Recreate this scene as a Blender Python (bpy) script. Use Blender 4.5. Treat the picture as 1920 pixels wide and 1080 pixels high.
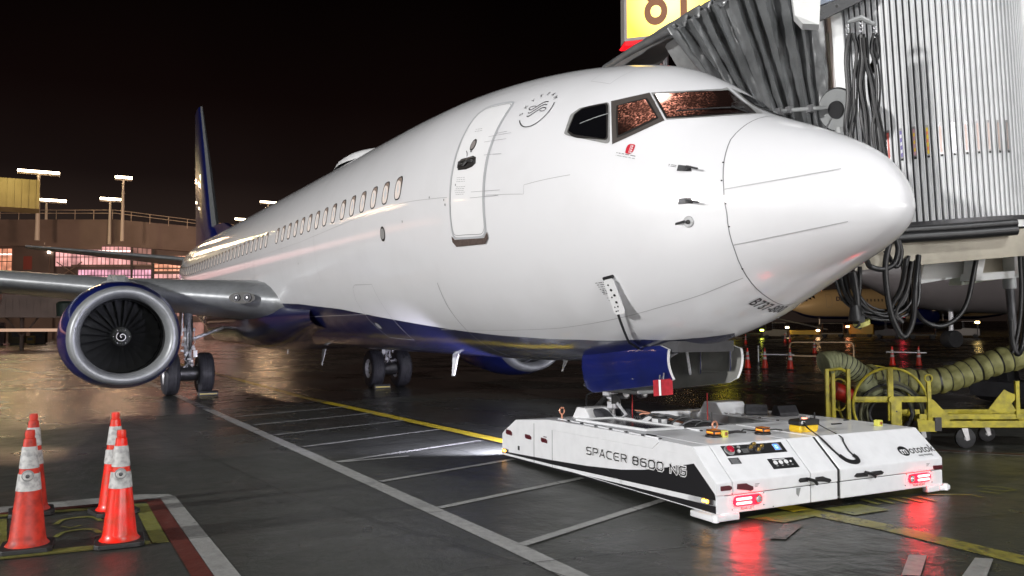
import bpy, bmesh, math, random
from mathutils import Vector, Matrix, noise
from mathutils.geometry import delaunay_2d_cdt
random.seed(7)
PI = math.pi
sc = bpy.context.scene
col = sc.collection
for o_ in list(bpy.data.objects): bpy.data.objects.remove(o_)

# ------------------------------------------------------------------ camera
CAM = Vector((4.2103, -6.2127, 1.8139)); YAW, PIT, ROL = 2.6265, 0.0461, -0.0016
fw = Vector((math.cos(PIT)*math.cos(YAW), math.cos(PIT)*math.sin(YAW), math.sin(PIT)))
rt = Vector((math.sin(YAW), -math.cos(YAW), 0)); upv = rt.cross(fw)
r2 = rt*math.cos(ROL) + upv*math.sin(ROL); u2 = upv*math.cos(ROL) - rt*math.sin(ROL)
cd = bpy.data.cameras.new('camera'); cam = bpy.data.objects.new('camera', cd); col.objects.link(cam)
cam.matrix_world = Matrix(((r2.x, u2.x, -fw.x, CAM.x), (r2.y, u2.y, -fw.y, CAM.y), (r2.z, u2.z, -fw.z, CAM.z), (0, 0, 0, 1)))
cd.sensor_width = 36; cd.lens = 36*1541.31/1920; cd.shift_y = 1.57/1920
cd.clip_start = 0.05; cd.clip_end = 3000
sc.camera = cam
sc.view_settings.view_transform = 'Standard'; sc.view_settings.look = 'None'
sc.view_settings.exposure = 0.3; sc.view_settings.gamma = 1.0
sc.cycles.max_bounces = 8; sc.cycles.glossy_bounces = 4
sc.cycles.sample_clamp_indirect = 6.0

# ------------------------------------------------------------------ night sky
w = bpy.data.worlds.new('World'); sc.world = w; w.use_nodes = True
nt = w.node_tree; nt.nodes.clear(); N = nt.nodes.new; Lk = nt.links.new
tc = N('ShaderNodeTexCoord'); sep = N('ShaderNodeSeparateXYZ'); Lk(tc.outputs['Generated'], sep.inputs[0])
ramp = N('ShaderNodeValToRGB'); cr = ramp.color_ramp
cr.elements[0].position = 0.0; cr.elements[0].color = (0.040, 0.027, 0.022, 1)
cr.elements[1].position = 0.42; cr.elements[1].color = (0.0006, 0.0003, 0.0003, 1)
for ps, c_ in ((0.10, (0.022, 0.0145, 0.012, 1)), (0.17, (0.0075, 0.0045, 0.004, 1)), (0.26, (0.0035, 0.0016, 0.0014, 1))):
    e_ = cr.elements.new(ps); e_.color = c_
Lk(sep.outputs['Z'], ramp.inputs[0])
bg = N('ShaderNodeBackground'); bg.inputs[1].default_value = 1.0
ns_ = N('ShaderNodeTexNoise'); ns_.inputs['Scale'].default_value = 3.0; Lk(tc.outputs['Generated'], ns_.inputs[0])
mr_ = N('ShaderNodeMapRange'); mr_.inputs[1].default_value = 0.3; mr_.inputs[2].default_value = 0.7; mr_.inputs[3].default_value = 0.75; mr_.inputs[4].default_value = 1.2
Lk(ns_.outputs[0], mr_.inputs[0])
az_ = N('ShaderNodeVectorMath'); az_.operation = 'DOT_PRODUCT'; az_.inputs[1].default_value = (-.985, .17, 0); Lk(tc.outputs['Generated'], az_.inputs[0])
am_ = N('ShaderNodeMapRange'); am_.inputs[1].default_value = .72; am_.inputs[2].default_value = 1.0; am_.inputs[3].default_value = .22; am_.inputs[4].default_value = 1.0; Lk(az_.outputs['Value'], am_.inputs[0])
mm_ = N('ShaderNodeMath'); mm_.operation = 'MULTIPLY'; Lk(mr_.outputs[0], mm_.inputs[0]); Lk(am_.outputs[0], mm_.inputs[1])
vm = N('ShaderNodeVectorMath'); vm.operation = 'SCALE'; Lk(ramp.outputs[0], vm.inputs[0]); Lk(mm_.outputs[0], vm.inputs['Scale'])
Lk(vm.outputs[0], bg.inputs[0])
wo = N('ShaderNodeOutputWorld'); Lk(bg.outputs[0], wo.inputs[0])

# ------------------------------------------------------------------ unseen apron floodlights behind the photographer; the front one is added fill
def area_lamp(name, loc, target, power, size, color, parent=None):
    ld = bpy.data.lights.new(name, 'AREA'); ld.shape = 'DISK'; ld.size = size; ld.energy = power; ld.color = color
    o = bpy.data.objects.new(name, ld); col.objects.link(o)
    o.location = loc; o.rotation_euler = (Vector(target)-Vector(loc)).to_track_quat('-Z', 'Y').to_euler()
    return o
KEY = (-2.0, -42.0, 13.0); FILL = (36.0, -8.0, 11.0); FRONT = (20.0, 5.0, 20.0)
area_lamp('floodlight_key', KEY, (-6, 0, 2), 13600, 1.8, (1.0, 0.985, 0.97))
area_lamp('floodlight_fill', FILL, (-4, 0, 2), 3500, 1.4, (0.96, 0.98, 1.0))
area_lamp('added_front_fill', FRONT, (-3, 3, 2), 3000, 1.2, (0.98, 0.99, 1.0))

# ------------------------------------------------------------------ materials
MATS = {}
def mat(name, color=(.5, .5, .5), rough=.5, metal=0.0, coat=0.0, emit=None, estr=0.0, var=0.0, vscale=5.0, bump=0.0, bscale=30.0, spec=0.5, dirt=None):
    if name in MATS: return MATS[name]
    m = bpy.data.materials.new(name); m.use_nodes = True; t = m.node_tree; b = t.nodes['Principled BSDF']
    b.inputs['Base Color'].default_value = (*color, 1); b.inputs['Roughness'].default_value = rough; b.inputs['Metallic'].default_value = metal
    b.inputs['Coat Weight'].default_value = coat; b.inputs['Coat Roughness'].default_value = 0.06
    b.inputs['Specular IOR Level'].default_value = spec
    if emit: b.inputs['Emission Color'].default_value = (*emit, 1); b.inputs['Emission Strength'].default_value = estr
    if var or dirt:
        tcn = t.nodes.new('ShaderNodeTexCoord'); n = t.nodes.new('ShaderNodeTexNoise'); n.inputs['Scale'].default_value = vscale; n.inputs['Detail'].default_value = 6
        t.links.new(tcn.outputs['Object'], n.inputs['Vector'])
        mx = t.nodes.new('ShaderNodeMix'); mx.data_type = 'RGBA'
        d_ = dirt or tuple(c*(1-var) for c in color)
        mx.inputs[6].default_value = (*color, 1); mx.inputs[7].default_value = (*d_, 1)
        mp = t.nodes.new('ShaderNodeMapRange'); mp.inputs[1].default_value = .42; mp.inputs[2].default_value = .68
        t.links.new(n.outputs['Fac'], mp.inputs[0]); t.links.new(mp.outputs[0], mx.inputs[0]); t.links.new(mx.outputs[2], b.inputs['Base Color'])
        mp2 = t.nodes.new('ShaderNodeMapRange'); mp2.inputs[3].default_value = rough*.8; mp2.inputs[4].default_value = min(1, rough*1.25)
        t.links.new(n.outputs['Fac'], mp2.inputs[0]); t.links.new(mp2.outputs[0], b.inputs['Roughness'])
    if bump:
        tcn = t.nodes.new('ShaderNodeTexCoord'); n = t.nodes.new('ShaderNodeTexNoise'); n.inputs['Scale'].default_value = bscale; n.inputs['Detail'].default_value = 4
        t.links.new(tcn.outputs['Object'], n.inputs['Vector'])
        bp = t.nodes.new('ShaderNodeBump'); bp.inputs['Strength'].default_value = bump; bp.inputs['Distance'].default_value = .02
        t.links.new(n.outputs['Fac'], bp.inputs['Height']); t.links.new(bp.outputs[0], b.inputs['Normal'])
    MATS[name] = m
    return m
def emis(name, c, s): return mat(name, color=(c[0]*.2, c[1]*.2, c[2]*.2), rough=.4, emit=c, estr=s)

M_white = mat('white_paint', (.82, .82, .83), .38, coat=.3, var=.03, vscale=3)
M_black = mat('black_plastic', (.012, .012, .013), .42, bump=.1, bscale=90)
M_rub = mat('black_rubber', (.02, .02, .022), .62, var=.3, vscale=12, bump=.15, bscale=60)
M_steel = mat('bare_steel', (.45, .45, .46), .32, 1.0, var=.25, vscale=9)
M_dkst = mat('dark_steel', (.09, .09, .095), .45, .7, var=.3, vscale=9)
M_grey = mat('grey_paint', (.30, .31, .31), .45, var=.15, vscale=6)
M_dkgrey = mat('dark_grey_paint', (.06, .06, .065), .5, var=.2, vscale=6)
M_line = mat('panel_gap', (.22, .22, .23), .6)
M_ink = mat('black_ink', (.012, .012, .014), .4)

# ------------------------------------------------------------------ object helpers
def tag(o, label=None, cat=None, group=None, kind=None):
    if label: o['label'] = label
    if cat: o['category'] = cat
    if group: o['group'] = group
    if kind: o['kind'] = kind
    return o
def empty(name, loc=(0, 0, 0), rz=0.0, label=None, cat=None, group=None):
    o = bpy.data.objects.new(name, None); col.objects.link(o); o.location = loc; o.rotation_euler = (0, 0, rz); o.empty_display_size = .3
    return tag(o, label, cat, group)
def copy_tree(o, parent=None):
    c = o.copy(); col.objects.link(c); c.parent = parent
    for ch in [x for x in bpy.data.objects if x.parent == o]: copy_tree(ch, c)
    return c
class MB:
    def __init__(s): s.b = bmesh.new(); s.m = []
    def _mi(s, m):
        if m is None: return 0
        if m not in s.m: s.m.append(m)
        return s.m.index(m)
    def faces(s, verts, faces, m=None, smooth=False):
        k = s._mi(m); vs = [s.b.verts.new(v) for v in verts]
        for f in faces:
            try:
                fc = s.b.faces.new([vs[i] for i in f]); fc.material_index = k; fc.smooth = smooth
            except ValueError: pass
        return vs
    def box(s, c, sz, m=None, rot=None, bev=0.0):
        hx, hy, hz = sz[0]/2, sz[1]/2, sz[2]/2
        co = [Vector((x*hx, y*hy, z*hz)) for x in (-1, 1) for y in (-1, 1) for z in (-1, 1)]
        if rot is not None:
            R_ = rot if isinstance(rot, Matrix) else Matrix.Rotation(rot, 3, 'Z')
            co = [R_ @ v for v in co]
        co = [v+Vector(c) for v in co]
        vs = s.faces(co, [(0, 1, 3, 2), (4, 6, 7, 5), (0, 4, 5, 1), (2, 3, 7, 6), (0, 2, 6, 4), (1, 5, 7, 3)], m)
        if bev:
            es = {e for v in vs for e in v.link_edges}
            bmesh.ops.bevel(s.b, geom=list(es), offset=bev, segments=2, affect='EDGES', profile=.5)
        return s
    def prism(s, poly, axis, a, b_, m=None, bev=0.0):
        # poly of 2D points extruded along axis between a and b_
        def P(p, t):
            return {'x': (t, p[0], p[1]), 'y': (p[0], t, p[1]), 'z': (p[0], p[1], t)}[axis]
        n = len(poly); vs = s.faces([P(p, a) for p in poly]+[P(p, b_) for p in poly],
            [tuple(range(n))[::-1], tuple(range(n, 2*n))]+[(i, (i+1) % n, n+(i+1) % n, n+i) for i in range(n)], m)
        if bev:
            es = {e for v in vs for e in v.link_edges}
            bmesh.ops.bevel(s.b, geom=list(es), offset=bev, segments=2, affect='EDGES', profile=.5)
        return s
    def cyl(s, p0, p1, r0, r1=None, n=16, m=None, smooth=True, cap=True):
        r1 = r0 if r1 is None else r1; p0, p1 = Vector(p0), Vector(p1); d = (p1-p0).normalized()
        a = d.orthogonal().normalized(); b = d.cross(a); k = s._mi(m)
        A = [s.b.verts.new(p0+(a*math.cos(2*PI*i/n)+b*math.sin(2*PI*i/n))*r0) for i in range(n)]
        B = [s.b.verts.new(p1+(a*math.cos(2*PI*i/n)+b*math.sin(2*PI*i/n))*r1) for i in range(n)]
        for i in range(n):
            f = s.b.faces.new((A[i], A[(i+1) % n], B[(i+1) % n], B[i])); f.smooth = smooth; f.material_index = k
        if cap:
            f = s.b.faces.new(A[::-1]); f.material_index = k
            f = s.b.faces.new(B); f.material_index = k
        return s
    def tube(s, pts, r, n=8, m=None, closed=False, cap=True):
        pts = [Vector(p) for p in pts]; k = s._mi(m); L = len(pts); prev = None; rings = []
        for i, p in enumerate(pts):
            if closed: d = (pts[(i+1) % L]-pts[i-1]).normalized()
            else: d = (pts[min(i+1, L-1)]-pts[max(i-1, 0)]).normalized()
            a = d.orthogonal().normalized() if prev is None else (prev-d*prev.dot(d)).normalized()
            prev = a; b = d.cross(a); rr = r[i] if isinstance(r, (list, tuple)) else r
            rings.append([s.b.verts.new(p+(a*math.cos(2*PI*j/n)+b*math.sin(2*PI*j/n))*rr) for j in range(n)])
        for i in range(L if closed else L-1):
            A, B = rings[i], rings[(i+1) % L]
            for j in range(n):
                f = s.b.faces.new((A[j], A[(j+1) % n], B[(j+1) % n], B[j])); f.smooth = True; f.material_index = k
        if cap and not closed:
            for R_ in (rings[0][::-1], rings[-1]):
                f = s.b.faces.new(R_); f.material_index = k
        return s
    def lathe(s, prof, origin=(0, 0, 0), axis='z', n=32, m=None, a0=0.0, a1=2*PI, sc_=(1, 1), ms=None, fn=None):
        # prof: (radius, along)
        o = Vector(origin); full = abs(a1-a0-2*PI) < 1e-6; cnt = n if full else n+1; rings = []
        ax = {'x': (Vector((0, 1, 0)), Vector((0, 0, 1)), Vector((1, 0, 0))), 'y': (Vector((1, 0, 0)), Vector((0, 0, 1)), Vector((0, 1, 0))), 'z': (Vector((1, 0, 0)), Vector((0, 1, 0)), Vector((0, 0, 1)))}[axis]
        for (r, h) in prof:
            if r < 1e-6: rings.append([s.b.verts.new(o+ax[2]*h)]*cnt); continue
            ring = []
            for i in range(cnt):
                t = a0+(a1-a0)*i/n
                v = ax[0]*(r*math.cos(t)*sc_[0])+ax[1]*(r*math.sin(t)*sc_[1])+ax[2]*h
                if fn: v = fn(v, t)
                ring.append(s.b.verts.new(o+v))
            rings.append(ring)
        for k in range(len(rings)-1):
            mi = s._mi(ms[k] if ms else m)
            for i in range(n):
                j = (i+1) % cnt
                vs = []
                for v in (rings[k][i], rings[k][j], rings[k+1][j], rings[k+1][i]):
                    if v not in vs: vs.append(v)
                if len(vs) > 2:
                    try: f = s.b.faces.new(vs); f.smooth = True; f.material_index = mi
                    except ValueError: pass
        return s
    def build(s, name, m=None, parent=None, loc=None, sharp=40, label=None, recalc=True):
        if recalc: bmesh.ops.recalc_face_normals(s.b, faces=s.b.faces)
        me = bpy.data.meshes.new(name); s.b.to_mesh(me); s.b.free()
        ms = s.m if s.m else [m or M_grey]
        ms = [x if x is not None else (m or M_grey) for x in ms]
        for x in ms: me.materials.append(x)
        if sharp and any(p.use_smooth for p in me.polygons):
            try: me.set_sharp_from_angle(angle=math.radians(sharp))
            except Exception: pass
        o = bpy.data.objects.new(name, me); col.objects.link(o)
        if parent: o.parent = parent
        if loc: o.location = loc
        if label: o['label'] = label
        return o
def smooth_path(pts, n=6, closed=False):
    # Catmull-Rom through the points
    P = [Vector(p) for p in pts]; out = []
    L = len(P); rng = range(L if closed else L-1)
    for i in rng:
        p0 = P[(i-1) % L] if closed or i > 0 else P[0]*2-P[1]; p1 = P[i]; p2 = P[(i+1) % L]
        p3 = P[(i+2) % L] if closed or i+2 < L else P[-1]*2-P[-2]
        for k in range(n):
            t = k/n
            out.append(.5*((2*p1)+(p2-p0)*t+(2*p0-5*p1+4*p2-p3)*t*t+(-p0+3*p1-3*p2+p3)*t**3))
    if not closed: out.append(P[-1])
    return out
def text_mesh(txt, size, bold=0.0, align='LEFT', space=1.0):
    cu = bpy.data.curves.new('txt', 'FONT'); cu.body = txt; cu.size = size; cu.align_x = align; cu.space_character = space
    if bold: cu.offset = bold*size
    o = bpy.data.objects.new('txt', cu); col.objects.link(o); bpy.context.view_layer.update()
    me = bpy.data.meshes.new_from_object(o.evaluated_get(bpy.context.evaluated_depsgraph_get()))
    V = [tuple(v.co[:2]) for v in me.vertices]; F = [tuple(p.vertices) for p in me.polygons]
    bpy.data.objects.remove(o); bpy.data.curves.remove(cu); bpy.data.meshes.remove(me)
    return V, F
def text_on(mb, txt, size, origin, X, Y, off=0.002, m=None, bold=0.0, align='LEFT', space=1.0):
    V, F = text_mesh(txt, size, bold, align, space); X = Vector(X).normalized(); Y = Vector(Y).normalized(); n = X.cross(Y).normalized(); o = Vector(origin)+n*off
    mb.faces([o+X*a+Y*b for a, b in V], F, m)
# thin lettering drawn as strokes, 0..1 boxes
STRK = {'S': [[(1, 1), (.25, 1), (.0, .88), (.0, .62), (.2, .5), (.8, .5), (1, .38), (1, .12), (.8, 0), (0, 0)]],
 'P': [[(0, 0), (0, 1), (.75, 1), (1, .88), (1, .6), (.75, .45), (.25, .45)]], 'A': [[(0, 0), (.45, 1), (.55, 1), (1, 0)], [(.3, .3), (.75, .3)]],
 'C': [[(1, 1), (.25, 1), (0, .8), (0, .2), (.25, 0), (1, 0)]], 'E': [[(1, 1), (.25, 1), (0, .8), (0, .2), (.25, 0), (1, 0)], [(.25, .5), (.9, .5)]],
 'R': [[(0, 0), (0, 1), (.75, 1), (1, .88), (1, .62), (.75, .48), (.2, .48)], [(.6, .48), (1, 0)]],
 '8': [[(.2, 1), (.8, 1), (1, .85), (1, .62), (.8, .52), (.2, .52), (0, .62), (0, .85), (.2, 1)], [(.2, .52), (0, .4), (0, .15), (.2, 0), (.8, 0), (1, .15), (1, .4), (.8, .52)]],
 '6': [[(1, 1), (.25, 1), (0, .8), (0, .15), (.2, 0), (.8, 0), (1, .15), (1, .42), (.8, .56), (.05, .56)]],
 '0': [[(.2, 1), (.8, 1), (1, .82), (1, .18), (.8, 0), (.2, 0), (0, .18), (0, .82), (.2, 1)]],
 'N': [[(0, 0), (0, 1), (1, 0), (1, 1)]], 'G': [[(1, 1), (.25, 1), (0, .8), (0, .2), (.25, 0), (.8, 0), (1, .15), (1, .5), (.5, .5)]]}
def strokes(txt, h, wd, gap, space):
    out = []; x = 0
    for c in txt:
        if c == ' ': x += space; continue
        for s in STRK[c]: out.append([(x+p[0]*wd, p[1]*h) for p in s])
        x += wd+gap
    return out, x
def ribbon2d(pts, wd):
    # flat ribbon round a 2D polyline: quads plus round-ish joins
    V = []; F = []
    for a, b in zip(pts[:-1], pts[1:]):
        dx, dy = b[0]-a[0], b[1]-a[1]; L = math.hypot(dx, dy) or 1; dx, dy = dx/L*wd/2, dy/L*wd/2; k = len(V)
        V += [(a[0]-dx*.7-dy, a[1]-dy*.7+dx), (a[0]-dx*.7+dy, a[1]-dy*.7-dx), (b[0]+dx*.7+dy, b[1]+dy*.7-dx), (b[0]+dx*.7-dy, b[1]+dy*.7+dx)]
        F.append((k, k+1, k+2, k+3))
    return V, F
# ------------------------------------------------------------------ ground: one wet asphalt sheet, rising slightly on the far side
def gz(x, y):
    return 0.009*max(0.0, y-45) if y > 45 else 0.0
def ground_material(name, kind='asphalt', paint=None, wear=.5, prough=.5):
    m = bpy.data.materials.new(name); m.use_nodes = True; t = m.node_tree; b = t.nodes['Principled BSDF']; n = t.nodes.new; l = t.links.new
    geo = n('ShaderNodeNewGeometry'); P = geo.outputs['Position']
    def noise_(scale, det=5, rough=.55, vec=None):
        q = n('ShaderNodeTexNoise'); q.inputs['Scale'].default_value = scale; q.inputs['Detail'].default_value = det; q.inputs['Roughness'].default_value = rough; l(vec or P, q.inputs['Vector']); return q.outputs['Fac']
    def rng(v, a, b_, c, d):
        q = n('ShaderNodeMapRange'); q.inputs[1].default_value = a; q.inputs[2].default_value = b_; q.inputs[3].default_value = c; q.inputs[4].default_value = d; q.clamp = True; l(v, q.inputs[0]); return q.outputs[0]
    def mix(f, A, B):
        q = n('ShaderNodeMix'); q.data_type = 'RGBA'; l(f, q.inputs[0])
        for k, X in ((6, A), (7, B)):
            if isinstance(X, tuple): q.inputs[k].default_value = (*X, 1)
            else: l(X, q.inputs[k])
        return q.outputs[2]
    def mth(op, a, b_):
        q = n('ShaderNodeMath'); q.operation = op
        for k, X in ((0, a), (1, b_)):
            if isinstance(X, (int, float)): q.inputs[k].default_value = X
            else: l(X, q.inputs[k])
        return q.outputs[0]
    big = noise_(.22, 6); fine = noise_(90, 3); mid = noise_(2.2, 7)
    c = mix(rng(mid, .35, .7, 0, 1), (.035, .037, .032), (.023, .025, .022))
    c = mix(rng(fine, .35, .7, 0, 1), c, (.050, .052, .046))
    c = mix(rng(noise_(.6, 8, .7), .56, .66, 0, .6), c, (.014, .013, .013))       # oil and tyre stains
    # wet film: pools of low roughness, split by drier ground near the stand
    sx = n('ShaderNodeSeparateXYZ'); l(P, sx.inputs[0])
    far = rng(sx.outputs['X'], -7, -16, 0, 1)
    wet = mth('ADD', rng(big, .43, .62, 0, 1), mth('MULTIPLY', far, .55))
    wet = mth('ADD', wet, mth('MULTIPLY', mth('MULTIPLY', rng(sx.outputs['X'], -2.2, -.6, 0, 1), rng(sx.outputs['Y'], -2.4, -1.0, 0, 1)), .7)); wet = mth('MINIMUM', wet, 1.0)
    rgh = mth('SUBTRACT', rng(wet, 0, 1, .46, .22), mth('MULTIPLY', far, .05))
    rgh = mth('ADD', rgh, rng(mid, .3, .7, -.04, .07))
    if paint:
        wv = noise_(7, 8, .7); wv2 = noise_(38, 4, .7)
        keep = rng(mth('ADD', mth('MULTIPLY', wv, .65), mth('MULTIPLY', wv2, .35)), wear-.04, wear+.04, 1, 0)
        pc = mix(rng(noise_(14, 5), .3, .7, 0, 1), paint, tuple(x*.7 for x in paint))
        c = mix(keep, c, pc)
        rgh = mth('ADD', rgh, mth('MULTIPLY', keep, .08))
    bk_ = n('ShaderNodeTexBrick'); bk_.offset = 0; bk_.inputs['Scale'].default_value = 1.0; bk_.inputs['Mortar Size'].default_value = .012; bk_.inputs['Brick Width'].default_value = 7.5; bk_.inputs['Row Height'].default_value = 7.5; bk_.inputs['Color1'].default_value = (1, 1, 1, 1); bk_.inputs['Color2'].default_value = (.78, .79, .76, 1); bk_.inputs['Mortar'].default_value = (.25, .25, .25, 1); mpp = n('ShaderNodeMapping'); mpp.inputs['Location'].default_value = (3.1, 1.2, 0); mpp.inputs['Rotation'].default_value = (0, 0, .05); l(P, mpp.inputs[0]); l(mpp.outputs[0], bk_.inputs['Vector'])
    mu = n('ShaderNodeMix'); mu.data_type = 'RGBA'; mu.blend_type = 'MULTIPLY'; mu.inputs[0].default_value = .8; l(c, mu.inputs[6]); l(bk_.outputs['Color'], mu.inputs[7]); c = mu.outputs[2]
    l(c, b.inputs['Base Color']); l(rgh, b.inputs['Roughness'])
    b.inputs['Specular IOR Level'].default_value = .5
    bp = n('ShaderNodeBump'); bp.inputs['Strength'].default_value = .45; bp.inputs['Distance'].default_value = .006
    h = mth('ADD', mth('MULTIPLY', noise_(70, 3), 1.0), mth('MULTIPLY', noise_(18, 4), .9)); l(h, bp.inputs['Height'])
    bp2 = n('ShaderNodeBump'); bp2.inputs['Strength'].default_value = .8; bp2.inputs['Distance'].default_value = .035; l(noise_(2.4, 5), bp2.inputs['Height'])
    l(bp2.outputs[0], bp.inputs['Normal']); l(bp.outputs[0], b.inputs['Normal'])
    return m
M_asph = ground_material('wet_asphalt')
gb = MB(); xs = [-900, -600, -420, -300, -220]+[-160+10*i for i in range(0, 24)]+[120, 200, 400, 700]; ys = [-600, -300, -150, -80]+[-60+10*i for i in range(0, 30)]+[260, 330, 450, 700]
vid = [[gb.b.verts.new((x, y, gz(x, y))) for y in ys] for x in xs]
for i in range(len(xs)-1):
    for j in range(len(ys)-1): gb.b.faces.new((vid[i][j], vid[i+1][j], vid[i+1][j+1], vid[i][j+1]))
tag(gb.build('ground', M_asph), kind='structure')

M_grline = ground_material('worn_grey_line_paint', paint=(.34, .34, .33), wear=.64)
M_wline = ground_material('worn_white_line_paint', paint=(.30, .30, .29), wear=.62)
M_yline = ground_material('worn_yellow_line_paint', paint=(.62, .47, .03), wear=.64)
M_ypale = ground_material('worn_dull_yellow_paint', paint=(.19, .19, .045), wear=.60)
M_red = ground_material('worn_red_brown_paint', paint=(.11, .022, .014), wear=.66)
M_dk = ground_material('sealed_crack', paint=(.006, .006, .006), wear=.7)
M_pink = ground_material('worn_pinkish_paint', paint=(.15, .11, .10), wear=.52)
def ribbon(mb, pts, wd, z, m=None, jit=0.0):
    P = [Vector((p[0], p[1])) for p in pts]
    # densify
    D = []
    for a, b in zip(P[:-1], P[1:]):
        k = max(1, int((b-a).length/.5))
        D += [a+(b-a)*i/k for i in range(k)]
    D.append(P[-1]); L = []; R_ = []
    for i, p in enumerate(D):
        d = (D[min(i+1, len(D)-1)]-D[max(i-1, 0)]).normalized(); nrm = Vector((-d.y, d.x)); ww = wd*(1+random.uniform(-jit, jit))
        L.append(mb.b.verts.new((*(p+nrm*ww/2), z))); R_.append(mb.b.verts.new((*(p-nrm*ww/2), z)))
    k = mb._mi(m)
    for i in range(len(D)-1):
        f = mb.b.faces.new((L[i], R_[i], R_[i+1], L[i+1])); f.material_index = k
def quad(mb, pts, z, m=None):
    mb.faces([(p[0], p[1], z) for p in pts], [tuple(range(len(pts)))], m)
a = MB(); ribbon(a, [(3, -2.86), (-1.77, -2.82), (-7.6, -2.92), (-17.8, -3.12), (-34, -3.4)], .19, .004, jit=.03)
tag(a.build('painted_safety_line', M_grline), kind='structure')
a = MB()
for i in range(22):
    x0 = -1.77-1.62*i; y0 = -2.74 - .014*i; ln = 2.65; 
    if i in (1, 2): y0 += 0
    e = (x0-.42*ln*(.8 if i else 1.0), y0+ln*(1.0 if i > 2 else 1.15))
    ribbon(a, [(x0, y0), e], .10, .008, jit=.04)
ribbon(a, [(-6.6, -2.74), (-6.62, -1.75)], .09, .0085)
tag(a.build('painted_hatch_lines', M_grline), kind='structure')
a = MB(); ribbon(a, [(-1.5, .30), (-7.4, .12), (-17, -.4), (-28, -.38), (-60, -.45), (-110, -.6)], .25, .005, jit=.03)
tag(a.build('painted_guide_line', M_yline), kind='structure')
a = MB(); ribbon(a, [(9, .55), (.5, .40), (-.6, .42), (-1.5, .30)], .25, .0052, jit=.05); tag(a.build('painted_worn_guide_line', ground_material('very_worn_yellow_paint', paint=(.27, .24, .045), wear=.54)), kind='structure')
a = MB()
ribbon(a, [(-1.5, .30), (-7.4, .12), (-17, -.4), (-28, -.38)], .42, .0042)
tag(a.build('painted_black_border', M_dk), kind='structure')
a = MB()
quad(a, [(-1.55, -.42), (-1.58, .10), (-1.26, .22), (-1.22, -.26)], .009); quad(a, [(-1.45, .52), (-1.40, 1.02), (-1.08, 1.06), (-1.1, .56)], .009)
for i in range(5): quad(a, [(-1.55+.05*i, 1.2+.16*i), (-1.3+.05*i, 1.16+.16*i), (-1.3+.05*i, 1.22+.16*i), (-1.55+.05*i, 1.26+.16*i)], .009)
ribbon(a, [(-1.36, 2.05), (-1.12, 2.45), (-.98, 2.42)], .045, .009); ribbon(a, [(-1.2, 2.72), (-1.0, 2.78)], .04, .009); ribbon(a, [(-1.35, 2.95), (-1.2, 3.15), (-1.02, 3.12), (-1.05, 2.95), (-1.25, 2.9)], .04, .009)
tag(a.build('painted_stand_marks', M_ypale), kind='structure')
a = MB(); quad(a, [(-.88, -.82), (-1.2, -.28), (-1.08, -.17), (-.80, -.71)], .010)
tag(a.build('painted_pink_bar', M_pink), kind='structure')
a = MB(); quad(a, [(.33, -.77), (.02, -.24), (.10, -.13), (.41, -.67)], .010); quad(a, [(.60, -.50), (.33, .13), (.42, .22), (.70, -.36)], .010)
tag(a.build('painted_dash_bars', M_grline), kind='structure')
a = MB()
for pts, w_ in ([[(1.0, -16), (-1.34, -3.35), (-.38, 1.92), (.7, 8), (2, 15)], .012], [[(3, -1.95), (-1.77, -3.13), (-4.56, -3.85), (-12, -4.6), (-20, -6)], .010],
                [[(-7.2, -16), (-7.7, -3), (-8.3, 6), (-9, 20)], .014], [[(-16, -20), (-16.4, 20)], .03], [[(-25, -30), (-25.4, 30)], .04], [[(3, 5.4), (-2.9, 5.05), (-9, 6.2)], .02]):
    P_ = []
    for (p, q) in zip(pts[:-1], pts[1:]):
        kk = 14
        for i in range(kk): P_.append((p[0]+(q[0]-p[0])*i/kk+random.uniform(-.02, .02), p[1]+(q[1]-p[1])*i/kk+random.uniform(-.02, .02)))
    P_.append(pts[-1]); ribbon(a, P_, w_, .013)
tag(a.build('pavement_crack', M_dk), kind='structure')
# equipment box on the left
a = MB(); quad(a, [(-5.72, -12), (-5.62, -5.31), (-5.48, -5.02), (-5.30, -4.97), (-5.24, -5.10), (-5.31, -5.20), (-5.40, -12)], .006)
quad(a, [(-5.38, -5.12), (-5.30, -4.97), (-2.07, -4.94), (6, -4.9), (6, -5.12), (-2.17, -5.11)], .0065)
tag(a.build('painted_box_border', M_wline), kind='structure')
a = MB(); quad(a, [(-5.18, -5.27), (-5.29, -5.125), (-2.17, -5.115), (5, -5.12), (5, -5.26), (-2.25, -5.255)], .006); quad(a, [(-5.38, -12), (-5.30, -5.22), (-5.19, -5.27), (-5.27, -12)], .006)
tag(a.build('painted_red_band', M_red), kind='structure')
a = MB(); quad(a, [(-5.12, -5.40), (-5.07, -5.27), (-3.33, -5.27), (-3.35, -5.40)], .007); quad(a, [(-3.62, -6.6), (-3.47, -5.41), (-3.34, -5.41), (-3.42, -6.6)], .007)
quad(a, [(-5.24, -6.6), (-5.10, -5.41), (-5.00, -5.41), (-5.12, -6.6)], .007); quad(a, [(-5.0, -6.57), (-5.0, -6.50), (-3.7, -6.45), (-3.7, -6.53)], .0075)
ribbon(a, smooth_path([(-4.50, -6.10, 0), (-4.68, -6.04, 0), (-4.72, -5.9, 0), (-4.66, -5.78, 0), (-4.46, -5.73, 0)], 4), .05, .008)
ribbon(a, smooth_path([(-3.98, -6.11, 0), (-4.14, -6.04, 0), (-4.18, -5.92, 0), (-4.14, -5.82, 0), (-3.96, -5.76, 0)], 4), .05, .008)
ribbon(a, [(-4.40, -6.05), (-4.28, -5.98), (-4.36, -5.90)], .03, .008)
tag(a.build('painted_yellow_box', M_ypale), kind='structure')
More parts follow.
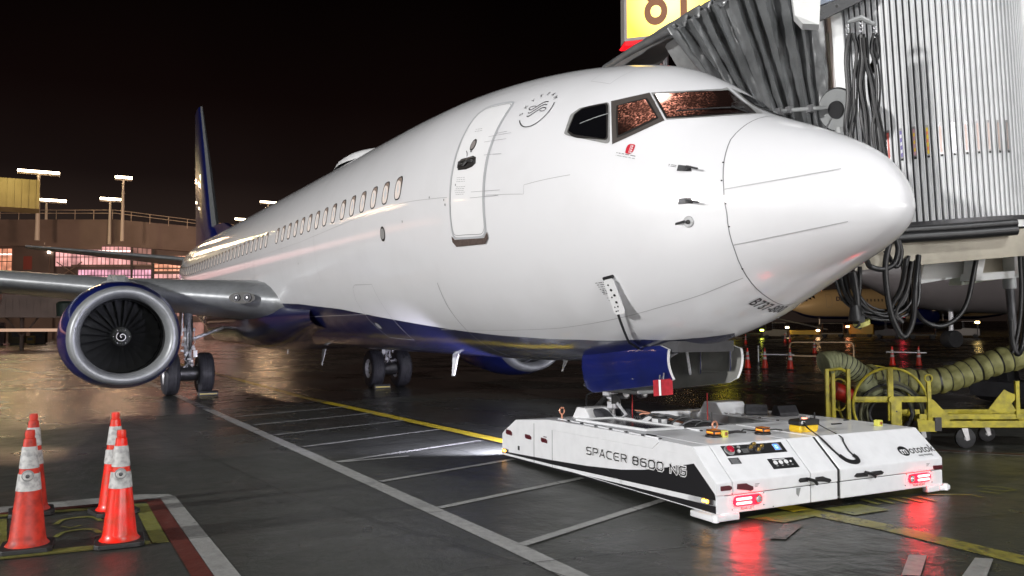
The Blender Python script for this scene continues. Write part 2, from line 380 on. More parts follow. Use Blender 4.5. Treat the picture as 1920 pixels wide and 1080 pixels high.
# cockpit window outlines and strips on the skin, as (station, angle)
W3O=[(3.13, 0.432), (3.134, 0.471), (3.141, 0.51), (3.152, 0.551), (3.167, 0.594), (3.146, 0.608), (3.126, 0.623), (3.106, 0.638), (3.087, 0.653), (2.993, 0.67), (2.902, 0.69), (2.814, 0.711), (2.731, 0.733), (2.641, 0.641), (2.569, 0.556), (2.512, 0.475), (2.465, 0.397), (2.616, 0.401), (2.777, 0.409), (2.948, 0.419)]
W3I=[(3.072, 0.462), (3.073, 0.493), (3.076, 0.525), (3.081, 0.557), (3.089, 0.591), (3.075, 0.603), (3.06, 0.615), (3.046, 0.627), (3.033, 0.64), (2.958, 0.655), (2.886, 0.67), (2.815, 0.687), (2.748, 0.706), (2.675, 0.63), (2.615, 0.56), (2.565, 0.493), (2.523, 0.428), (2.628, 0.427), (2.739, 0.429), (2.854, 0.432), (2.974, 0.436), (2.998, 0.443), (3.022, 0.449), (3.047, 0.455)]
W2O=[(2.716, 0.74), (2.65, 0.763), (2.587, 0.789), (2.529, 0.817), (2.474, 0.847), (2.423, 0.88), (2.375, 0.916), (2.305, 0.879), (2.24, 0.845), (2.179, 0.81), (2.123, 0.779), (2.071, 0.75), (2.021, 0.722), (2.073, 0.653), (2.133, 0.591), (2.201, 0.536), (2.275, 0.487), (2.355, 0.442), (2.44, 0.4), (2.471, 0.452), (2.507, 0.506), (2.548, 0.561), (2.596, 0.618), (2.651, 0.677)]
W2I=[(2.584, 0.705), (2.54, 0.723), (2.497, 0.742), (2.457, 0.762), (2.417, 0.783), (2.38, 0.806), (2.344, 0.83), (2.3, 0.809), (2.258, 0.788), (2.218, 0.768), (2.178, 0.748), (2.141, 0.729), (2.106, 0.711), (2.145, 0.663), (2.189, 0.62), (2.238, 0.58), (2.289, 0.542), (2.343, 0.506), (2.401, 0.472), (2.425, 0.509), (2.451, 0.546), (2.479, 0.585), (2.511, 0.623), (2.546, 0.663)]
W1O=[(2.36, 0.922), (2.276, 0.967), (2.199, 1.018), (2.135, 1.08), (2.084, 1.154), (2.048, 1.24), (2.026, 1.339), (2.026, 1.455), (2.063, 1.602), (2.012, 1.607), (1.963, 1.614), (1.915, 1.621), (1.864, 1.625), (1.804, 1.621), (1.712, 1.587), (1.578, 1.506), (1.447, 1.417), (1.469, 1.272), (1.526, 1.171), (1.597, 1.088), (1.674, 1.014), (1.755, 0.944), (1.835, 0.873), (1.918, 0.802), (2.007, 0.736), (2.044, 0.756), (2.082, 0.777), (2.122, 0.798), (2.164, 0.82), (2.21, 0.844), (2.257, 0.87), (2.307, 0.895)]
W1I=[(2.299, 0.916), (2.223, 0.959), (2.155, 1.008), (2.098, 1.068), (2.052, 1.137), (2.017, 1.215), (1.993, 1.303), (1.985, 1.405), (1.999, 1.525), (1.955, 1.524), (1.911, 1.524), (1.865, 1.52), (1.815, 1.512), (1.751, 1.492), (1.669, 1.451), (1.578, 1.396), (1.488, 1.337), (1.529, 1.235), (1.587, 1.154), (1.652, 1.083), (1.721, 1.017), (1.792, 0.953), (1.862, 0.886), (1.936, 0.823), (2.015, 0.764), (2.046, 0.781), (2.077, 0.798), (2.109, 0.815), (2.143, 0.834), (2.179, 0.853), (2.217, 0.874), (2.257, 0.895)]
STR1=[(1.233, 0.15), (1.133, 0.179), (1.037, 0.209), (0.944, 0.239), (0.853, 0.271), (0.765, 0.307), (0.68, 0.346), (0.598, 0.393), (0.519, 0.448), (0.444, 0.513), (0.373, 0.595)]
STR2=[(1.217, -0.456), (1.114, -0.455), (1.015, -0.454), (0.918, -0.454), (0.824, -0.455), (0.733, -0.456), (0.644, -0.455), (0.557, -0.452), (0.473, -0.446), (0.392, -0.437), (0.314, -0.428)]
# ------------------------------------------------------------------ the airliner: nose tip at x = 0, tail towards -x, starboard side at -y
KS = [0, .08, .25, .6, 1.0, 1.45, 1.75, 2.2, 2.75, 3.5, 4.5, 5.5, 6.8, 8.5]
KTOP = [2.83, 3.083, 3.288, 3.516, 3.708, 3.907, 4.063, 4.432, 4.731, 4.947, 5.14, 5.265, 5.36, 5.40]
KBOT = [2.83, 2.647, 2.518, 2.36, 2.183, 1.982, 1.845, 1.696, 1.56, 1.446, 1.377, 1.345, 1.34, 1.34]
KWID = [0, 0.205, 0.353, 0.579, 0.782, 0.979, 1.111, 1.282, 1.444, 1.608, 1.758, 1.843, 1.88, 1.88]
KMID = [2.83, 2.83, 2.84, 2.87, 2.9, 2.95, 2.98, 3.04, 3.12, 3.24, 3.35, 3.45, 3.52, 3.52]
RS = [25.5, 27, 29, 31, 33, 35, 36.5, 37.6, 38.15]
RTOP = [5.40, 5.40, 5.40, 5.39, 5.36, 5.28, 5.17, 5.05, 4.85]
RBOT = [1.34, 1.38, 1.72, 2.28, 2.9, 3.5, 3.92, 4.22, 4.50]
RWID = [1.88, 1.88, 1.80, 1.62, 1.33, .97, .66, .40, .12]
RMID = [3.52, 3.54, 3.68, 3.9, 4.12, 4.35, 4.5, 4.62, 4.68]
def _tang(k, y):
    h = [k[i+1]-k[i] for i in range(len(k)-1)]; d = [(y[i+1]-y[i])/h[i] for i in range(len(h))]; m = [0.0]*len(k)
    for i in range(1, len(k)-1):
        if d[i-1]*d[i] > 0:
            w1, w2 = 2*h[i]+h[i-1], h[i]+2*h[i-1]; m[i] = (w1+w2)/(w1/d[i-1]+w2/d[i])
    return m, d
def make_interp(kx, ky, sq):
    k = [math.sqrt(x) for x in kx] if sq else list(kx); m, d = _tang(k, ky)
    if sq: m[0] = d[0]*1.05
    def f(s):
        u = math.sqrt(max(s, 0)) if sq else s
        u = min(max(u, k[0]), k[-1]); i = 0
        while i < len(k)-2 and u > k[i+1]: i += 1
        h = k[i+1]-k[i]; t = (u-k[i])/h
        return (2*t**3-3*t**2+1)*ky[i]+(t**3-2*t**2+t)*h*m[i]+(-2*t**3+3*t**2)*ky[i+1]+(t**3-t**2)*h*m[i+1]
    return f
NF = [make_interp(KS, a, True) for a in (KTOP, KBOT, KWID, KMID)]
RF = [make_interp(RS, a, False) for a in (RTOP, RBOT, RWID, RMID)]
def sect(s): return [f(s) for f in (NF if s < 20 else RF)]
def SF(s, th):
    t, b, w_, z = sect(s); ss = s+.075*min(1, max(0, 1-s/5.8)); sn = math.sin(th)
    return Vector((-ss, -w_*math.cos(th), z+(t-z)*sn if sn >= 0 else z+(z-b)*sn))
def SN(s, th):
    e = 1e-3; a = SF(s+e, th)-SF(max(s-e, 0), th); b = SF(s, th+e)-SF(s, th-e); n = a.cross(b).normalized()
    c = SF(s, th); z = sect(s)[3]
    if n.dot(c-Vector((c.x, 0, z))) < 0: n = -n
    return n
def SO(s, th, off): return SF(s, th)+SN(s, th)*off

plane = empty('airliner', (0, 0, 0), 0, 'large white airliner with dark blue belly parked with its nose over the white tug', 'airliner')
# paint: white above, blue belly, the boundary given along the length
mp = bpy.data.materials.new('airliner_paint'); mp.use_nodes = True; t = mp.node_tree; b = t.nodes['Principled BSDF']; n = t.nodes.new; l = t.links.new
uv = n('ShaderNodeUVMap'); uv.uv_map = 'st'; sx = n('ShaderNodeSeparateXYZ'); l(uv.outputs[0], sx.inputs[0])
fc = n('ShaderNodeFloatCurve'); cv = fc.mapping.curves[0]; fc.mapping.use_clip = True
pts_ = [(0, 1.0), (2.0/40, 1.0), (2.12/40, .93), (2.34/40, .845), (2.855/40, .7215), (3.69/40, .663), (4.78/40, .6256), (6.35/40, .5866), (8.77/40, .496), (10.6/40, .4278), (13.2/40, .37), (15.6/40, .341), (24/40, .34), (33/40, .30), (1, .25)]
cv.points[0].location = pts_[0]; cv.points[1].location = pts_[-1]
for p_ in pts_[1:-1]: cv.points.new(*p_)
for p_ in cv.points: p_.handle_type = 'VECTOR'
fc.mapping.update(); l(sx.outputs[0], fc.inputs['Value'])
g1 = n('ShaderNodeMath'); g1.operation = 'SUBTRACT'; l(sx.outputs[1], g1.inputs[0]); l(fc.outputs[0], g1.inputs[1])
g2 = n('ShaderNodeMapRange'); g2.inputs[1].default_value = -.001; g2.inputs[2].default_value = .001; l(g1.outputs[0], g2.inputs[0])
mx = n('ShaderNodeMix'); mx.data_type = 'RGBA'; mx.inputs[6].default_value = (.80, .80, .82, 1); mx.inputs[7].default_value = (.004, .006, .050, 1); l(g2.outputs[0], mx.inputs[0])
tcn = n('ShaderNodeTexCoord'); nz = n('ShaderNodeTexNoise'); nz.inputs['Scale'].default_value = 1.3; nz.inputs['Detail'].default_value = 8; l(tcn.outputs['Object'], nz.inputs[0])
mpv = n('ShaderNodeMapping'); mpv.inputs['Scale'].default_value = (1.2, 14, 14); l(tcn.outputs['Object'], mpv.inputs[0])
nz2 = n('ShaderNodeTexNoise'); nz2.inputs['Scale'].default_value = 1; nz2.inputs['Detail'].default_value = 5; l(mpv.outputs[0], nz2.inputs[0])
dr = n('ShaderNodeMapRange'); dr.inputs[1].default_value = .5; dr.inputs[2].default_value = .8; dr.inputs[4].default_value = .16; l(nz.outputs[0], dr.inputs[0])
mx2 = n('ShaderNodeMix'); mx2.data_type = 'RGBA'; mx2.blend_type = 'MULTIPLY'; mx2.inputs[7].default_value = (.66, .65, .62, 1); l(dr.outputs[0], mx2.inputs[0]); l(mx.outputs[2], mx2.inputs[6]); l(mx2.outputs[2], b.inputs['Base Color'])
rr_ = n('ShaderNodeMapRange'); rr_.inputs[3].default_value = .38; rr_.inputs[4].default_value = .50; l(nz.outputs[0], rr_.inputs[0]); l(rr_.outputs[0], b.inputs['Roughness'])
b.inputs['Coat Weight'].default_value = 1.0; b.inputs['Coat Roughness'].default_value = .035; b.inputs['Coat IOR'].default_value = 1.62
# shallow skin waviness between frames and stringers, and rain drops on the coat
sp = n('ShaderNodeSeparateXYZ'); l(tcn.outputs['Object'], sp.inputs[0])
wv = n('ShaderNodeTexNoise'); wv.inputs['Scale'].default_value = 1.9; wv.inputs['Detail'].default_value = 1; l(tcn.outputs['Object'], wv.inputs[0])
bpa = n('ShaderNodeBump'); bpa.inputs['Strength'].default_value = .12; bpa.inputs['Distance'].default_value = .02; l(wv.outputs[0], bpa.inputs['Height'])
dropn = n('ShaderNodeTexNoise'); dropn.inputs['Scale'].default_value = 160; dropn.inputs['Detail'].default_value = 1; l(tcn.outputs['Object'], dropn.inputs[0])
bpb = n('ShaderNodeBump'); bpb.inputs['Strength'].default_value = .10; bpb.inputs['Distance'].default_value = .003; l(dropn.outputs[0], bpb.inputs['Height']); l(bpa.outputs[0], bpb.inputs['Normal'])
l(bpb.outputs[0], b.inputs['Coat Normal']); l(bpa.outputs[0], b.inputs['Normal'])
M_paint = mp
M_alum = mat('dull_aluminium', (.26, .27, .28), .42, .4, var=.15, vscale=7)
M_wing = mat('grey_wing_paint', (.30, .31, .32), .32, .25, var=.2, vscale=4)
M_blue = mat('navy_paint', (.004, .010, .105), .34, coat=.7, var=.3, vscale=4)
M_glassk = mat('dark_glass', (.004, .004, .005), .06, spec=.6)
M_frame = mat('grey_window_frame', (.27, .27, .265), .45, var=.15, vscale=30)
M_seal = mat('black_window_seal', (.015, .013, .012), .5)
M_shade = mat('cream_window_shade', (.80, .71, .66), .5)
M_brown = mat('brown_scuff_plate', (.10, .07, .06), .6, var=.3, vscale=20)
M_primer = mat('grey_green_gear_bay', (.20, .20, .185), .55, var=.25, vscale=5)

def fuselage_mesh(S, TH, name, closed=True, fnz=None):
    mb = MB(); bm = mb.b; uvl = bm.loops.layers.uv.new('st'); rings = []
    mb._mi(M_paint)
    for s in S:
        if s == 0: v = bm.verts.new(SF(0, 0)); rings.append([v]*len(TH)); continue
        rings.append([bm.verts.new(SF(s, th)) for th in TH])
    nT = len(TH)
    for i in range(len(S)-1):
        for j in range(nT):
            k = (j+1) % nT; q = []; data = []
            for (r, c) in ((i, j), (i, k), (i+1, k), (i+1, j)):
                v = rings[r][c]
                if v in q: continue
                q.append(v); th = TH[c]
                if th > PI/2: th = PI-th
                data.append((S[r]/40, min(1.0, max(0.0, -th/1.6))))
            if len(q) < 3: continue
            f = bm.faces.new(q); f.smooth = True
            for lp, d_ in zip(f.loops, data): lp[uvl].uv = d_
    return mb.build(name, M_paint, plane, sharp=0)
Sv = [0]+[.6*(i/26)**2 for i in range(1, 27)]+[.6+i*.09 for i in range(1, 60)]+[6.1+.4*i for i in range(0, 49)]+[25.5+.35*i for i in range(0, 37)]+[38.15]
Sv = sorted(set(round(x, 4) for x in Sv if x <= 38.15)); TH = [-PI/2+2*PI*i/128 for i in range(128)]
fus = fuselage_mesh(Sv, TH, 'fuselage')
# wing-to-body fairing, same paint
fb = MB(); uvl = fb.b.loops.layers.uv.new('st'); fb._mi(M_paint); rings = []; FS = [12.6+.35*i for i in range(0, 38)]
def fair(s, a):
    u = (s-12.6)/(25.55-12.6); e = min(1, u/.42); e = e*e*(3-2*e); e2 = min(1, (1-u)/.28); e2 = e2*e2*(3-2*e2); k = e*e2
    hw = 1.50+.46*k; top = 2.30+.45*k; bot = 1.70-.50*k; zc = (top+bot)/2+.10
    c, sn = math.cos(a), math.sin(a); pw = .62
    yy = hw*math.copysign(abs(c)**(pw+.25*(1-k)), c); zz = zc+(top-zc if sn > 0 else zc-bot)*math.copysign(abs(sn)**pw, sn)
    return Vector((-s, yy, zz))
for s in FS: rings.append([fb.b.verts.new(fair(s, 2*PI*i/72)) for i in range(72)])
for i in range(len(FS)-1):
    for j in range(72):
        f = fb.b.faces.new((rings[i][j], rings[i][(j+1) % 72], rings[i+1][(j+1) % 72], rings[i+1][j])); f.smooth = True
        for lp in f.loops:
            z = lp.vert.co.z; v = max(-1, min(1, (z-3.52)/2.18)); lp[uvl].uv = (-lp.vert.co.x/40, max(0, min(1, -math.asin(v)/1.6)))
fb.build('wing_body_fairing', M_paint, plane, sharp=0)

def skin_line(paths, wd, off, m, name, step=.08, build=True, mb=None):
    mb = mb or MB(); k = mb._mi(m)
    for path in paths:
        D = []
        for (s0, t0), (s1, t1) in zip(path[:-1], path[1:]):
            L = (SF(s0, t0)-SF(s1, t1)).length; c = max(1, int(L/step)); D += [(s0+(s1-s0)*i/c, t0+(t1-t0)*i/c) for i in range(c)]
        D.append(path[-1]); P = [SF(*q) for q in D]; prev = None
        for i, q in enumerate(D):
            d = (P[min(i+1, len(P)-1)]-P[max(i-1, 0)])
            if d.length < 1e-6: continue
            nn = SN(*q); side = nn.cross(d.normalized()).normalized()*wd/2; c = P[i]+nn*off
            cur = (mb.b.verts.new(c+side), mb.b.verts.new(c-side))
            if prev:
                f = mb.b.faces.new((prev[0], prev[1], cur[1], cur[0])); f.material_index = k
            prev = cur
    return mb.build(name, m, plane, sharp=0) if build else mb
def skin_patch(poly, off, m, step=.07, mb=None):
    # fill a polygon given in (s, theta) so that it follows the skin
    mb = mb or MB(); k = mb._mi(m); sc_t = max(.4, sect(sum(p[0] for p in poly)/len(poly))[2])
    P = [(p[0], p[1]*sc_t) for p in poly]; D = []
    for a, b_ in zip(P, P[1:]+P[:1]):
        c = max(1, int(math.hypot(a[0]-b_[0], a[1]-b_[1])/step)); D += [(a[0]+(b_[0]-a[0])*i/c, a[1]+(b_[1]-a[1])*i/c) for i in range(c)]
    nb = len(D)
    def inside(x, y, mgn=.25*step):
        r = False; dm = 9
        for (x1, y1), (x2, y2) in zip(D, D[1:]+D[:1]):
            if (y1 > y) != (y2 > y) and x < (x2-x1)*(y-y1)/(y2-y1)+x1: r = not r
            dm = min(dm, math.hypot(x-x1, y-y1))
        return r and dm > .4*step
    x0, x1 = min(p[0] for p in D), max(p[0] for p in D); y0, y1 = min(p[1] for p in D), max(p[1] for p in D)
    pts = list(D); x = x0+step/2
    while x < x1:
        y = y0+step/2
        while y < y1:
            if inside(x, y): pts.append((x, y))
            y += step
        x += step
    V, E_, F, *_r = delaunay_2d_cdt([Vector(p) for p in pts], [(i, (i+1) % nb) for i in range(nb)], [list(range(nb))], 1, 1e-5)
    vs = [mb.b.verts.new(SO(v[0], v[1]/sc_t, off)) for v in V]
    for f in F:
        try: fc_ = mb.b.faces.new([vs[i] for i in f]); fc_.material_index = k; fc_.smooth = True
        except ValueError: pass
    return mb
def inset(poly, d):
    c = (sum(p[0] for p in poly)/len(poly), sum(p[1] for p in poly)/len(poly)); out = []
    for p in poly:
        v = (c[0]-p[0], c[1]-p[1]); L = math.hypot(*v); out.append((p[0]+v[0]/L*d, p[1]+v[1]/L*d))
    return out
def round_poly(poly, r=.25, n=4):
    out = []; L = len(poly)
    for i in range(L):
        p, a, b_ = poly[i], poly[i-1], poly[(i+1) % L]
        A = (p[0]+(a[0]-p[0])*r, p[1]+(a[1]-p[1])*r); B_ = (p[0]+(b_[0]-p[0])*r, p[1]+(b_[1]-p[1])*r)
        for k in range(n+1):
            u = k/n; out.append(((1-u)**2*A[0]+2*u*(1-u)*p[0]+u*u*B_[0], (1-u)**2*A[1]+2*u*(1-u)*p[1]+u*u*B_[1]))
    return out
# panel gaps and seams
radome = [(1.345, 1.571), (1.34, .9448), (1.34, .7357), (1.298, .4714), (1.245, .1779), (1.213, -.1037), (1.228, -.5231), (1.263, -.8566), (1.307, -1.2701), (1.365, -1.57)]
radome_full = radome+[(s_, PI-t_) for s_, t_ in radome[::-1]]
skin_line([radome_full], .010, .002, M_line, 'radome_joint')
skin_line([STR1, STR2], .009, .007, mat('lightning_strip', (.45, .45, .46), .45), 'lightning_strip')
M_seam = mat('faint_skin_seam', (.42, .42, .43), .5)
seams = [[(8.26, .03), (5.2, .016)], [(12.05, -.0132), (8.26, .03)], [(24, -.02), (12.05, -.0132)], [(4.3, .02), (3.6, .02), (3.6, .08), (2.9, .16)], [(3.825, -.9196), (2.203, -.8684), (1.30, -.86)],
         [(6.9, -.93), (3.825, -.9196)], [(9.2, -.47), (8.417, -.486)], [(24, .80), (6.5, .80), (4.6, .95), (3.2, 1.15)], [(24, -.75), (9, -.75)],
         [(2.9, 1.25), (3.35, 1.3), (3.3, .95), (2.95, .92), (2.9, 1.25)]]
skin_line(seams, .007, .002, M_seam, 'skin_seam')
skin_line([[(5.97, -.5242), (6.05, -.7093), (6.078, -.9846), (6.08, -1.35)]], .012, .002, M_line, 'skin_joint')
skin_line([[(8.417, -.4861), (9.25, -.474), (9.38, -.50), (9.53, -.60), (9.55, -.783), (9.5, -1.05), (8.5, -1.08), (8.42, -.9), (8.417, -.4861)]], .010, .002, M_seam, 'cargo_door_outline')
for s_ in (11, 13.4, 15.8, 18.2, 21, 23.6, 26, 28.4): skin_line([[(s_, 1.3), (s_, .5), (s_, -.4)]], .006, .002, M_seam, 'skin_seam')
# cabin windows
def cabin_window(s0, shade, wd=.128, ht=.180, t0=.155):
    R_ = 1.88; mb = MB(); ring = []
    for i in range(28):
        a_ = 2*PI*i/28; c, q = math.cos(a_), math.sin(a_); ring.append((math.copysign(abs(c)**.62, c), math.copysign(abs(q)**.72, q)))
    def rr(k, off, dx=0, dy=0): return [mb.b.verts.new(SO(s0+c*(wd-k)+dx, t0+(q*(ht-k)+dy)/R_, off)) for c, q in ring]
    A = rr(0, .001); B_ = rr(.006, .007); C_ = rr(.016, .007); D_ = rr(.020, .003)
    for X, Y, mm in ((A, B_, M_seal), (B_, C_, M_seal), (C_, D_, M_seal)):
        k = mb._mi(mm)
        for i in range(28):
            f = mb.b.faces.new((X[i], X[(i+1) % 28], Y[(i+1) % 28], Y[i])); f.material_index = k; f.smooth = True
    fr = mb.build('cabin_window', M_seal, plane, sharp=0)
    mb = MB(); D_ = rr(.020, .0035); k = mb._mi(shade)
    f = mb.b.faces.new(D_); f.material_index = k
    # recess shadow painted as a darker crescent along the top and front edge
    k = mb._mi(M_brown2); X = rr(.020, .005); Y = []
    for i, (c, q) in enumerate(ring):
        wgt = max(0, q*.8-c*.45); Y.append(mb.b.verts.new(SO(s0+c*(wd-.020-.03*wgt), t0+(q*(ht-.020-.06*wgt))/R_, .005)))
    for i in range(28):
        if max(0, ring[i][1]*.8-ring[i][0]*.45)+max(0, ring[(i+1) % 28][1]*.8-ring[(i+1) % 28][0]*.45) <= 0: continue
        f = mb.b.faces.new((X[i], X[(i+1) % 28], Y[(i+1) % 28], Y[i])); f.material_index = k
    mb.build('window_shade', shade, fr, sharp=0)
M_brown2 = mat('window_recess_shadow', (.25, .19, .16), .6)
M_dim = mat('dim_window_pane', (.30, .26, .24), .25)
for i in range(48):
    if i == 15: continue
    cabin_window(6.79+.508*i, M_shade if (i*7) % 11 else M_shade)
# forward service door
door = [(4.523, .7647), (4.40, .7399), (4.375, .5081), (4.362, .2624), (4.345, .0771), (4.348, -.19), (4.40, -.225), (4.46, -.238), (5.03, -.243), (5.10, -.232), (5.125, -.195), (5.125, -.0851), (5.125, .1667), (5.145, .3909), (5.163, .62), (5.13, .70), (5.02, .755)]
dm = skin_patch(round_poly(door, .3, 3), .003, M_white, .09); dobj = dm.build('service_door', M_white, plane, sharp=0)
M_dline = mat('door_outline_grey', (.45, .46, .48), .5)
mb = MB(); rp = round_poly(door, .35, 4); skin_line([rp+[rp[0]]], .034, .006, M_dline, '', build=False, mb=mb); rp2 = inset(rp, .022); skin_line([rp2+[rp2[0]]], .006, .007, M_line, '', build=False, mb=mb)
o = mb.build('door_outline', M_dline, None, sharp=0); o.parent = dobj
mb = MB(); circ = [(4.787+.062*math.cos(a_*PI/10), .3879+.047*math.sin(a_*PI/10)) for a_ in range(20)]
skin_patch(circ, .006, M_seal, .05, mb); skin_patch(inset(circ, .014), .009, mat('door_pane', (.28, .25, .24), .15), .05, mb); o = mb.build('door_window', M_seal, None, sharp=0); o.parent = dobj
mb = MB(); hp = [(5.03, .265), (4.97, .285), (4.70, .302), (4.63, .290), (4.60, .245), (4.66, .222), (4.80, .205), (4.99, .205)]
skin_patch(hp, .006, M_seal, .05, mb)
mb.tube([SO(4.98, .243, .02), SO(4.90, .24, .035), SO(4.84, .235, .035), SO(4.78, .262, .035), SO(4.67, .262, .025)], .016, 8, M_steel)
mb.tube([SO(5.0, .22, .012), SO(5.01, .265, .012), SO(4.7, .29, .012)], .008, 6, M_steel)
o = mb.build('door_handle', M_seal, None); o.parent = dobj
mb = MB(); sill = [(5.136, -.222), (5.06, -.246), (4.42, -.238), (4.325, -.20), (4.335, -.235), (4.41, -.262), (5.07, -.275), (5.15, -.25)]
skin_patch([(5.15, -.225), (5.09, -.248), (4.40, -.242), (4.32, -.205), (4.325, -.245), (4.40, -.278), (5.08, -.292), (5.155, -.262)], .012, M_brown, .06, mb); o = mb.build('door_sill', M_brown, plane, sharp=0)
# small lettering blocks (too small to read): rows of fine strokes
def micro(s0, t0, rows, wd, dt, name='placard', parent=None, jitter=.5, th=.006):
    P = []
    for r in range(rows):
        a_ = s0+random.uniform(0, .3)*wd*jitter; e_ = s0+wd*(1-random.uniform(0, .3)*jitter); x = a_
        while x < e_:
            L = random.uniform(.02, .06); P.append([(x, t0-r*dt), (min(x+L, e_), t0-r*dt)]); x += L+.012
    o = skin_line(P, th, .005, M_ink, name); return o
micro(4.73, .52, 2, .2, .018, th=.004); micro(4.78, .15, 3, .22, .014, th=.003); micro(4.76, .085, 5, .25, .013, th=.003)
micro(2.63, -.575, 3, .17, .016, th=.006); micro(2.63, -.625, 4, .15, .013, th=.007); micro(2.66, -.70, 2, .09, .022, th=.006)
micro(2.14, .345, 1, .22, .02, th=.006); micro(2.13, .325, 1, .26, .02, th=.004); micro(1.70, .35, 2, .10, .014, th=.005); micro(1.66, .04, 1, .10, .02, th=.005)
skin_line([[(4.46, .30), (4.1, .30)], [(4.5, .44), (4.05, .455)], [(4.55, .40), (4.1, .41)], [(4.62, .045), (4.02, .05)], [(4.64, .005), (4.05, .015)], [(4.36, .46), (4.15, .47)]], .005, .0075, mat('door_stripe', (.35, .35, .37), .5), 'door_marking')
# arrow by the handle
skin_line([[(4.90, .345), (4.86, .325), (4.84, .30)], [(4.80, .335), (4.76, .335)]], .012, .008, M_ink, 'door_marking')
# round alliance emblem with its name set round the rim
mb = MB(); ES, ET = 3.805, .652; ER = .255
def em(x, y): return (ES-x, ET+y/1.62)
arc_ = [em(ER*math.cos(a_), ER*math.sin(a_)) for a_ in [math.radians(-142+q*4.5) for q in range(0, 37)]]
skin_line([arc_], .012, .006, M_ink, '', mb=mb, build=False)
for k_, ch in enumerate('SKYTEAM'):
    ang = math.radians(196-k_*25.5); V, F = text_mesh(ch, .080, .0, 'CENTER'); ca, sa = math.cos(ang-PI/2), math.sin(ang-PI/2); vv = []
    for (x, y) in V:
        y -= .03; X = ER*math.cos(ang)+x*ca-y*sa; Y = ER*math.sin(ang)+x*sa+y*ca; q = em(X, Y); vv.append(SO(q[0], q[1], .006))
    mb.faces(vv, F, M_ink)
for k_ in (-1, 0, 1):
    pth = [em(x-.014*k_, y+.048*k_) for x, y in [(-.125, -.055), (-.085, -.058), (-.03, -.018), (.03, .03), (.08, .060), (.135, .055)]]
    skin_line([[(v.x, v.y) for v in smooth_path([(p[0], p[1], 0) for p in pth], 5)]], .013, .006, M_ink, '', mb=mb, build=False)
skin_line([[(v.x, v.y) for v in smooth_path([(*em(*q), 0) for q in [(-.139, -.007), (-.160, .012), (-.150, .034), (-.11, .045), (-.06, .042)]], 4)]], .010, .006, M_ink, '', mb=mb, build=False)
skin_line([[(v.x, v.y) for v in smooth_path([(*em(*q), 0) for q in [(.149, .007), (.168, -.012), (.155, -.032), (.12, -.040), (.07, -.032)]], 4)]], .010, .006, M_ink, '', mb=mb, build=False)
mb.build('round_emblem', M_ink, plane, sharp=0)
# small red maker's badge under the side window
mb = MB(); M_rbadge = mat('red_badge', (.55, .01, .03), .4)
skin_patch(round_poly([(2.265, .352), (2.262, .415), (2.235, .432), (2.175, .434), (2.18, .372), (2.21, .352)], .3, 3), .005, M_rbadge, .03, mb)
for k_ in range(4): skin_patch([(2.215, .362+.0165*k_), (2.215, .370+.0165*k_), (2.192, .372+.0165*k_), (2.192, .364+.0165*k_)], .007, M_white, .03, mb)
skin_line([[(2.225, .36), (2.222, .425)]], .004, .007, M_white, '', mb=mb, build=False)
mb.build('red_badge', M_rbadge, plane, sharp=0)
# type marking under the chin
V, F = text_mesh('B737-800', .185, .012); mb = MB()
vv = []
for (x, y) in V:
    s_ = 1.405-.10*0 + x*.02+ .0; 
    # runs round the chin, baseline towards the tail
    th_ = -1.195-x*.66; s2 = 1.475-y*1.0+.05*x; vv.append(SO(s2, th_, .006))
mb.faces(vv, F, M_ink); mb.build('type_marking', M_ink, plane, sharp=0)

# cockpit windows ------------------------------------------------------------
mg = bpy.data.materials.new('cockpit_glass_lit'); mg.use_nodes = True; t = mg.node_tree; b = t.nodes['Principled BSDF']; n = t.nodes.new; l = t.links.new
b.inputs['Base Color'].default_value = (.012, .006, .005, 1); b.inputs['Roughness'].default_value = .05
tcn = n('ShaderNodeTexCoord')
vo = n('ShaderNodeTexVoronoi'); vo.inputs['Scale'].default_value = 42; l(tcn.outputs['Object'], vo.inputs[0])
dp = n('ShaderNodeMapRange'); dp.inputs[1].default_value = .38; dp.inputs[2].default_value = .12; dp.inputs[3].default_value = .05; dp.inputs[4].default_value = 1.0; l(vo.outputs['Distance'], dp.inputs[0])
n1 = n('ShaderNodeTexNoise'); n1.inputs['Scale'].default_value = 44; n1.inputs['Detail'].default_value = 5; l(tcn.outputs['Object'], n1.inputs[0])
n1r = n('ShaderNodeMapRange'); n1r.inputs[1].default_value = .47; n1r.inputs[2].default_value = .60; l(n1.outputs[0], n1r.inputs[0])
n2 = n('ShaderNodeTexNoise'); n2.inputs['Scale'].default_value = 4.5; n2.inputs['Detail'].default_value = 3; l(tcn.outputs['Object'], n2.inputs[0])
n2r = n('ShaderNodeMapRange'); n2r.inputs[1].default_value = .40; n2r.inputs[2].default_value = .62; n2r.inputs[3].default_value = .12; l(n2.outputs[0], n2r.inputs[0])
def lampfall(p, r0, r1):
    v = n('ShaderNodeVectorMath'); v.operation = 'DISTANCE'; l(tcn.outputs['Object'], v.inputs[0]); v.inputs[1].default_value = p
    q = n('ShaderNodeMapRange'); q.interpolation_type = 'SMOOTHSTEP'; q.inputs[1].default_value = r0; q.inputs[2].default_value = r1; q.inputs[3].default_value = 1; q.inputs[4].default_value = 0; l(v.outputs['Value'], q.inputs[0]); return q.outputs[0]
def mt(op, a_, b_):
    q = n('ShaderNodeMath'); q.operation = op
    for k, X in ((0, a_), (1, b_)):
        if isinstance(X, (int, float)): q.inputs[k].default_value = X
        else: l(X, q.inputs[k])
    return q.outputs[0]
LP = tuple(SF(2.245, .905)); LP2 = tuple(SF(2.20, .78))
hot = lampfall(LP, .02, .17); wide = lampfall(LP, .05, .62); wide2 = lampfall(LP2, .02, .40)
drops = mt('MULTIPLY', n1r.outputs[0], mt('ADD', .35, dp.outputs[0]))
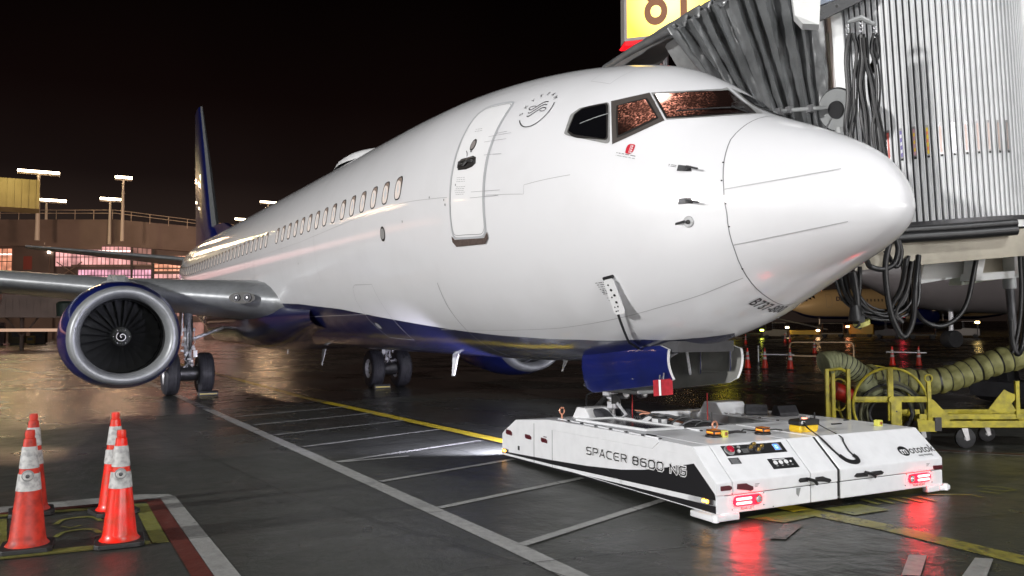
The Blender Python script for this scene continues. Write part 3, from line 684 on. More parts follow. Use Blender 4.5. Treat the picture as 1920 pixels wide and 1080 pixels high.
e_ = mt('ADD', mt('MULTIPLY', mt('MULTIPLY', drops, n2r.outputs[0]), mt('ADD', mt('MULTIPLY', wide, 2.3), mt('MULTIPLY', wide2, 1.6))), mt('MULTIPLY', hot, 4.0))
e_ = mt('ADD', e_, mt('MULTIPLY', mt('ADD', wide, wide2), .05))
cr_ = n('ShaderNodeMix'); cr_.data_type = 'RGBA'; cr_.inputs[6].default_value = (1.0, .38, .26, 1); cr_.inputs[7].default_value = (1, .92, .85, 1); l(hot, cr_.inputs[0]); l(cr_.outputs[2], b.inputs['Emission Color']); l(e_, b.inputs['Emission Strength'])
bq = n('ShaderNodeBump'); bq.inputs['Strength'].default_value = .25; bq.inputs['Distance'].default_value = .004; l(vo.outputs['Distance'], bq.inputs['Height']); l(bq.outputs[0], b.inputs['Normal'])
M_cglass = mg
def cockpit(outer, inner, glass, frame, seal=True, rad=.0):
    mb = MB(); O = outer; I = inner
    skin_patch(O, .004, frame, .06, mb)
    skin_patch(inset(inner, -.02), .008, M_seal, .06, mb)
    fr = mb.build('cockpit_window', frame, plane, sharp=0)
    g = skin_patch(I, .012, glass, .06).build('window_glass', glass, None, sharp=0); g.parent = fr
    return fr
def chaikin(P):
    for _ in range(2): P = [q for a_, b_ in zip(P, P[1:]+P[:1]) for q in ((a_[0]*.75+b_[0]*.25, a_[1]*.75+b_[1]*.25), (a_[0]*.25+b_[0]*.75, a_[1]*.25+b_[1]*.75))]
    return P
w3 = cockpit(chaikin(W3O), chaikin(W3I), M_glassk, M_frame)
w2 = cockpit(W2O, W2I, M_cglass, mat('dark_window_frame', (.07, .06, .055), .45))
cl_ = lambda P: [(a_, min(b_, 1.545)) for a_, b_ in P]
W1O = cl_(W1O); W1I = [(a_, min(b_, 1.50)) for a_, b_ in W1I]
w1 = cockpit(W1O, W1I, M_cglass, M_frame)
mir = lambda P: [(s_, PI-t_) for s_, t_ in P]
cockpit(mir(W1O), mir(W1I), M_glassk, M_frame)
skin_line([[(2.95, .52), (2.62, .63)]], .012, .016, M_grey, 'window_latch_bar')
mb = MB(); mb.tube([SO(1.60, 1.32, .03), SO(1.72, 1.12, .035), SO(1.98, .84, .03)], .008, 6, M_black); mb.tube([SO(1.50, 1.28, .01), SO(1.66, 1.22, .045)], .011, 6, M_black)
mb.build('wiper', M_black, plane)
# probes
for (s_, t_) in ((1.608, .3296), (1.559, .022)):
    mb = MB(); n0 = SN(s_, t_); p = SF(s_, t_); skin_patch([(s_+.09, t_-.03), (s_+.09, t_+.03), (s_-.03, t_+.035), (s_-.05, t_-.02)], .004, M_dkgrey, .05, mb)
    tg_ = (SF(s_-.1, t_)-p).normalized(); tg_ = (tg_+Vector((.3, .15, -.22))).normalized(); mb.tube([p, p+n0*.05+tg_*.01, p+n0*.07+tg_*.04], [.022, .016, .012], 8, M_dkst); mb.tube([p+n0*.072+tg_*.02, p+n0*.072+tg_*.14], .009, 8, M_dkst); mb.build('pitot_probe', M_dkst, plane)
mb = MB(); p = SF(1.567, -.1673); n0 = SN(1.567, -.1673); mb.cyl(p, p+n0*.012, .055, .05, 20, M_steel); mb.cyl(p+n0*.012, p+n0*.022, .022, .02, 12, M_seal); mb.prism([(0, -.012), (.16, -.02), (.16, .0), (0, .012)], 'y', -.004, .004, M_dkst)
for v in list(mb.b.verts)[-8:]: v.co = Vector((p.x-v.co.x*.9, p.y+n0.y*.055+v.co.y, p.z+v.co.z))
mb.build('angle_of_attack_vane', M_steel, plane)
# small oval window low on the side, drain ports
mb = MB(); cc = [(7.40+.10*math.cos(q*PI/10), -.145+.052*math.sin(q*PI/10)) for q in range(20)]; skin_patch(cc, .005, M_seal, .06, mb); skin_patch(inset(cc, .016), .008, M_frame, .06, mb); mb.build('oval_port', M_seal, plane, sharp=0)
mb = MB(); cc = [(9.35+.10*math.cos(q*PI/10), -.88+.05*math.sin(q*PI/10)) for q in range(20)]; skin_patch(cc, .005, M_seal, .06, mb); skin_patch(inset(cc, .016), .008, M_frame, .06, mb); mb.build('oval_port', M_seal, plane, sharp=0)
for (s_, t_) in ((5.7, .03), (5.28, -.0), (5.25, -.03), (1.3, .44), (1.27, .24), (1.22, 0.0), (1.21, -.25), (1.25, -.75), (5.0, .10), (6.6, -.1), (12.2, -.2)):
    skin_patch([(s_+.009*math.cos(q*PI/4), t_+.009*math.sin(q*PI/4)) for q in range(8)], .004, M_ink, .05).build('fastener', M_ink, plane)
# open external-power flap hanging on the nose, with its cable
mb = MB(); P = [SO(2.631, -.548, .05), SO(2.50, -.540, .05), SO(2.545, -.800, .10), SO(2.69, -.805, .10)]
def lerp4(u, v): return (P[0]*(1-u)+P[1]*u)*(1-v)+(P[3]*(1-u)+P[2]*u)*v
ring = [(.15, 0), (.85, 0), (1, .07), (1, .93), (.85, 1), (.15, 1), (0, .93), (0, .07)]; nn = (P[1]-P[0]).cross(P[3]-P[0]).normalized()
nn = nn if nn.y < 0 else -nn
mb.faces([lerp4(*q)+nn*.004 for q in ring]+[lerp4(*q)-nn*.004 for q in ring], [tuple(range(8)), tuple(range(15, 7, -1))]+[(i, (i+1) % 8, 8+(i+1) % 8, 8+i) for i in range(8)], M_white)
for (u, v, r_) in ((.35, .15, .010), (.45, .30, .015), (.60, .46, .015), (.30, .5, .010), (.55, .66, .015), (.55, .78, .010), (.25, .78, .008), (.25, .9, .008), (.42, .9, .008)):
    c = lerp4(u, v)+nn*.004; mb.cyl(c, c+nn*.006, r_, r_*.8, 10, M_ink)
c0 = SO(2.60, -.56, .02); mb.cyl(SO(2.65, -.548, .01), SO(2.52, -.536, .02), .02, .02, 8, M_black)
flap = mb.build('access_flap', M_white, plane)
mb = MB(); mb.tube([SO(2.68, -.80, .06), SO(2.76, -.90, .05), SO(2.85, -1.0, .04), SO(2.98, -1.13, .04), SO(3.02, -1.25, .03)], .014, 8, M_black); mb.build('flap_cable', M_black, plane)
# antennas
mb = MB(); mb.lathe([(0, .27), (.35, .25), (.58, .17), (.72, .07), (.78, -.05)], (-12.6, -.1, 5.30), 'z', 28, M_white)
for v in mb.b.verts: v.co.x = -12.6+(v.co.x+12.6)*2.0
mb.build('crown_radome', M_white, plane)
def blade(x, y, z, h, dn, c=.25, m=None, lean=.12):
    mb = MB(); mb.prism([(-c/2, 0), (c/2, 0), (c/2-lean-c*.35, dn*h), (-c/2-lean*.4, dn*h)], 'y', -.012, .012, m or M_white)
    mb.build('blade_antenna', m or M_white, plane, loc=(x, y, z))
blade(-14.2, 0, 5.38, .30, 1, .2); blade(-8.74, 0, 1.36, .40, -1, .22, mat('antenna_grey', (.55, .56, .56), .5), .1); blade(-16.2, -.1, 1.26, .42, -1, .28, MATS['antenna_grey'], .22); blade(-19, -.3, 1.25, .2, -1, .05, None, .02); blade(-5.8, .35, 1.34, .18, -1, .1)

# wing -------------------------------------------------------------------------
ST = [(0.9, 13.9, 2.32, 8.3, .135), (1.9, 14.75, 2.42, 7.5, .13), (3.2, 15.75, 2.53, 6.4, .125), (4.83, 17.0, 2.70, 5.15, .12), (6, 17.62, 2.82, 4.75, .115), (8.5, 18.92, 3.06, 4.05, .112), (12.5, 21.0, 3.48, 2.9, .108), (17.0, 23.35, 3.98, 1.65, .10)]
AF = [(0, 0), (.004, .10), (.015, .21), (.04, .34), (.09, .47), (.18, .59), (.32, .64), (.5, .56), (.7, .37), (.88, .16), (1, .02), (1, -.02), (.88, -.05), (.7, -.13), (.5, -.26), (.32, -.34), (.18, -.35), (.09, -.30), (.04, -.24), (.015, -.16), (.004, -.08)]
def wing(sgn, name):
    mb = MB(); rings = []
    for (y, s_, z, c, tc) in ST:
        rings.append([mb.b.verts.new((-(s_+x*c), -sgn*y, z+h*tc*c-.012*c*x*0-.035*c*x)) for x, h in AF])
    kA = mb._mi(M_alum); kB = mb._mi(M_wing); m_ = len(AF)
    for i in range(len(ST)-1):
        for j in range(m_):
            f = mb.b.faces.new((rings[i][j], rings[i][(j+1) % m_], rings[i+1][(j+1) % m_], rings[i+1][j])); f.smooth = True
            f.material_index = kA if (j < 4 or j >= m_-3) else kB
    mb.b.faces.new(rings[-1])
    return mb.build(name, M_wing, plane, sharp=50)
wr = wing(1, 'wing'); wl = wing(-1, 'wing')
for sgn in (1, -1):
    mb = MB(); mb.prism([(0, 0), (-1.65, 0), (-2.6, 2.3), (-2.0, 2.35)], 'y', -.05, .05, M_blue)
    mb.build('winglet', M_blue, plane, loc=(-23.4, -sgn*17.05, 3.95))
# slat gap line and canoe fairings under the wing
for sgn in (1,):
    for (y, s_, z, L) in ((3.9, 20.2, 2.28, 2.6), (7.4, 20.2, 2.62, 2.9), (10.6, 21.4, 2.95, 2.4)):
        mb = MB(); mb.lathe([(0, 0), (.10, .2), (.19, .8), (.17, 1.6), (.06, L-.2), (0, L)], (0, 0, 0), 'x', 16, M_wing, sc_=(.8, 1.5))
        mb.build('flap_fairing', M_wing, plane, loc=(-s_-L*.8, -sgn*y, z))
# landing light in the wing root
mb = MB(); gl = mat('lamp_glass', (.08, .08, .085), .05, spec=.8); c = Vector((-15.03, -2.32, 2.47)); ring = []
nx = Vector((.80, -.58, .08)).normalized(); ux = Vector((-.58, -.80, 0)).normalized(); uz = nx.cross(ux).normalized()
mb.faces([c+nx*.10+ux*(.31*math.cos(q*PI/12))+uz*(.135*math.sin(q*PI/12)) for q in range(24)], [tuple(range(24))], M_seal)
for k_, r_ in ((-.13, .10), (.12, .085)):
    cc = c+ux*k_+nx*.105; mb.cyl(cc, cc+nx*.02, r_, r_*.9, 20, M_dkst); mb.cyl(cc+nx*.02, cc+nx*.026, r_*.80, r_*.78, 16, gl); mb.cyl(cc+nx*.026, cc+nx*.035, r_*.25, r_*.2, 10, M_steel)
mb.build('landing_light', M_seal, plane)
for v in []: pass

# engines -----------------------------------------------------------------------
M_fan = mat('fan_blade_titanium', (.16, .165, .17), .32, .9); M_duct = mat('dark_inlet_liner', (.012, .012, .013), .6)
M_hub = mat('spinner_grey', (.10, .105, .10), .4, .3); M_mark = mat('white_spiral_paint', (.8, .8, .8), .4)
def flatten(v, t_):
    # flattened lower lip
    if v.z < 0: v = Vector((v.x, v.y*(1+.03*abs(v.z)), v.z*(.94 if v.z < -.5 else 1-.06*abs(v.z)/.5)))
    return v
def engine(y):
    O = (-14.10, y, 1.62)
    mb = MB(); mb.lathe([(1.045, -.24), (1.13, -.55), (1.185, -1.1), (1.19, -1.5), (1.12, -2.1), (1.03, -2.9), (.90, -3.5), (.885, -3.5), (.7, -2.9)], O, 'x', 72, M_blue, fn=flatten)
    en = mb.build('engine', M_blue, plane, sharp=35)
    mb = MB(); mb.lathe([(.795, -.32), (.80, -.28), (.825, -.14), (.865, -.04), (.92, 0), (.975, -.02), (1.015, -.09), (1.046, -.245)], O, 'x', 72, M_alum, fn=flatten)
    mb.build('inlet_lip', M_alum, en, sharp=0)
    mb = MB(); mb.lathe([(.794, -.318), (.78, -.7), (.78, -1.15), (.775, -1.6), (.30, -1.62), (0, -1.62)], O, 'x', 48, M_duct); mb.lathe([(.777, -.775), (.772, -.80)], O, 'x', 48, M_steel); mb.build('fan_case', M_duct, en, sharp=0)
    mb = MB(); hx = -1.02
    for k_ in range(24):
        a_ = 2*PI*k_/24; rows = []
        for q in range(7):
            r_ = .20+(.762-.20)*q/6; tw = math.radians(28+34*q/6); ch = .085+.075*(q/6); cx, ct = math.cos(tw)*ch, math.sin(tw)*ch; sw = .03*math.sin(q/6*PI)
            e = Vector((0, math.cos(a_), math.sin(a_))); tt = Vector((0, -math.sin(a_), math.cos(a_))); base = Vector(O)+e*r_+Vector((hx+sw, 0, 0))
            rows.append([base+Vector((cx, 0, 0))+tt*ct, base+tt*ct*.1+Vector((.012, 0, 0)), base-Vector((cx, 0, 0))-tt*ct])
        vs = [v for r_ in rows for v in r_]; mb.faces(vs, [(3*i+j, 3*i+j+1, 3*i+j+4, 3*i+j+3) for i in range(6) for j in range(2)], M_fan, True)
    mb.build('fan', M_fan, en, sharp=0, recalc=False)
    mb = MB(); mb.lathe([(0, -.62), (.03, -.63), (.10, -.74), (.17, -.90), (.205, -1.02), (.235, -1.12)], O, 'x', 36, ms=[M_ink, M_ink, M_hub, M_hub, M_hub])
    # white comma painted on the cone
    sp_ = []
    for q in range(22):
        a_ = math.radians(-50+q*22); r_ = .02+.078*min(1, q/18); xx = -.60-(r_*1.55)-.012
        sp_.append(Vector(O)+Vector((xx+.02, -r_*math.cos(a_)*1.0, r_*math.sin(a_))))
    mb.tube(sp_, [.014]*22, 6, M_mark)
    for k_ in range(18):
        a_ = 2*PI*k_/18; mb.cyl(Vector(O)+Vector((-.835, math.cos(a_)*.155, math.sin(a_)*.155)), Vector(O)+Vector((-.82, math.cos(a_)*.152, math.sin(a_)*.152)), .009, .009, 6, M_mark if k_ % 3 == 0 else M_hub)
    mb.build('spinner', M_hub, en)
    mb = MB(); mb.lathe([(.62, -3.2), (.58, -4.1), (.40, -4.6), (.38, -4.6)], O, 'x', 40, M_dkst); mb.lathe([(.30, -4.1), (.0, -5.1)], O, 'x', 24, M_dkst); mb.build('exhaust_nozzle', M_dkst, en)
    # pylon
    mb = MB(); mb.prism([(-14.9, 2.66), (-15.5, 2.93), (-16.6, 3.02), (-18.6, 3.0), (-19.5, 2.6), (-18.5, 2.1), (-16.5, 2.0), (-15.0, 2.45)], 'y', y-.16, y+.16, M_grey, .08)
    mb.build('pylon', M_grey, plane)
    return en
engine(-4.83)
engine(4.83)
# access chine on the cowl shoulder
mb = MB(); mb.lathe([(0, 0), (.24, .12), (.34, .45), (.36, 1.0)], (-15.1, -4.83, 2.66), 'x', 24, M_grey, sc_=(1.2, .66))
for v in mb.b.verts: v.co.x = -15.1-(v.co.x+15.1)
mb.build('pylon_fairing', M_grey, plane)

# landing gear -------------------------------------------------------------------
M_tyre = mat('tyre_rubber', (.045, .045, .055), .58, var=.3, vscale=8); M_gear = mat('gear_white_paint', (.74, .74, .78), .38, .2, var=.35, vscale=14)
def wheel(parent, c, R_, wd, side, grooves=4):
    mb = MB(); hw = wd/2; prof = [(R_*.50, -hw*.86), (R_*.62, -hw*.98), (R_*.80, -hw), (R_*.93, -hw*.86), (R_*.985, -hw*.62)]
    for g_ in range(grooves):
        x = -hw*.48+g_*(hw*.96/(grooves-1)); prof += [(R_, x-.018), (R_, x-.009), (R_*.975, x-.007), (R_*.975, x+.007), (R_, x+.009)]
    prof += [(R_*.985, hw*.62), (R_*.93, hw*.86), (R_*.80, hw), (R_*.62, hw*.98), (R_*.50, hw*.86)]
    mb.lathe(prof, c, 'y', 56, M_tyre)
    mb.lathe([(R_*.50, -hw*.86), (R_*.47, -hw*.7), (R_*.40, -hw*.45), (R_*.22, -hw*.35), (R_*.15, -hw*.55), (0, -hw*.6)], c, 'y', 32, M_gear if side else M_gear)
    mb.lathe([(R_*.50, hw*.86), (R_*.47, hw*.7), (R_*.40, hw*.45), (R_*.22, hw*.35), (R_*.15, hw*.55), (0, hw*.6)], c, 'y', 32, M_gear)
    for q in range(8):
        a_ = 2*PI*q/8
        for sg in (-1, 1): p = Vector(c)+Vector((math.cos(a_)*R_*.33, sg*hw*.40, math.sin(a_)*R_*.33)); mb.cyl(p, p+Vector((0, sg*.02, 0)), .03, .03, 8, M_dkst)
    mb.build('wheel', M_tyre, parent, sharp=30)
def main_gear(sg):
    x, y = -19.55, sg*2.86; R_ = .565
    mb = MB(); mb.cyl((x, y, 1.02), (x-.05, y, 2.5), .105, .115, 20, M_gear); mb.cyl((x, y, .50), (x, y, 1.05), .07, .07, 16, M_steel); mb.cyl((x, y-.42, R_), (x, y+.42, R_), .06, .06, 14, M_gear)
    mb.cyl((x, y, .44), (x, y, .70), .10, .10, 14, M_gear)
    mb.cyl((x-.02, y, 1.45), (x-.05, y*.46, 2.05), .045, .045, 10, M_gear)      # side brace
    mb.cyl((x, y, 1.62), (x+.9, y+sg*.1, 2.45), .035, .035, 10, M_gear)
    mb.tube([(x-.16, y, 1.12), (x-.42, y, .86), (x-.14, y, .60)], .03, 8, M_gear)
    for k_ in range(16):
        a_ = random.uniform(-.16, .16); mb.box((x+.10+random.uniform(-.05, .05), y+a_, .52+k_*.055), (random.uniform(.03, .10), random.uniform(.03, .12), random.uniform(.03, .08)), random.choice([M_gear, M_gear, M_steel, M_dkst, M_white]), bev=.006)
    for k_ in range(9):
        a_ = random.uniform(-.15, .15); mb.tube([(x+.13, y+a_, 2.2-.08*k_), (x+.17, y+a_*1.2, 1.4), (x+.13, y-a_*.8, .95), (x+.10, y+a_*2, .60)], .010, 5, random.choice([M_gear, M_black, M_dkst]))
    mb.box((x+.13, y+.17*sg*-1, 1.10), (.04, .10, .18), M_white); mb.box((x, y, 1.75), (.16, .34, .10), M_gear, bev=.02); mb.box((x-.05, y+sg*.18, 1.9), (.5, .03, .62), M_wing)
    mb.cyl((x+.02, y-.25, R_), (x+.02, y+.25, R_), .20, .20, 20, M_dkst)
    g_ = mb.build('main_landing_gear', M_gear, plane)
    wheel(g_, (x, y-.43, R_), R_, .40, 0); wheel(g_, (x, y+.43, R_), R_, .40, 0)
    return g_
main_gear(-1); main_gear(1)
# nose gear on the tug cradle
NX, NY = -4.36, .10
mb = MB(); mb.cyl((NX, NY, .50), (NX+.02, NY, 1.05), .05, .05, 16, M_steel); mb.cyl((NX+.02, NY, .90), (NX+.10, NY*.5, 1.9), .075, .08, 18, M_gear); mb.cyl((NX, NY-.24, .44), (NX, NY+.24, .44), .04, .04, 12, M_gear)
mb.box((NX+.01, NY, .97), (.17, .20, .10), M_gear, bev=.02); mb.box((NX+.05, NY, .82), (.13, .13, .10), M_gear, bev=.01); mb.box((NX+.12, NY-.02, .90), (.02, .13, .12), M_black)
mb.tube([(NX-.42, NY-.05, .66), (NX-.22, NY, .84), (NX-.02, NY, .98)], .035, 8, M_black); mb.tube([(NX-.10, NY-.1, 1.02), (NX-.38, NY-.12, .92), (NX-.44, NY-.1, .72), (NX-.3, NY-.1, .62)], .012, 6, M_black)
mb.tube([(NX+.10, NY, .60), (NX+.30, NY, .72), (NX+.10, NY, .86)], .022, 8, M_gear)
for s_ in (-1, 1):
    mb.cyl((NX+.45, NY+s_*.14-.05, .98), (NX+.55, NY+s_*.14-.05, 1.0), .05, .06, 14, M_dkst); mb.cyl((NX+.55, NY+s_*.14-.05, 1.0), (NX+.56, NY+s_*.14-.05, 1.0), .05, .04, 14, M_steel)
mb.box((NX+.5, NY, 1.04), (.7, .5, .05), M_grey, bev=.01); mb.tube([(NX-.3, NY-.2, 1.06), (NX+.3, NY-.22, 1.03), (NX+.75, NY-.1, 1.02)], .03, 8, M_dkst); mb.tube([(NX+.2, NY+.1, 1.1), (NX+1.2, NY+.1, 1.55)], .03, 8, M_gear)
ng = mb.build('nose_landing_gear', M_gear, plane)
wheel(ng, (NX, NY-.20, .44), .34, .19, 0, 4); wheel(ng, (NX, NY+.20, .44), .34, .19, 0, 4)
# nose gear doors: curved blue outer skin, grey bay side
def gear_door(sg, x0, x1, y0):
    mb = MB(); A = []; B_ = []; nx_, nz_ = 12, 8
    for i in range(nx_+1):
        u = i/nx_; x = x0+(x1-x0)*u; ztop = 1.49+.13*u; zb = .99+.22*u
        if u < .06: zb += .06
        if u > .97: ztop -= .05; zb += .04
        for j in range(nz_+1):
            v = j/nz_; z = ztop+(zb-ztop)*v; yy = sg*(y0+.10*v-.10*v*v*1.6); A.append(Vector((x, yy, z))); B_.append(Vector((x, yy-sg*.035, z)))
    q = nz_+1; F1 = [(i*q+j, i*q+j+1, (i+1)*q+j+1, (i+1)*q+j) for i in range(nx_) for j in range(nz_)]
    n0 = len(A); V = mb.faces(A+B_, F1, M_blue, True); k2 = mb._mi(M_primer)
    for f in F1:
        fc_ = mb.b.faces.new([V[n0+i] for i in f[::-1]]); fc_.material_index = k2; fc_.smooth = True
    edge = [j for j in range(q)]+[i*q+nz_ for i in range(1, nx_+1)]+[nx_*q+j for j in range(nz_-1, -1, -1)]+[i*q for i in range(nx_-1, 0, -1)]; k3 = mb._mi(M_white)
    for a_, b_ in zip(edge, edge[1:]+edge[:1]):
        fc_ = mb.b.faces.new((V[a_], V[b_], V[n0+b_], V[n0+a_])); fc_.material_index = k3
    for u in (.25, .6, .9):
        x = x0+(x1-x0)*u; mb.box((x, sg*(y0-.03), 1.33+.1*u), (.035, .03, .36), M_primer, bev=.008)
    mb.box(((x0+x1)/2+.45, sg*(y0-.045), 1.30), (.5, .02, .02), M_primer)
    mb.tube([((x0+x1)/2, sg*(y0-.04), 1.25), ((x0+x1)/2+.12, sg*(y0-.22), 1.65)], .018, 6, M_gear)
    return mb.build('nose_gear_door', M_blue, plane, sharp=30)
gear_door(-1, -4.20, -2.60, .45)
gear_door(1, -4.05, -2.44, .47)
mb = MB(); mb.box((-3.35, 0, 1.60), (1.7, .8, .12), M_dkgrey); mb.build('gear_bay', M_dkgrey, plane)
# tail -----------------------------------------------------------------------------
M_finr = M_blue
mb = MB()
def fin_sec(z, s0, s1, th):
    c = s1-s0; out = []
    for x, h in ((0, 0), (.04, .6), (.15, 1), (.35, 1.05), (.7, .6), (1, .04)): out.append((-(s0+c*x), h*th))
    return [Vector((x, y, z)) for x, y in out]+[Vector((x, -y, z)) for x, y in out[::-1][:-1]]
secs = [fin_sec(5.0, 29.8, 37.6, .30), fin_sec(6.1, 32.3, 37.75, .27), fin_sec(9, 34.3, 38.2, .20), fin_sec(12.3, 36.65, 38.65, .10)]
kb = mb._mi(M_finr); ka = mb._mi(M_alum); R3 = [[mb.b.verts.new(v) for v in s_] for s_ in secs]; m_ = len(R3[0])
for i in range(3):
    for j in range(m_):
        f = mb.b.faces.new((R3[i][j], R3[i][(j+1) % m_], R3[i+1][(j+1) % m_], R3[i+1][j])); f.smooth = True; f.material_index = ka if (i > 0 and j in (0, m_-1)) else kb
mb.b.faces.new(R3[-1])
mb.build('vertical_fin', M_finr, plane, sharp=35)
mb = MB(); mb.prism([(-27.2, 5.35), (-30.2, 6.02), (-32.4, 6.15), (-33, 5.3)], 'y', -.10, .10, M_finr, .03); mb.build('dorsal_fin', M_finr, plane)
for sg in (-1, 1):
    mb = MB(); R3 = []
    for (y, s0, c, z) in ((.4, 33.9, 4.1, 4.75), (7.1, 37.9, 1.5, 5.42)):
        R3.append([mb.b.verts.new((-(s0+x*c), sg*y, z+h*.07*c)) for x, h in AF])
    m_ = len(AF)
    for j in range(m_):
        f = mb.b.faces.new((R3[0][j], R3[0][(j+1) % m_], R3[1][(j+1) % m_], R3[1][j])); f.smooth = True; f.material_index = mb._mi(M_wing)
    mb.b.faces.new(R3[1]); mb.build('horizontal_stabiliser', M_wing, plane, sharp=50)
# overwing exits and aft panel outlines
for s_ in (16.45, 17.47):
    rp = round_poly([(s_+.27, .27), (s_-.27, .27), (s_-.27, -.24), (s_+.27, -.24)], .25, 4); skin_line([rp+[rp[0]]], .02, .005, M_dline, 'overwing_exit')
# red warning streamer clipped under the gear bay
mb = MB(); M_strm = mat('red_streamer_cloth', (.42, .008, .02), .7, var=.3, vscale=20)
mb.faces([(-2.72, -.56, 1.24), (-2.62, -.38, 1.26), (-2.61, -.38, 1.09), (-2.71, -.56, 1.07), (-2.73, -.555, 1.24), (-2.63, -.375, 1.26), (-2.62, -.375, 1.09), (-2.72, -.555, 1.07)], [(0, 1, 2, 3), (7, 6, 5, 4), (0, 4, 5, 1), (1, 5, 6, 2), (2, 6, 7, 3), (3, 7, 4, 0)], M_strm)
mb.faces([(-2.685, -.515, 1.245), (-2.675, -.495, 1.245), (-2.665, -.495, 1.08), (-2.675, -.515, 1.08)], [(0, 1, 2, 3)], M_white); mb.tube([(-2.66, -.46, 1.32), (-2.66, -.47, 1.25)], .01, 6, M_steel)
tag(mb.build('warning_streamer', M_strm), 'red warning flag with a white stripe hanging below the blue nose gear door', 'streamer')
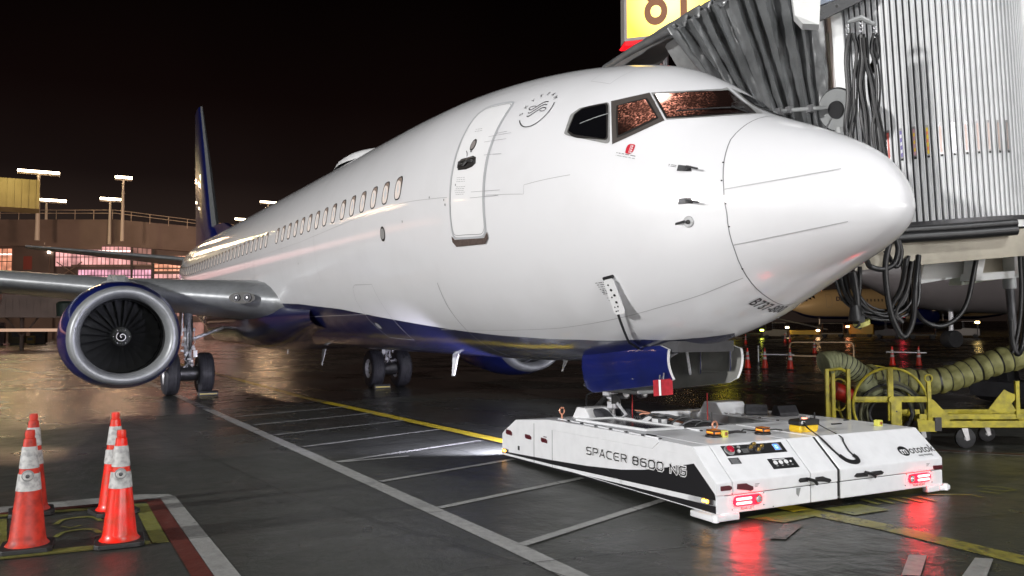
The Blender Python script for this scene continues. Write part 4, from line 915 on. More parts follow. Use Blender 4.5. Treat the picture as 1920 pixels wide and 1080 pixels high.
# points cast from image pixels at guessed depths (metres, world frame) of the boarding bridge, its hood, cables and the gate sign
JB = {
 'HT': [(-3.617,0.543,5.533),(-3.506,0.63,5.615),(-3.4,0.71,5.675),(-3.313,0.851,5.794),(-3.187,0.97,5.827),(-3.095,1.123,5.919),(-2.961,1.257,5.937),(-2.851,1.443,6.016),(-2.744,1.631,6.042),(-2.632,1.824,6.08),(-2.581,2.11,6.155)],
 'HB': [(-3.647,1.367,4.845),(-3.49,1.454,4.713),(-3.377,1.563,4.597),(-3.264,1.67,4.495),(-3.159,1.764,4.387),(-3.053,1.857,4.3),(-2.983,1.988,4.226),(-2.885,2.067,4.147),(-2.794,2.133,4.069),(-2.748,2.221,4.002),(-2.701,2.31,3.928)],
 'FN': (-3.617,0.543,5.533),
 'FF': (-5.66,0.985,5.675),
 'FB': (-3.647,1.367,4.845),
 'FLAP': [(-3.771,0.675,5.558),(-3.741,0.942,5.435),(-3.86,1.368,5.149),(-4.096,1.159,5.109),(-4.134,0.849,5.517)],
 'INNER': [(-5.54,0.995,5.66),(-3.771,0.675,5.558),(-4.135,0.849,5.503),(-4.271,1.458,5.125),(-5.18,1.255,5.332)],
 'GLOW': [(-5.504,1.465,5.65),(-5.063,1.423,5.743),(-4.863,1.608,5.379)],
 'WALL': [(-2.716,2.274,6.207),(-2.715,3.472,6.459),(-2.598,3.998,3.036),(-2.676,2.649,2.971)],
 'POST': [(-2.57,2.134,6.122),(-2.505,2.249,6.122),(-2.499,2.545,3.081),(-2.577,2.406,3.081)],
 'GRN': [(-2.664,2.23,5.484),(-2.625,2.586,5.686),(-2.667,2.67,3.992),(-2.678,2.436,4.106)],
 'DRUMB': (-2.578,3.824,3.11),
 'DRUMT': (-2.555,3.588,6.063),
 'RW': [(-1.92,4.676,6.414),(-1.818,6.039,6.815),(-1.891,6.245,3.237),(-1.943,4.943,3.129)],
 'DECK': [(-2.017,1.799,2.768),(-0.928,3.705,2.948),(-0.939,3.711,2.686),(-2.028,1.804,2.494)],
 'DECKB': [(-4.076,4.443,2.961),(-2.508,7.191,3.199)],
 'BUMP': [(-1.982,1.755,2.812),(-1.65,2.236,2.86),(-1.351,2.761,2.895),(-1.037,3.311,2.942)],
 'UNDER': [(-2.115,3.262,2.663),(-1.804,3.808,2.695),(-1.814,3.813,2.45),(-2.161,3.211,2.339)],
 'BRK': [(-1.552,3.443,2.66),(-1.3,3.885,2.691),(-1.322,3.875,2.393),(-1.581,3.422,2.349)],
 'LEG': [(-1.499,3.968,2.405),(-1.504,4.043,1.497)],
 'HANG': [(-1.819,1.513,5.211),(-1.741,1.648,5.246),(-1.667,1.784,5.186),(-1.736,1.631,5.52)],
 'CB1': [[(-1.812,1.537,5.091),(-1.842,1.512,4.805),(-1.847,1.541,4.388),(-1.874,1.522,4.09),(-1.84,1.499,3.888),(-1.87,1.567,3.672)],[(-1.798,1.563,5.091),(-1.779,1.614,4.894),(-1.807,1.595,4.567),(-1.822,1.596,4.268),(-1.821,1.529,3.929),(-1.856,1.593,3.672)],[(-1.748,1.651,5.079),(-1.751,1.673,4.805),(-1.775,1.658,4.507),(-1.763,1.713,4.149),(-1.77,1.743,3.672)],[(-1.787,1.684,5.085),(-1.821,1.654,4.761),(-1.812,1.697,4.461),(-1.783,1.683,4.089),(-1.753,1.775,3.672)],[(-1.706,1.63,5.026),(-1.737,1.699,4.775),(-1.716,1.756,4.566),(-1.705,1.803,4.268),(-1.684,1.873,3.91),(-1.673,1.921,3.612)],[(-1.677,1.776,5.091),(-1.699,1.753,4.924),(-1.685,1.793,4.745),(-1.683,1.819,4.506),(-1.699,1.814,4.268),(-1.726,1.788,4.03),(-1.723,1.827,3.672)],[(-1.704,1.83,5.085),(-1.704,1.85,4.881),(-1.752,1.787,4.641),(-1.752,1.814,4.341),(-1.694,1.851,3.97),(-1.694,1.879,3.672)]],
 'CB2': [[(-1.557,1.803,2.727),(-1.59,1.768,2.465),(-1.59,1.801,2.115),(-1.571,1.857,1.881),(-1.521,1.962,1.694),(-1.465,2.045,1.881),(-1.439,2.058,2.231),(-1.532,2.265,2.598)],[(-1.52,1.863,2.768),(-1.514,1.886,2.639),(-1.543,1.849,2.494),(-1.606,1.743,2.435),(-1.671,1.626,2.465),(-1.751,1.681,2.531)],[(-1.57,1.979,2.766),(-1.562,2.008,2.619),(-1.597,1.96,2.472),(-1.648,1.853,2.649)],[(-1.992,1.667,2.487),(-1.973,1.725,2.216),(-1.921,1.834,2.035),(-1.835,1.993,1.956),(-1.744,2.15,2.004),(-1.678,2.251,2.154),(-1.713,2.362,2.493)],[(-2.072,1.631,2.43),(-2.052,1.689,2.188),(-1.986,1.826,1.975),(-1.869,2.038,1.914),(-1.747,2.248,1.975),(-1.676,2.361,2.126),(-1.684,2.408,2.554)],[(-2.139,1.621,2.373),(-2.103,1.706,2.129),(-2.033,1.841,2.007),(-1.931,2.028,1.945),(-1.835,2.199,1.933),(-1.758,2.323,2.067),(-1.748,2.291,2.585)],[(-1.898,1.635,2.42),(-1.89,1.678,2.122),(-1.894,1.687,1.943)],[(-1.86,1.696,2.48),(-1.87,1.701,2.241),(-1.898,1.675,2.003)],[(-1.661,2.242,2.576),(-1.704,2.197,2.245),(-1.774,2.097,2.004),(-1.743,2.163,1.883)],[(-1.608,2.337,2.558),(-1.644,2.315,2.124),(-1.668,2.3,1.823),(-1.727,2.208,1.702),(-1.751,2.153,1.823)],[(-1.503,3.328,2.652),(-1.538,3.29,2.388),(-1.588,3.231,2.074),(-1.664,3.114,1.885),(-1.76,2.952,1.81),(-1.85,2.786,1.886),(-1.837,2.592,2.041)],[(-1.199,3.664,2.63),(-1.205,3.688,2.257),(-1.229,3.679,1.883),(-1.261,3.647,1.634),(-1.288,3.612,1.498)],[(-1.237,3.799,2.638),(-1.239,3.843,2.135),(-1.278,3.821,1.632),(-1.258,3.666,1.485),(-1.283,3.609,1.635),(-1.279,3.593,1.883)]],
 'PLUG': [(-1.893,1.686,1.973),(-1.908,1.667,1.895),(-1.87,1.741,1.818)],
 'MIR': (-2.235,1.873,4.371),
 'ARM': [(-2.766,1.342,4.38),(-2.628,1.481,4.398),(-2.312,1.736,4.39)],
 'LH': [(-2.319,1.187,5.766),(-2.077,1.417,5.724),(-2.107,1.406,5.261),(-2.268,1.32,5.31),(-2.31,1.238,5.409)],
 'BEAM': [(-2.386,1.692,5.623),(-1.967,2.405,5.92),(-1.96,2.401,6.092),(-2.381,1.689,5.763)],
 'BEAM2': [(-2.36,1.656,5.414),(-1.923,2.39,5.817),(-1.935,2.361,5.918),(-2.354,1.652,5.579)],
 'SIGN': [(-9.141,4.044,9.332),(-8.396,5.732,9.696),(-8.439,5.792,8.247),(-9.183,4.116,7.767)],
 'SLIT': [(-2.085,2.573,4.07),(-1.887,2.521,4.011)],
}
# ------------------------------------------------------------------ the electric aircraft tug
tug = empty('aircraft_tug', (-1.485, -.847, 0), -.0386, 'low white remote controlled aircraft tug with a black side stripe and glowing red rear lamps', 'aircraft tug')
M_tw = mat('tug_white', (.80, .81, .83), .34, coat=.3, var=.06, vscale=7)
M_tred = emis('tail_lamp_red', (1.0, .0008, .003), 30.0); M_twht = emis('tail_lamp_bar', (1.0, .32, .30), 5.0); M_amb = emis('amber_lamp', (1.0, .42, .04), 16.0)
M_dred = mat('dark_red_reflector', (.085, .008, .014), .35); M_ambd = mat('amber_dome', (.75, .22, .02), .25)
M_gold = mat('brass_knob', (.62, .42, .12), .3, .9); M_ylw = mat('lime_box_yellow', (.62, .60, .10), .5); M_cop = mat('copper_eye', (.55, .25, .16), .4, .5)
M_clear = mat('clear_lens', (.5, .5, .52), .08, .3)
# bodies
rear_prof = [(-1.50, .10), (0, .10), (0, .252), (.0, .378), (-.315, .672), (-1.50, .672)]
def tprism(name, prof, v0, v1, m=M_tw, bev=.010): 
    mb = MB(); mb.prism(prof, 'y', v0, v1, m, bev); return mb.build(name, m, tug)
core = [(-1.48, .11), (-.012, .11), (-.012, .377), (-.318, .660), (-1.48, .660)]
tprism('chassis', core, .02, 3.17, M_black, 0)
lower = [(-.4, .085), (0, .085), (0, .250), (-.4, .250)]
mb = MB(); mb.prism([(-1.52, .082), (-.002, .10), (-.002, .256), (-1.52, .256)], 'y', 0, .1, M_tw); mb.build('side_skirt', M_tw, tug)
upper = [(-1.5, .257), (0.003, .257), (.003, .378), (-.315, .672), (-1.5, .672)]
for v0, v1 in ((.0, 1.195), (1.203, 1.572), (1.612, 3.19)):
    tprism('rear_bumper_panel', lower, v0, v1); 
for v0, v1 in ((.0, .193), (.199, 1.195), (1.203, 1.572), (1.612, 3.19)):
    tprism('rear_hood', upper, v0, v1)
# side arms
armp = [(-1.49, .10), (-1.49, .672), (-3.07, .655), (-3.97, .565), (-4.27, .40), (-4.37, .34), (-4.37, .03), (-2.98, .055)]
tprism('side_arm', armp, 0, .86); tprism('side_arm', armp, 2.26, 3.19)
# side panel proud of the arm, with the folded top lip
sd = [(-.945, .572), (-2.98, .535), (-3.04, .60), (-3.02, .658), (-.86, .680), (-.83, .655)]
mb = MB(); mb.prism(sd, 'y', -.008, .0, M_tw, .003); mb.build('side_lip_panel', M_tw, tug)
mb = MB(); mb.prism([(-.78, .655), (-.70, .578), (-.36, .578), (-.31, .528), (.0, .27), (.003, .378), (-.315, .672), (-.76, .675)], 'y', -.008, .0, M_tw, .003); mb.build('side_corner_panel', M_tw, tug)
def sd_poly(mb, poly, off, m): mb.faces([(x, -off, z) for x, z in poly], [tuple(range(len(poly)))], m)
mb = MB(); sd_poly(mb, [(0, .10), (-2.98, .055), (-4.368, .03), (-4.368, .052), (-2.986, .078), (-.002, .168)], .0035, M_ink)
sd_poly(mb, [(-.002, .222), (-2.986, .112), (-4.368, .078), (-4.368, .095), (-2.99, .165), (-2.2, .213), (-1.5, .275), (-1.1, .335), (-.86, .385), (-.62, .440), (-.30, .515), (-.02, .30)], .0035, M_ink)
mb.build('side_stripe', M_ink, tug, recalc=False)
mb = MB(); mb.box((-1.5, -.006, .098), (3.0, .01, .006), M_tw); 
for x in (-3.45, -2.983): mb.box((x, -.001, .32), (.008, .004, .50), M_line)
mb.build('skirt_trim', M_tw, tug)
# lettering on the side
mb = MB(); S_, wdt = strokes('SPACER 8600 NG', .078, .098, .045, .075); k_ = 1.81/wdt
for wd_, off, mm in ((.034, .0045, M_white), (.013, .006, M_ink)):
    for st in S_:
        V, F = ribbon2d([(p[0]*k_, p[1]) for p in st], wd_); mb.faces([(-2.19+x, -off-.004*0, .352+y+.016*x) for x, y in V], F, mm)
mb.build('side_lettering', M_ink, tug, recalc=False)
# recessed grips, side markers
def slot(x, z, w_=.15, h=.05, m=M_dred, name='reflector_slot'):
    mb = MB(); pts = [(-w_/2, h/2), (w_*.2, h/2), (w_/2, h*.15), (w_/2, -h/2), (-w_*.35, -h/2), (-w_/2, -h*.2)]
    mb.prism([(x+p[0], z+p[1]) for p in pts], 'y', -.012, .0, m, .003); mb.build(name, m, tug)
slot(-4.15, .375, .17, .065); slot(-3.60, .38, .16, .055); slot(-3.18, .385, .15, .055)
mb = MB(); mb.box((-3.87, -.004, .20), (.04, .01, .055), M_black, bev=.003); mb.box((-3.16, -.003, .43), (.07, .008, .014), M_line); mb.build('key_lock', M_black, tug)
for x, z in ((-4.24, .115), (-.10, .197)):
    mb = MB(); mb.box((x-.01, -.006, z), (.15, .016, .05), M_dkst, bev=.004); mb.box((x-.03, -.014, z), (.085, .016, .034), M_amb, bev=.004); mb.build('side_marker_lamp', M_amb, tug)
# rear lamps
def rlamp(vc, flip):
    mb = MB(); n_ = 10; hw, hh = .175, .048
    def caps(w_, h, cx=0): return [(vc+cx*flip+(w_-h)*sg+h*math.cos(a_), .193+h*math.sin(a_)) for sg, rng_ in ((1, range(-5, 6)), (-1, range(5, 16))) for a_ in [PI*q/10 for q in rng_]]
    mb.prism(caps(hw, hh), 'x', .002, .016, M_tred)
    for dz in (-.020, .020):
        mb.prism([(p[0], p[1]+dz) for p in caps(.095, .0115, -.055)], 'x', .016, .022, M_twht)
    c = (.016, vc+.127*flip, .193); mb.cyl(c, (.024, c[1], c[2]), .043, .040, 20, M_dkst); mb.cyl((.024, c[1], c[2]), (.028, c[1], c[2]), .034, .028, 20, M_clear)
    for q in range(3): mb.cyl((.0285, c[1]+.013*math.cos(q*2.1), c[2]+.013*math.sin(q*2.1)), (.031, c[1]+.013*math.cos(q*2.1), c[2]+.013*math.sin(q*2.1)), .009, .006, 8, M_steel)
    mb.build('tail_lamp', M_tred, tug)
rlamp(.375, 1); rlamp(2.80, -1)
def rslot(poly, m, name):
    mb = MB(); mb.prism(poly, 'x', .003, .014, m, .003); mb.build(name, m, tug)
rslot([(.05, .305), (.05, .348), (.15, .348), (.18, .335), (.185, .315), (.16, .303)], M_dred, 'reflector_slot')
rslot([(.245, .305), (.25, .352), (.36, .350), (.39, .33), (.44, .315), (.445, .285), (.41, .272), (.36, .287)], M_dred, 'reflector_slot')
rslot([(3.03, .27), (3.03, .305), (3.175, .30), (3.175, .262), (3.05, .262)], M_dred, 'reflector_slot')
rslot([(1.03, .315), (1.05, .338), (1.15, .338), (1.15, .295), (1.05, .295)], M_black, 'latch_plate')
rslot([(1.25, .288), (1.26, .330), (1.36, .330), (1.40, .31), (1.46, .298), (1.475, .275), (1.44, .262), (1.38, .275)], M_black, 'latch_plate')
rslot([(1.80, .292), (1.84, .320), (1.96, .318), (2.0, .30), (2.0, .275), (1.84, .278)], M_black, 'latch_plate')
rslot([(2.05, .282), (2.06, .32), (2.20, .32), (2.24, .30), (2.22, .278), (2.1, .272)], M_black, 'latch_plate')
for v, dv in ((1.16, .09), (1.96, .12)):
    mb = MB(); mb.tube([(.03, v-.02, .325), (.045, v+dv*.5, .305), (.035, v+dv, .268)], .016, 8, M_black); mb.build('toggle_latch', M_black, tug)
mb = MB(); mb.faces([(.004, 1.0, .245), (.004, 1.06, .245), (.004, 1.03, .16), (.004, 1.0, .19)], [(0, 1, 2, 3)], M_grey); mb.build('drip_mark', M_grey, tug)
# small warning labels
mb = MB()
for v0 in (.47, 2.92):
    for r_ in range(3): mb.faces([(.0055, v0, .335-.012*r_), (.0055, v0+.055-.012*r_, .335-.012*r_), (.0055, v0+.055-.012*r_, .331-.012*r_), (.0055, v0, .331-.012*r_)], [(0, 1, 2, 3)], M_ink)
text_on(mb, 'REAR LEFT', .036, (0, .292, .108), (0, 1, 0), (0, 0, 1), .002, M_ink, .004); text_on(mb, 'REAR RIGHT', .036, (0, 2.70, .108), (0, 1, 0), (0, 0, 1), .002, M_ink, .004)
mb.build('rear_lettering', M_ink, tug, recalc=False)
for v_, z_ in ((.19, .12), (.19, .27), (.58, .24), (.58, .13), (.7, .10), (2.58, .13), (2.6, .245), (3.0, .245), (3.01, .13)):
    mb = MB(); mb.cyl((.0, v_, z_), (.004, v_, z_), .006, .005, 8, M_ink); mb.build('screw', M_ink, tug)
# things on the sloping hood: frame there
so = Vector((.003, 0, .378)); sd_ = Vector((-.318, 0, .294)).normalized(); sn_ = Vector((.294, 0, .318)).normalized()
def SL(v, q, h=0): return so+Vector((0, v, 0))+sd_*q+sn_*h      # q metres up the slope
def splate(mb, poly, h0, h1, m):
    n_ = len(poly); mb.faces([SL(v, q, h0) for v, q in poly]+[SL(v, q, h1) for v, q in poly], [tuple(range(n_))[::-1], tuple(range(n_, 2*n_))]+[(i, (i+1) % n_, n_+(i+1) % n_, n_+i) for i in range(n_)], m)
mb = MB(); splate(mb, [(.32, .285), (1.095, .272), (1.095, .395), (.32, .408)], -.002, .004, M_black)
c = SL(.385, .35); mb.cyl(SL(.385, .345, .004), SL(.385, .345, .012), .055, .055, 20, M_grey); mb.cyl(SL(.385, .345, .012), SL(.385, .345, .03), .024, .024, 14, M_dkst); mb.lathe([(.0, .055), (.03, .05), (.042, .035), (.036, .028)], (0, 0, 0), 'z', 20, mat('emergency_red', (.42, .005, .03), .25, coat=.5))
ev = [v for v in mb.b.verts if abs(v.co.z-.05) < .03 and abs(v.co.x) < .05 and abs(v.co.y) < .05 and v.co.z > .02]
Rm = Matrix.Rotation(math.atan2(.294, .318), 3, 'Y')
for v in ev: v.co = SL(.385, .345, 0)+Rm @ v.co
mb.cyl(SL(.44, .375, .004), SL(.44, .375, .014), .020, .020, 12, M_white); mb.cyl(SL(.52, .375, .004), SL(.52, .375, .014), .018, .018, 12, M_grey); mb.cyl(SL(.49, .325, .004), SL(.49, .325, .018), .018, .018, 12, M_white)
for v_, q_ in ((.655, .352), (.722, .386), (.80, .354), (.735, .318)):
    mb.cyl(SL(v_, q_, .004), SL(v_, q_, .010), .030, .030, 14, M_dkgrey); mb.cyl(SL(v_, q_, .010), SL(v_, q_, .030), .015, .013, 12, M_gold); mb.cyl(SL(v_, q_, .030), SL(v_, q_, .038), .019, .016, 12, M_gold)
splate(mb, [(.955, .300), (1.045, .298), (1.045, .378), (.955, .380)], .004, .007, mat('display_bezel', (.3, .31, .33), .4)); splate(mb, [(.962, .306), (1.02, .304), (1.02, .372), (.962, .374)], .007, .009, emis('blue_display', (.06, .22, 1.0), 2.2)); splate(mb, [(.978, .320), (1.006, .319), (1.006, .356), (.978, .357)], .009, .010, emis('pale_display', (.5, .75, 1.0), 2.0)); splate(mb, [(.984, .328), (1.0, .327), (1.0, .349), (.984, .35)], .010, .011, MATS['blue_display'])
for r_ in range(4): splate(mb, [(.54, .350-.013*r_), (.62, .349-.013*r_), (.62, .345-.013*r_), (.54, .346-.013*r_)], .0045, .0055, M_grey)
mb.build('control_panel', M_black, tug)
mb = MB(); splate(mb, [(.775, .085), (1.11, .078), (1.11, .20), (.775, .207)], -.002, .004, M_black); splate(mb, [(.83, .188), (.99, .185), (.99, .194), (.83, .197)], .004, .0055, M_white)
for v_ in (.845, .915, .985): mb.cyl(SL(v_, .155, .004), SL(v_, .155, .009), .024, .024, 16, M_white)
mb.cyl(SL(1.045, .155, .004), SL(1.045, .155, .009), .012, .012, 12, M_white)
for v_ in (.845, .915, .985, 1.045): splate(mb, [(v_-.012, .112), (v_+.012, .112), (v_+.012, .122), (v_-.012, .122)], .004, .0055, M_grey)
mb.build('socket_panel', M_black, tug)
mb = MB(); splate(mb, [(.312, .19), (.44, .187), (.44, .258), (.312, .261)], -.001, .003, M_dkgrey)
for r_ in range(5): splate(mb, [(.33, .247-.012*r_), (.33+.09-.01*(r_ % 2), .246-.012*r_), (.33+.09-.01*(r_ % 2), .242-.012*r_), (.33, .243-.012*r_)], .003, .004, M_grey)
mb.build('rating_plate', M_dkgrey, tug)
# maker's word mark: black disc with a white letter, then the rest of the word
mb = MB(); cv_, cq = 2.69, .135; mb.faces([SL(cv_+.078*math.cos(a_*PI/16), cq+.066*math.sin(a_*PI/16)-.02*math.cos(a_*PI/16)*0, .003) for a_ in range(32)], [tuple(range(32))], M_ink)
text_on(mb, 'm', .13, SL(2.635, .095, .0015), (0, 1, 0), sd_, .003, M_tw, .012); text_on(mb, 'ototok', .140, SL(2.772, .093, 0), (0, 1, 0), sd_, .003, M_ink, .007, space=1.02); text_on(mb, 'easy moving', .045, SL(2.86, .048, 0), (0, 1, 0), sd_, .003, M_ink, .004)
mb.build('maker_lettering', M_ink, tug, recalc=False)
# top deck furniture
Zt = .672
mb = MB(); P4 = [(-2.68, .17), (-2.62, .68), (-1.45, .80), (-1.46, .30)]
mb.faces([(x, v, Zt+.004) for x, v in [(-2.78, .10), (-2.70, .76), (-1.36, .87), (-1.38, .22)]], [(0, 1, 2, 3)], M_tw); mb.faces([(x, v, Zt+.010) for x, v in P4], [(0, 1, 2, 3)], mat('dark_tinted_cover', (.018, .018, .02), .22, spec=.6))
for a_, b_ in zip(P4, P4[1:]+P4[:1]):
    mb.cyl((a_[0], a_[1], Zt+.010), (b_[0], b_[1], Zt+.010), .018, .018, 8, M_tw)
mb.build('battery_cover', M_tw, tug, sharp=30)
mb = MB()
for (x0, x1, v) in ((-2.95, -1.0, .055), (-2.95, -1.35, .84), (-2.7, -1.5, 2.32)):
    x = x0
    while x < x1:
        mb.box((x+.13, v, Zt+.006), (.22, .012, .012), M_tw); mb.box((x+.26, v, Zt+.005), (.03, .02, .012), M_ink); x += .30
mb.build('hinge_strip', M_tw, tug)
for (x, v) in ((-.76, .64), (-.68, 1.24)):
    mb = MB(); mb.lathe([(0, 0), (.085, 0), (.085, .018), (.07, .025)], (x, v, Zt), 'z', 24, M_black); mb.box((x, v, Zt+.045), (.13, .10, .045), M_ambd, bev=.012); mb.box((x, v, Zt+.052), (.10, .103, .02), emis('amber_beacon_glow', (1, .35, .03), 1.6), bev=.004); mb.box((x, v, Zt+.072), (.12, .10, .01), M_ambd, bev=.004)
    mb.build('amber_beacon', M_ambd, tug)
for (x, v) in ((-.70, .72), (-.60, 2.93)):
    mb = MB(); mb.box((x, v, Zt+.035), (.07, .07, .07), M_ylw, bev=.006); mb.box((x+.037, v+.005, Zt+.037), (.006, .03, .035), mat('brown_switch', (.25, .08, .03), .4)); mb.build('switch_box', M_ylw, tug)
def eye(x, v):
    mb = MB(); mb.cyl((x, v, Zt-.06), (x, v, Zt+.03), .014, .014, 8, M_cop); mb.tube([(x, v+.034*math.cos(q*PI/8), Zt+.062+.042*math.sin(q*PI/8)) for q in range(16)], .011, 6, M_cop, closed=True); mb.build('lifting_eye', M_cop, tug)
eye(-1.13, .98); eye(-3.25, .30)
mb = MB(); mb.tube([(-.80, .80, Zt+.015), (-.83, 1.0, Zt+.02), (-.80, 1.12, Zt+.015)], .010, 6, M_black); mb.tube([(-.85, 1.10, Zt+.02), (-.90, 1.18, Zt+.03), (-.86, 1.26, Zt+.02), (-.74, 1.30, Zt+.03)], .009, 6, M_black); mb.tube([(-.84, 1.33, Zt+.02), (-.80, 1.55, Zt+.02), (-.78, 1.62, Zt+.01)], .008, 6, M_black); mb.box((-.92, 1.06, Zt+.012), (.04, .15, .02), M_dkgrey)
mb.build('lamp_cable', M_black, tug)
for (x, v, w_) in ((-1.13, .12, .16), (-.93, 2.63, .15), (-1.15, 3.05, .08)):
    mb = MB(); mb.box((x, v, Zt+.008), (.03 if v > 1 else w_, w_ if v > 1 else .03, .012), M_black, bev=.004); mb.build('flush_handle', M_black, tug)
mb = MB(); mb.box((-1.2, 1.0, Zt+.10), (.008, .008, .2), M_dkst); mb.build('marker_rod', M_dkst, tug)
# wheel-cradle machinery in the slot
mb = MB(); mb.box((-2.9, 1.56, .08), (2.7, 1.36, .06), M_dkst)
for _ in range(34):
    x = random.uniform(-3.3, -1.65); v = random.uniform(.95, 2.15); h = random.uniform(.15, .5)
    mb.box((x, v, .1+h/2), (random.uniform(.08, .3), random.uniform(.06, .2), h), random.choice([M_dkst, M_grey, M_tw, M_black, M_dkgrey]), bev=.01)
mb.box((-1.56, 1.9, .40), (.03, .62, .5), mat('worn_light_grey', (.45, .46, .46), .5, var=.3, vscale=8)); mb.box((-1.9, 2.235, .42), (.8, .03, .48), MATS['worn_light_grey'])
for q in range(9):
    x = -3.4+.2*q; mb.tube(smooth_path([(x, 1.0+.1*random.random(), .5), (x+.1, 1.3, .66+.05*random.random()), (x+.22, 1.7, .6), (x+.15, 2.1, .5)], 4), .014, 6, random.choice([M_black, M_black, M_dkst, M_cop]))
mb.cyl((-2.75, .98, .60), (-2.75, 1.12, .62), .10, .10, 20, M_steel); mb.cyl((-2.75, .965, .60), (-2.75, .98, .60), .05, .05, 14, M_grey); mb.box((-2.2, 1.05, .66), (.18, .14, .14), M_tw, bev=.03); mb.box((-1.75, 1.3, .60), (.2, .4, .1), M_dkst, bev=.02)
mb.build('wheel_cradle', M_dkst, tug)
for (x0, x1, v0, v1, h) in ((-3.25, -2.80, .45, .86, .115), (-2.95, -2.45, 2.28, 2.75, .135)):
    mb = MB(); mb.prism([(x0, Zt-.03), (x0+.12, Zt+h), (x1-.14, Zt+h), (x1, Zt-.03)], 'y', v0, v1, M_tw, .012); mb.build('hinge_cover', M_tw, tug)
mb = MB(); mb.tube([(-2.62, .95, .62), (-2.62, .95, 1.10)], .008, 6, mat('red_cord', (.35, .02, .02), .7)); mb.build('pin_cord', MATS['red_cord'], tug)
mb = MB(); mb.tube([(-1.85, 1.5, .62), (-1.8, 1.45, 1.02)], .006, 6, MATS['red_cord']); mb.build('pin_cord', MATS['red_cord'], tug)
# corner skid feet
for v, sg in ((.06, -1), (3.13, 1)):
    mb = MB(); mb.prism([(-.30, .03), (.03, .03), (.03, .08), (-.02, .09), (-.30, .09)], 'y', v-.12 if sg < 0 else v-.02, v+.03 if sg < 0 else v+.15, M_tw, .012); mb.cyl((.01, v+sg*.08, .03), (.01, v+sg*.08, .10), .035, .03, 14, M_tw); mb.box((-.02, v-sg*.1, .06), (.07, .22, .07), M_tw, bev=.012)
    mb.build('corner_foot', M_tw, tug)
# white work lamp lighting the ground under the front of the arm
mb = MB(); mb.cyl((-4.385, .18, .10), (-4.40, .18, .10), .03, .03, 14, emis('work_lamp', (.85, .85, 1.0), 25)); mb.build('work_lamp', MATS['work_lamp'], tug)
ld = bpy.data.lights.new('work_lamp_light', 'SPOT'); ld.energy = 900; ld.spot_size = 2.3; ld.spot_blend = .6; ld.color = (.82, .80, 1); ld.shadow_soft_size = .04
lo = bpy.data.objects.new('work_lamp_light', ld); col.objects.link(lo); lo.parent = tug; lo.location = (-4.46, .25, .42); lo.rotation_euler = Vector((-1.0, -.10, -.05)).to_track_quat('-Z', 'Y').to_euler()
lo2 = lo.copy(); lo2.name = 'work_lamp_light'; col.objects.link(lo2); lo2.parent = tug; lo2.location = (-4.46, 2.9, .42)
mb = MB(); mb.cyl((-4.385, 2.95, .10), (-4.40, 2.95, .10), .03, .03, 14, M_tw and MATS['work_lamp']); mb.build('work_lamp', MATS['work_lamp'], tug)
for (x, v) in ((-3.9, .43), (-3.9, 2.72), (-.8, .5), (-.8, 2.7)):
    mb = MB(); mb.lathe([(0, -.09), (.11, -.09), (.125, -.07), (.125, .07), (.11, .09), (0, .09)], (x, v, .125), 'y', 24, M_rub); mb.build('wheel', M_rub, tug)

# loose things on the tug ------------------------------------------------------------
Rz = Matrix.Rotation(-.0386, 4, 'Z'); TO = Vector((-1.485, -.847, 0))
def tw(x, v, z=0): return TO+Rz @ Vector((x, v, z))
rc = empty('remote_control', tw(-.64, 1.80, Zt), -.0386, 'black and yellow radio remote control with a long black strap lying on the tug hood', 'remote control')
M_ryl = mat('remote_yellow', (.78, .50, .02), .4)
mb = MB(); mb.prism([(-.13, .0), (.11, .0), (.135, .03), (.14, .075), (-.14, .075), (-.145, .03)], 'x', -.08, .08, M_ryl, .012); mb.build('lower_shell', M_ryl, rc)
mb = MB(); mb.prism([(-.145, .075), (.145, .075), (.15, .135), (.10, .142), (-.12, .135), (-.15, .12)], 'x', -.085, .085, M_black, .01); mb.build('upper_shell', M_black, rc)
mb = MB()
for q, v in enumerate((-.10, -.05)): mb.cyl((.05-.05*q, v, .135), (.05-.05*q, v, .175), .012, .008, 8, M_black)
mb.box((0, 0, .143), (.05, .05, .012), emis('remote_led', (1, .3, .2), 3)); mb.cyl((-.02, .08, .14), (-.02, .08, .165), .022, .022, 12, M_grey); mb.box((.086, -.10, .11), (.005, .05, .03), M_white)
mb.build('joystick', M_black, rc)
mb = MB(); mb.tube([(0, .155, .02), (0, .165, .20)], .008, 6, M_black); mb.build('aerial', M_black, rc)
inv = lambda p: Rz.inverted() @ (p-tw(-.64, 1.80, Zt))
def onslope(v, q, h=.006): return Rz.inverted() @ (TO+(Rz @ SL(v, q, h))-tw(-.64, 1.80, Zt))
mb = MB()
def strap(pts, wd, thk=.004):
    pts = smooth_path(pts, 6); k = mb._mi(M_black); prev = None
    for i, p in enumerate(pts):
        d = (pts[min(i+1, len(pts)-1)]-pts[max(i-1, 0)]).normalized(); s_ = d.cross(sn_).normalized()*wd/2; nn_ = sn_*thk
        cur = [mb.b.verts.new(p+s_), mb.b.verts.new(p-s_), mb.b.verts.new(p-s_+nn_), mb.b.verts.new(p+s_+nn_)]
        if prev:
            for a_ in range(4):
                f = mb.b.faces.new((prev[a_], prev[(a_+1) % 4], cur[(a_+1) % 4], cur[a_])); f.material_index = k
        prev = cur
strap([(.09, -.10, .12), (.13, -.09, .06), onslope(1.66, .40), onslope(1.70, .24), onslope(1.73, .15)], .026)
strap([onslope(1.73, .16), onslope(1.78, .09), onslope(1.86, .06), onslope(1.92, .07), onslope(1.94, .11), onslope(1.92, .15)], .05, .008)
strap([onslope(1.92, .14), onslope(1.91, .22), onslope(1.93, .32), onslope(1.95, .40), (.05, .17, .07), (.02, .15, .13)], .018)
mb.build('strap', M_black, rc)
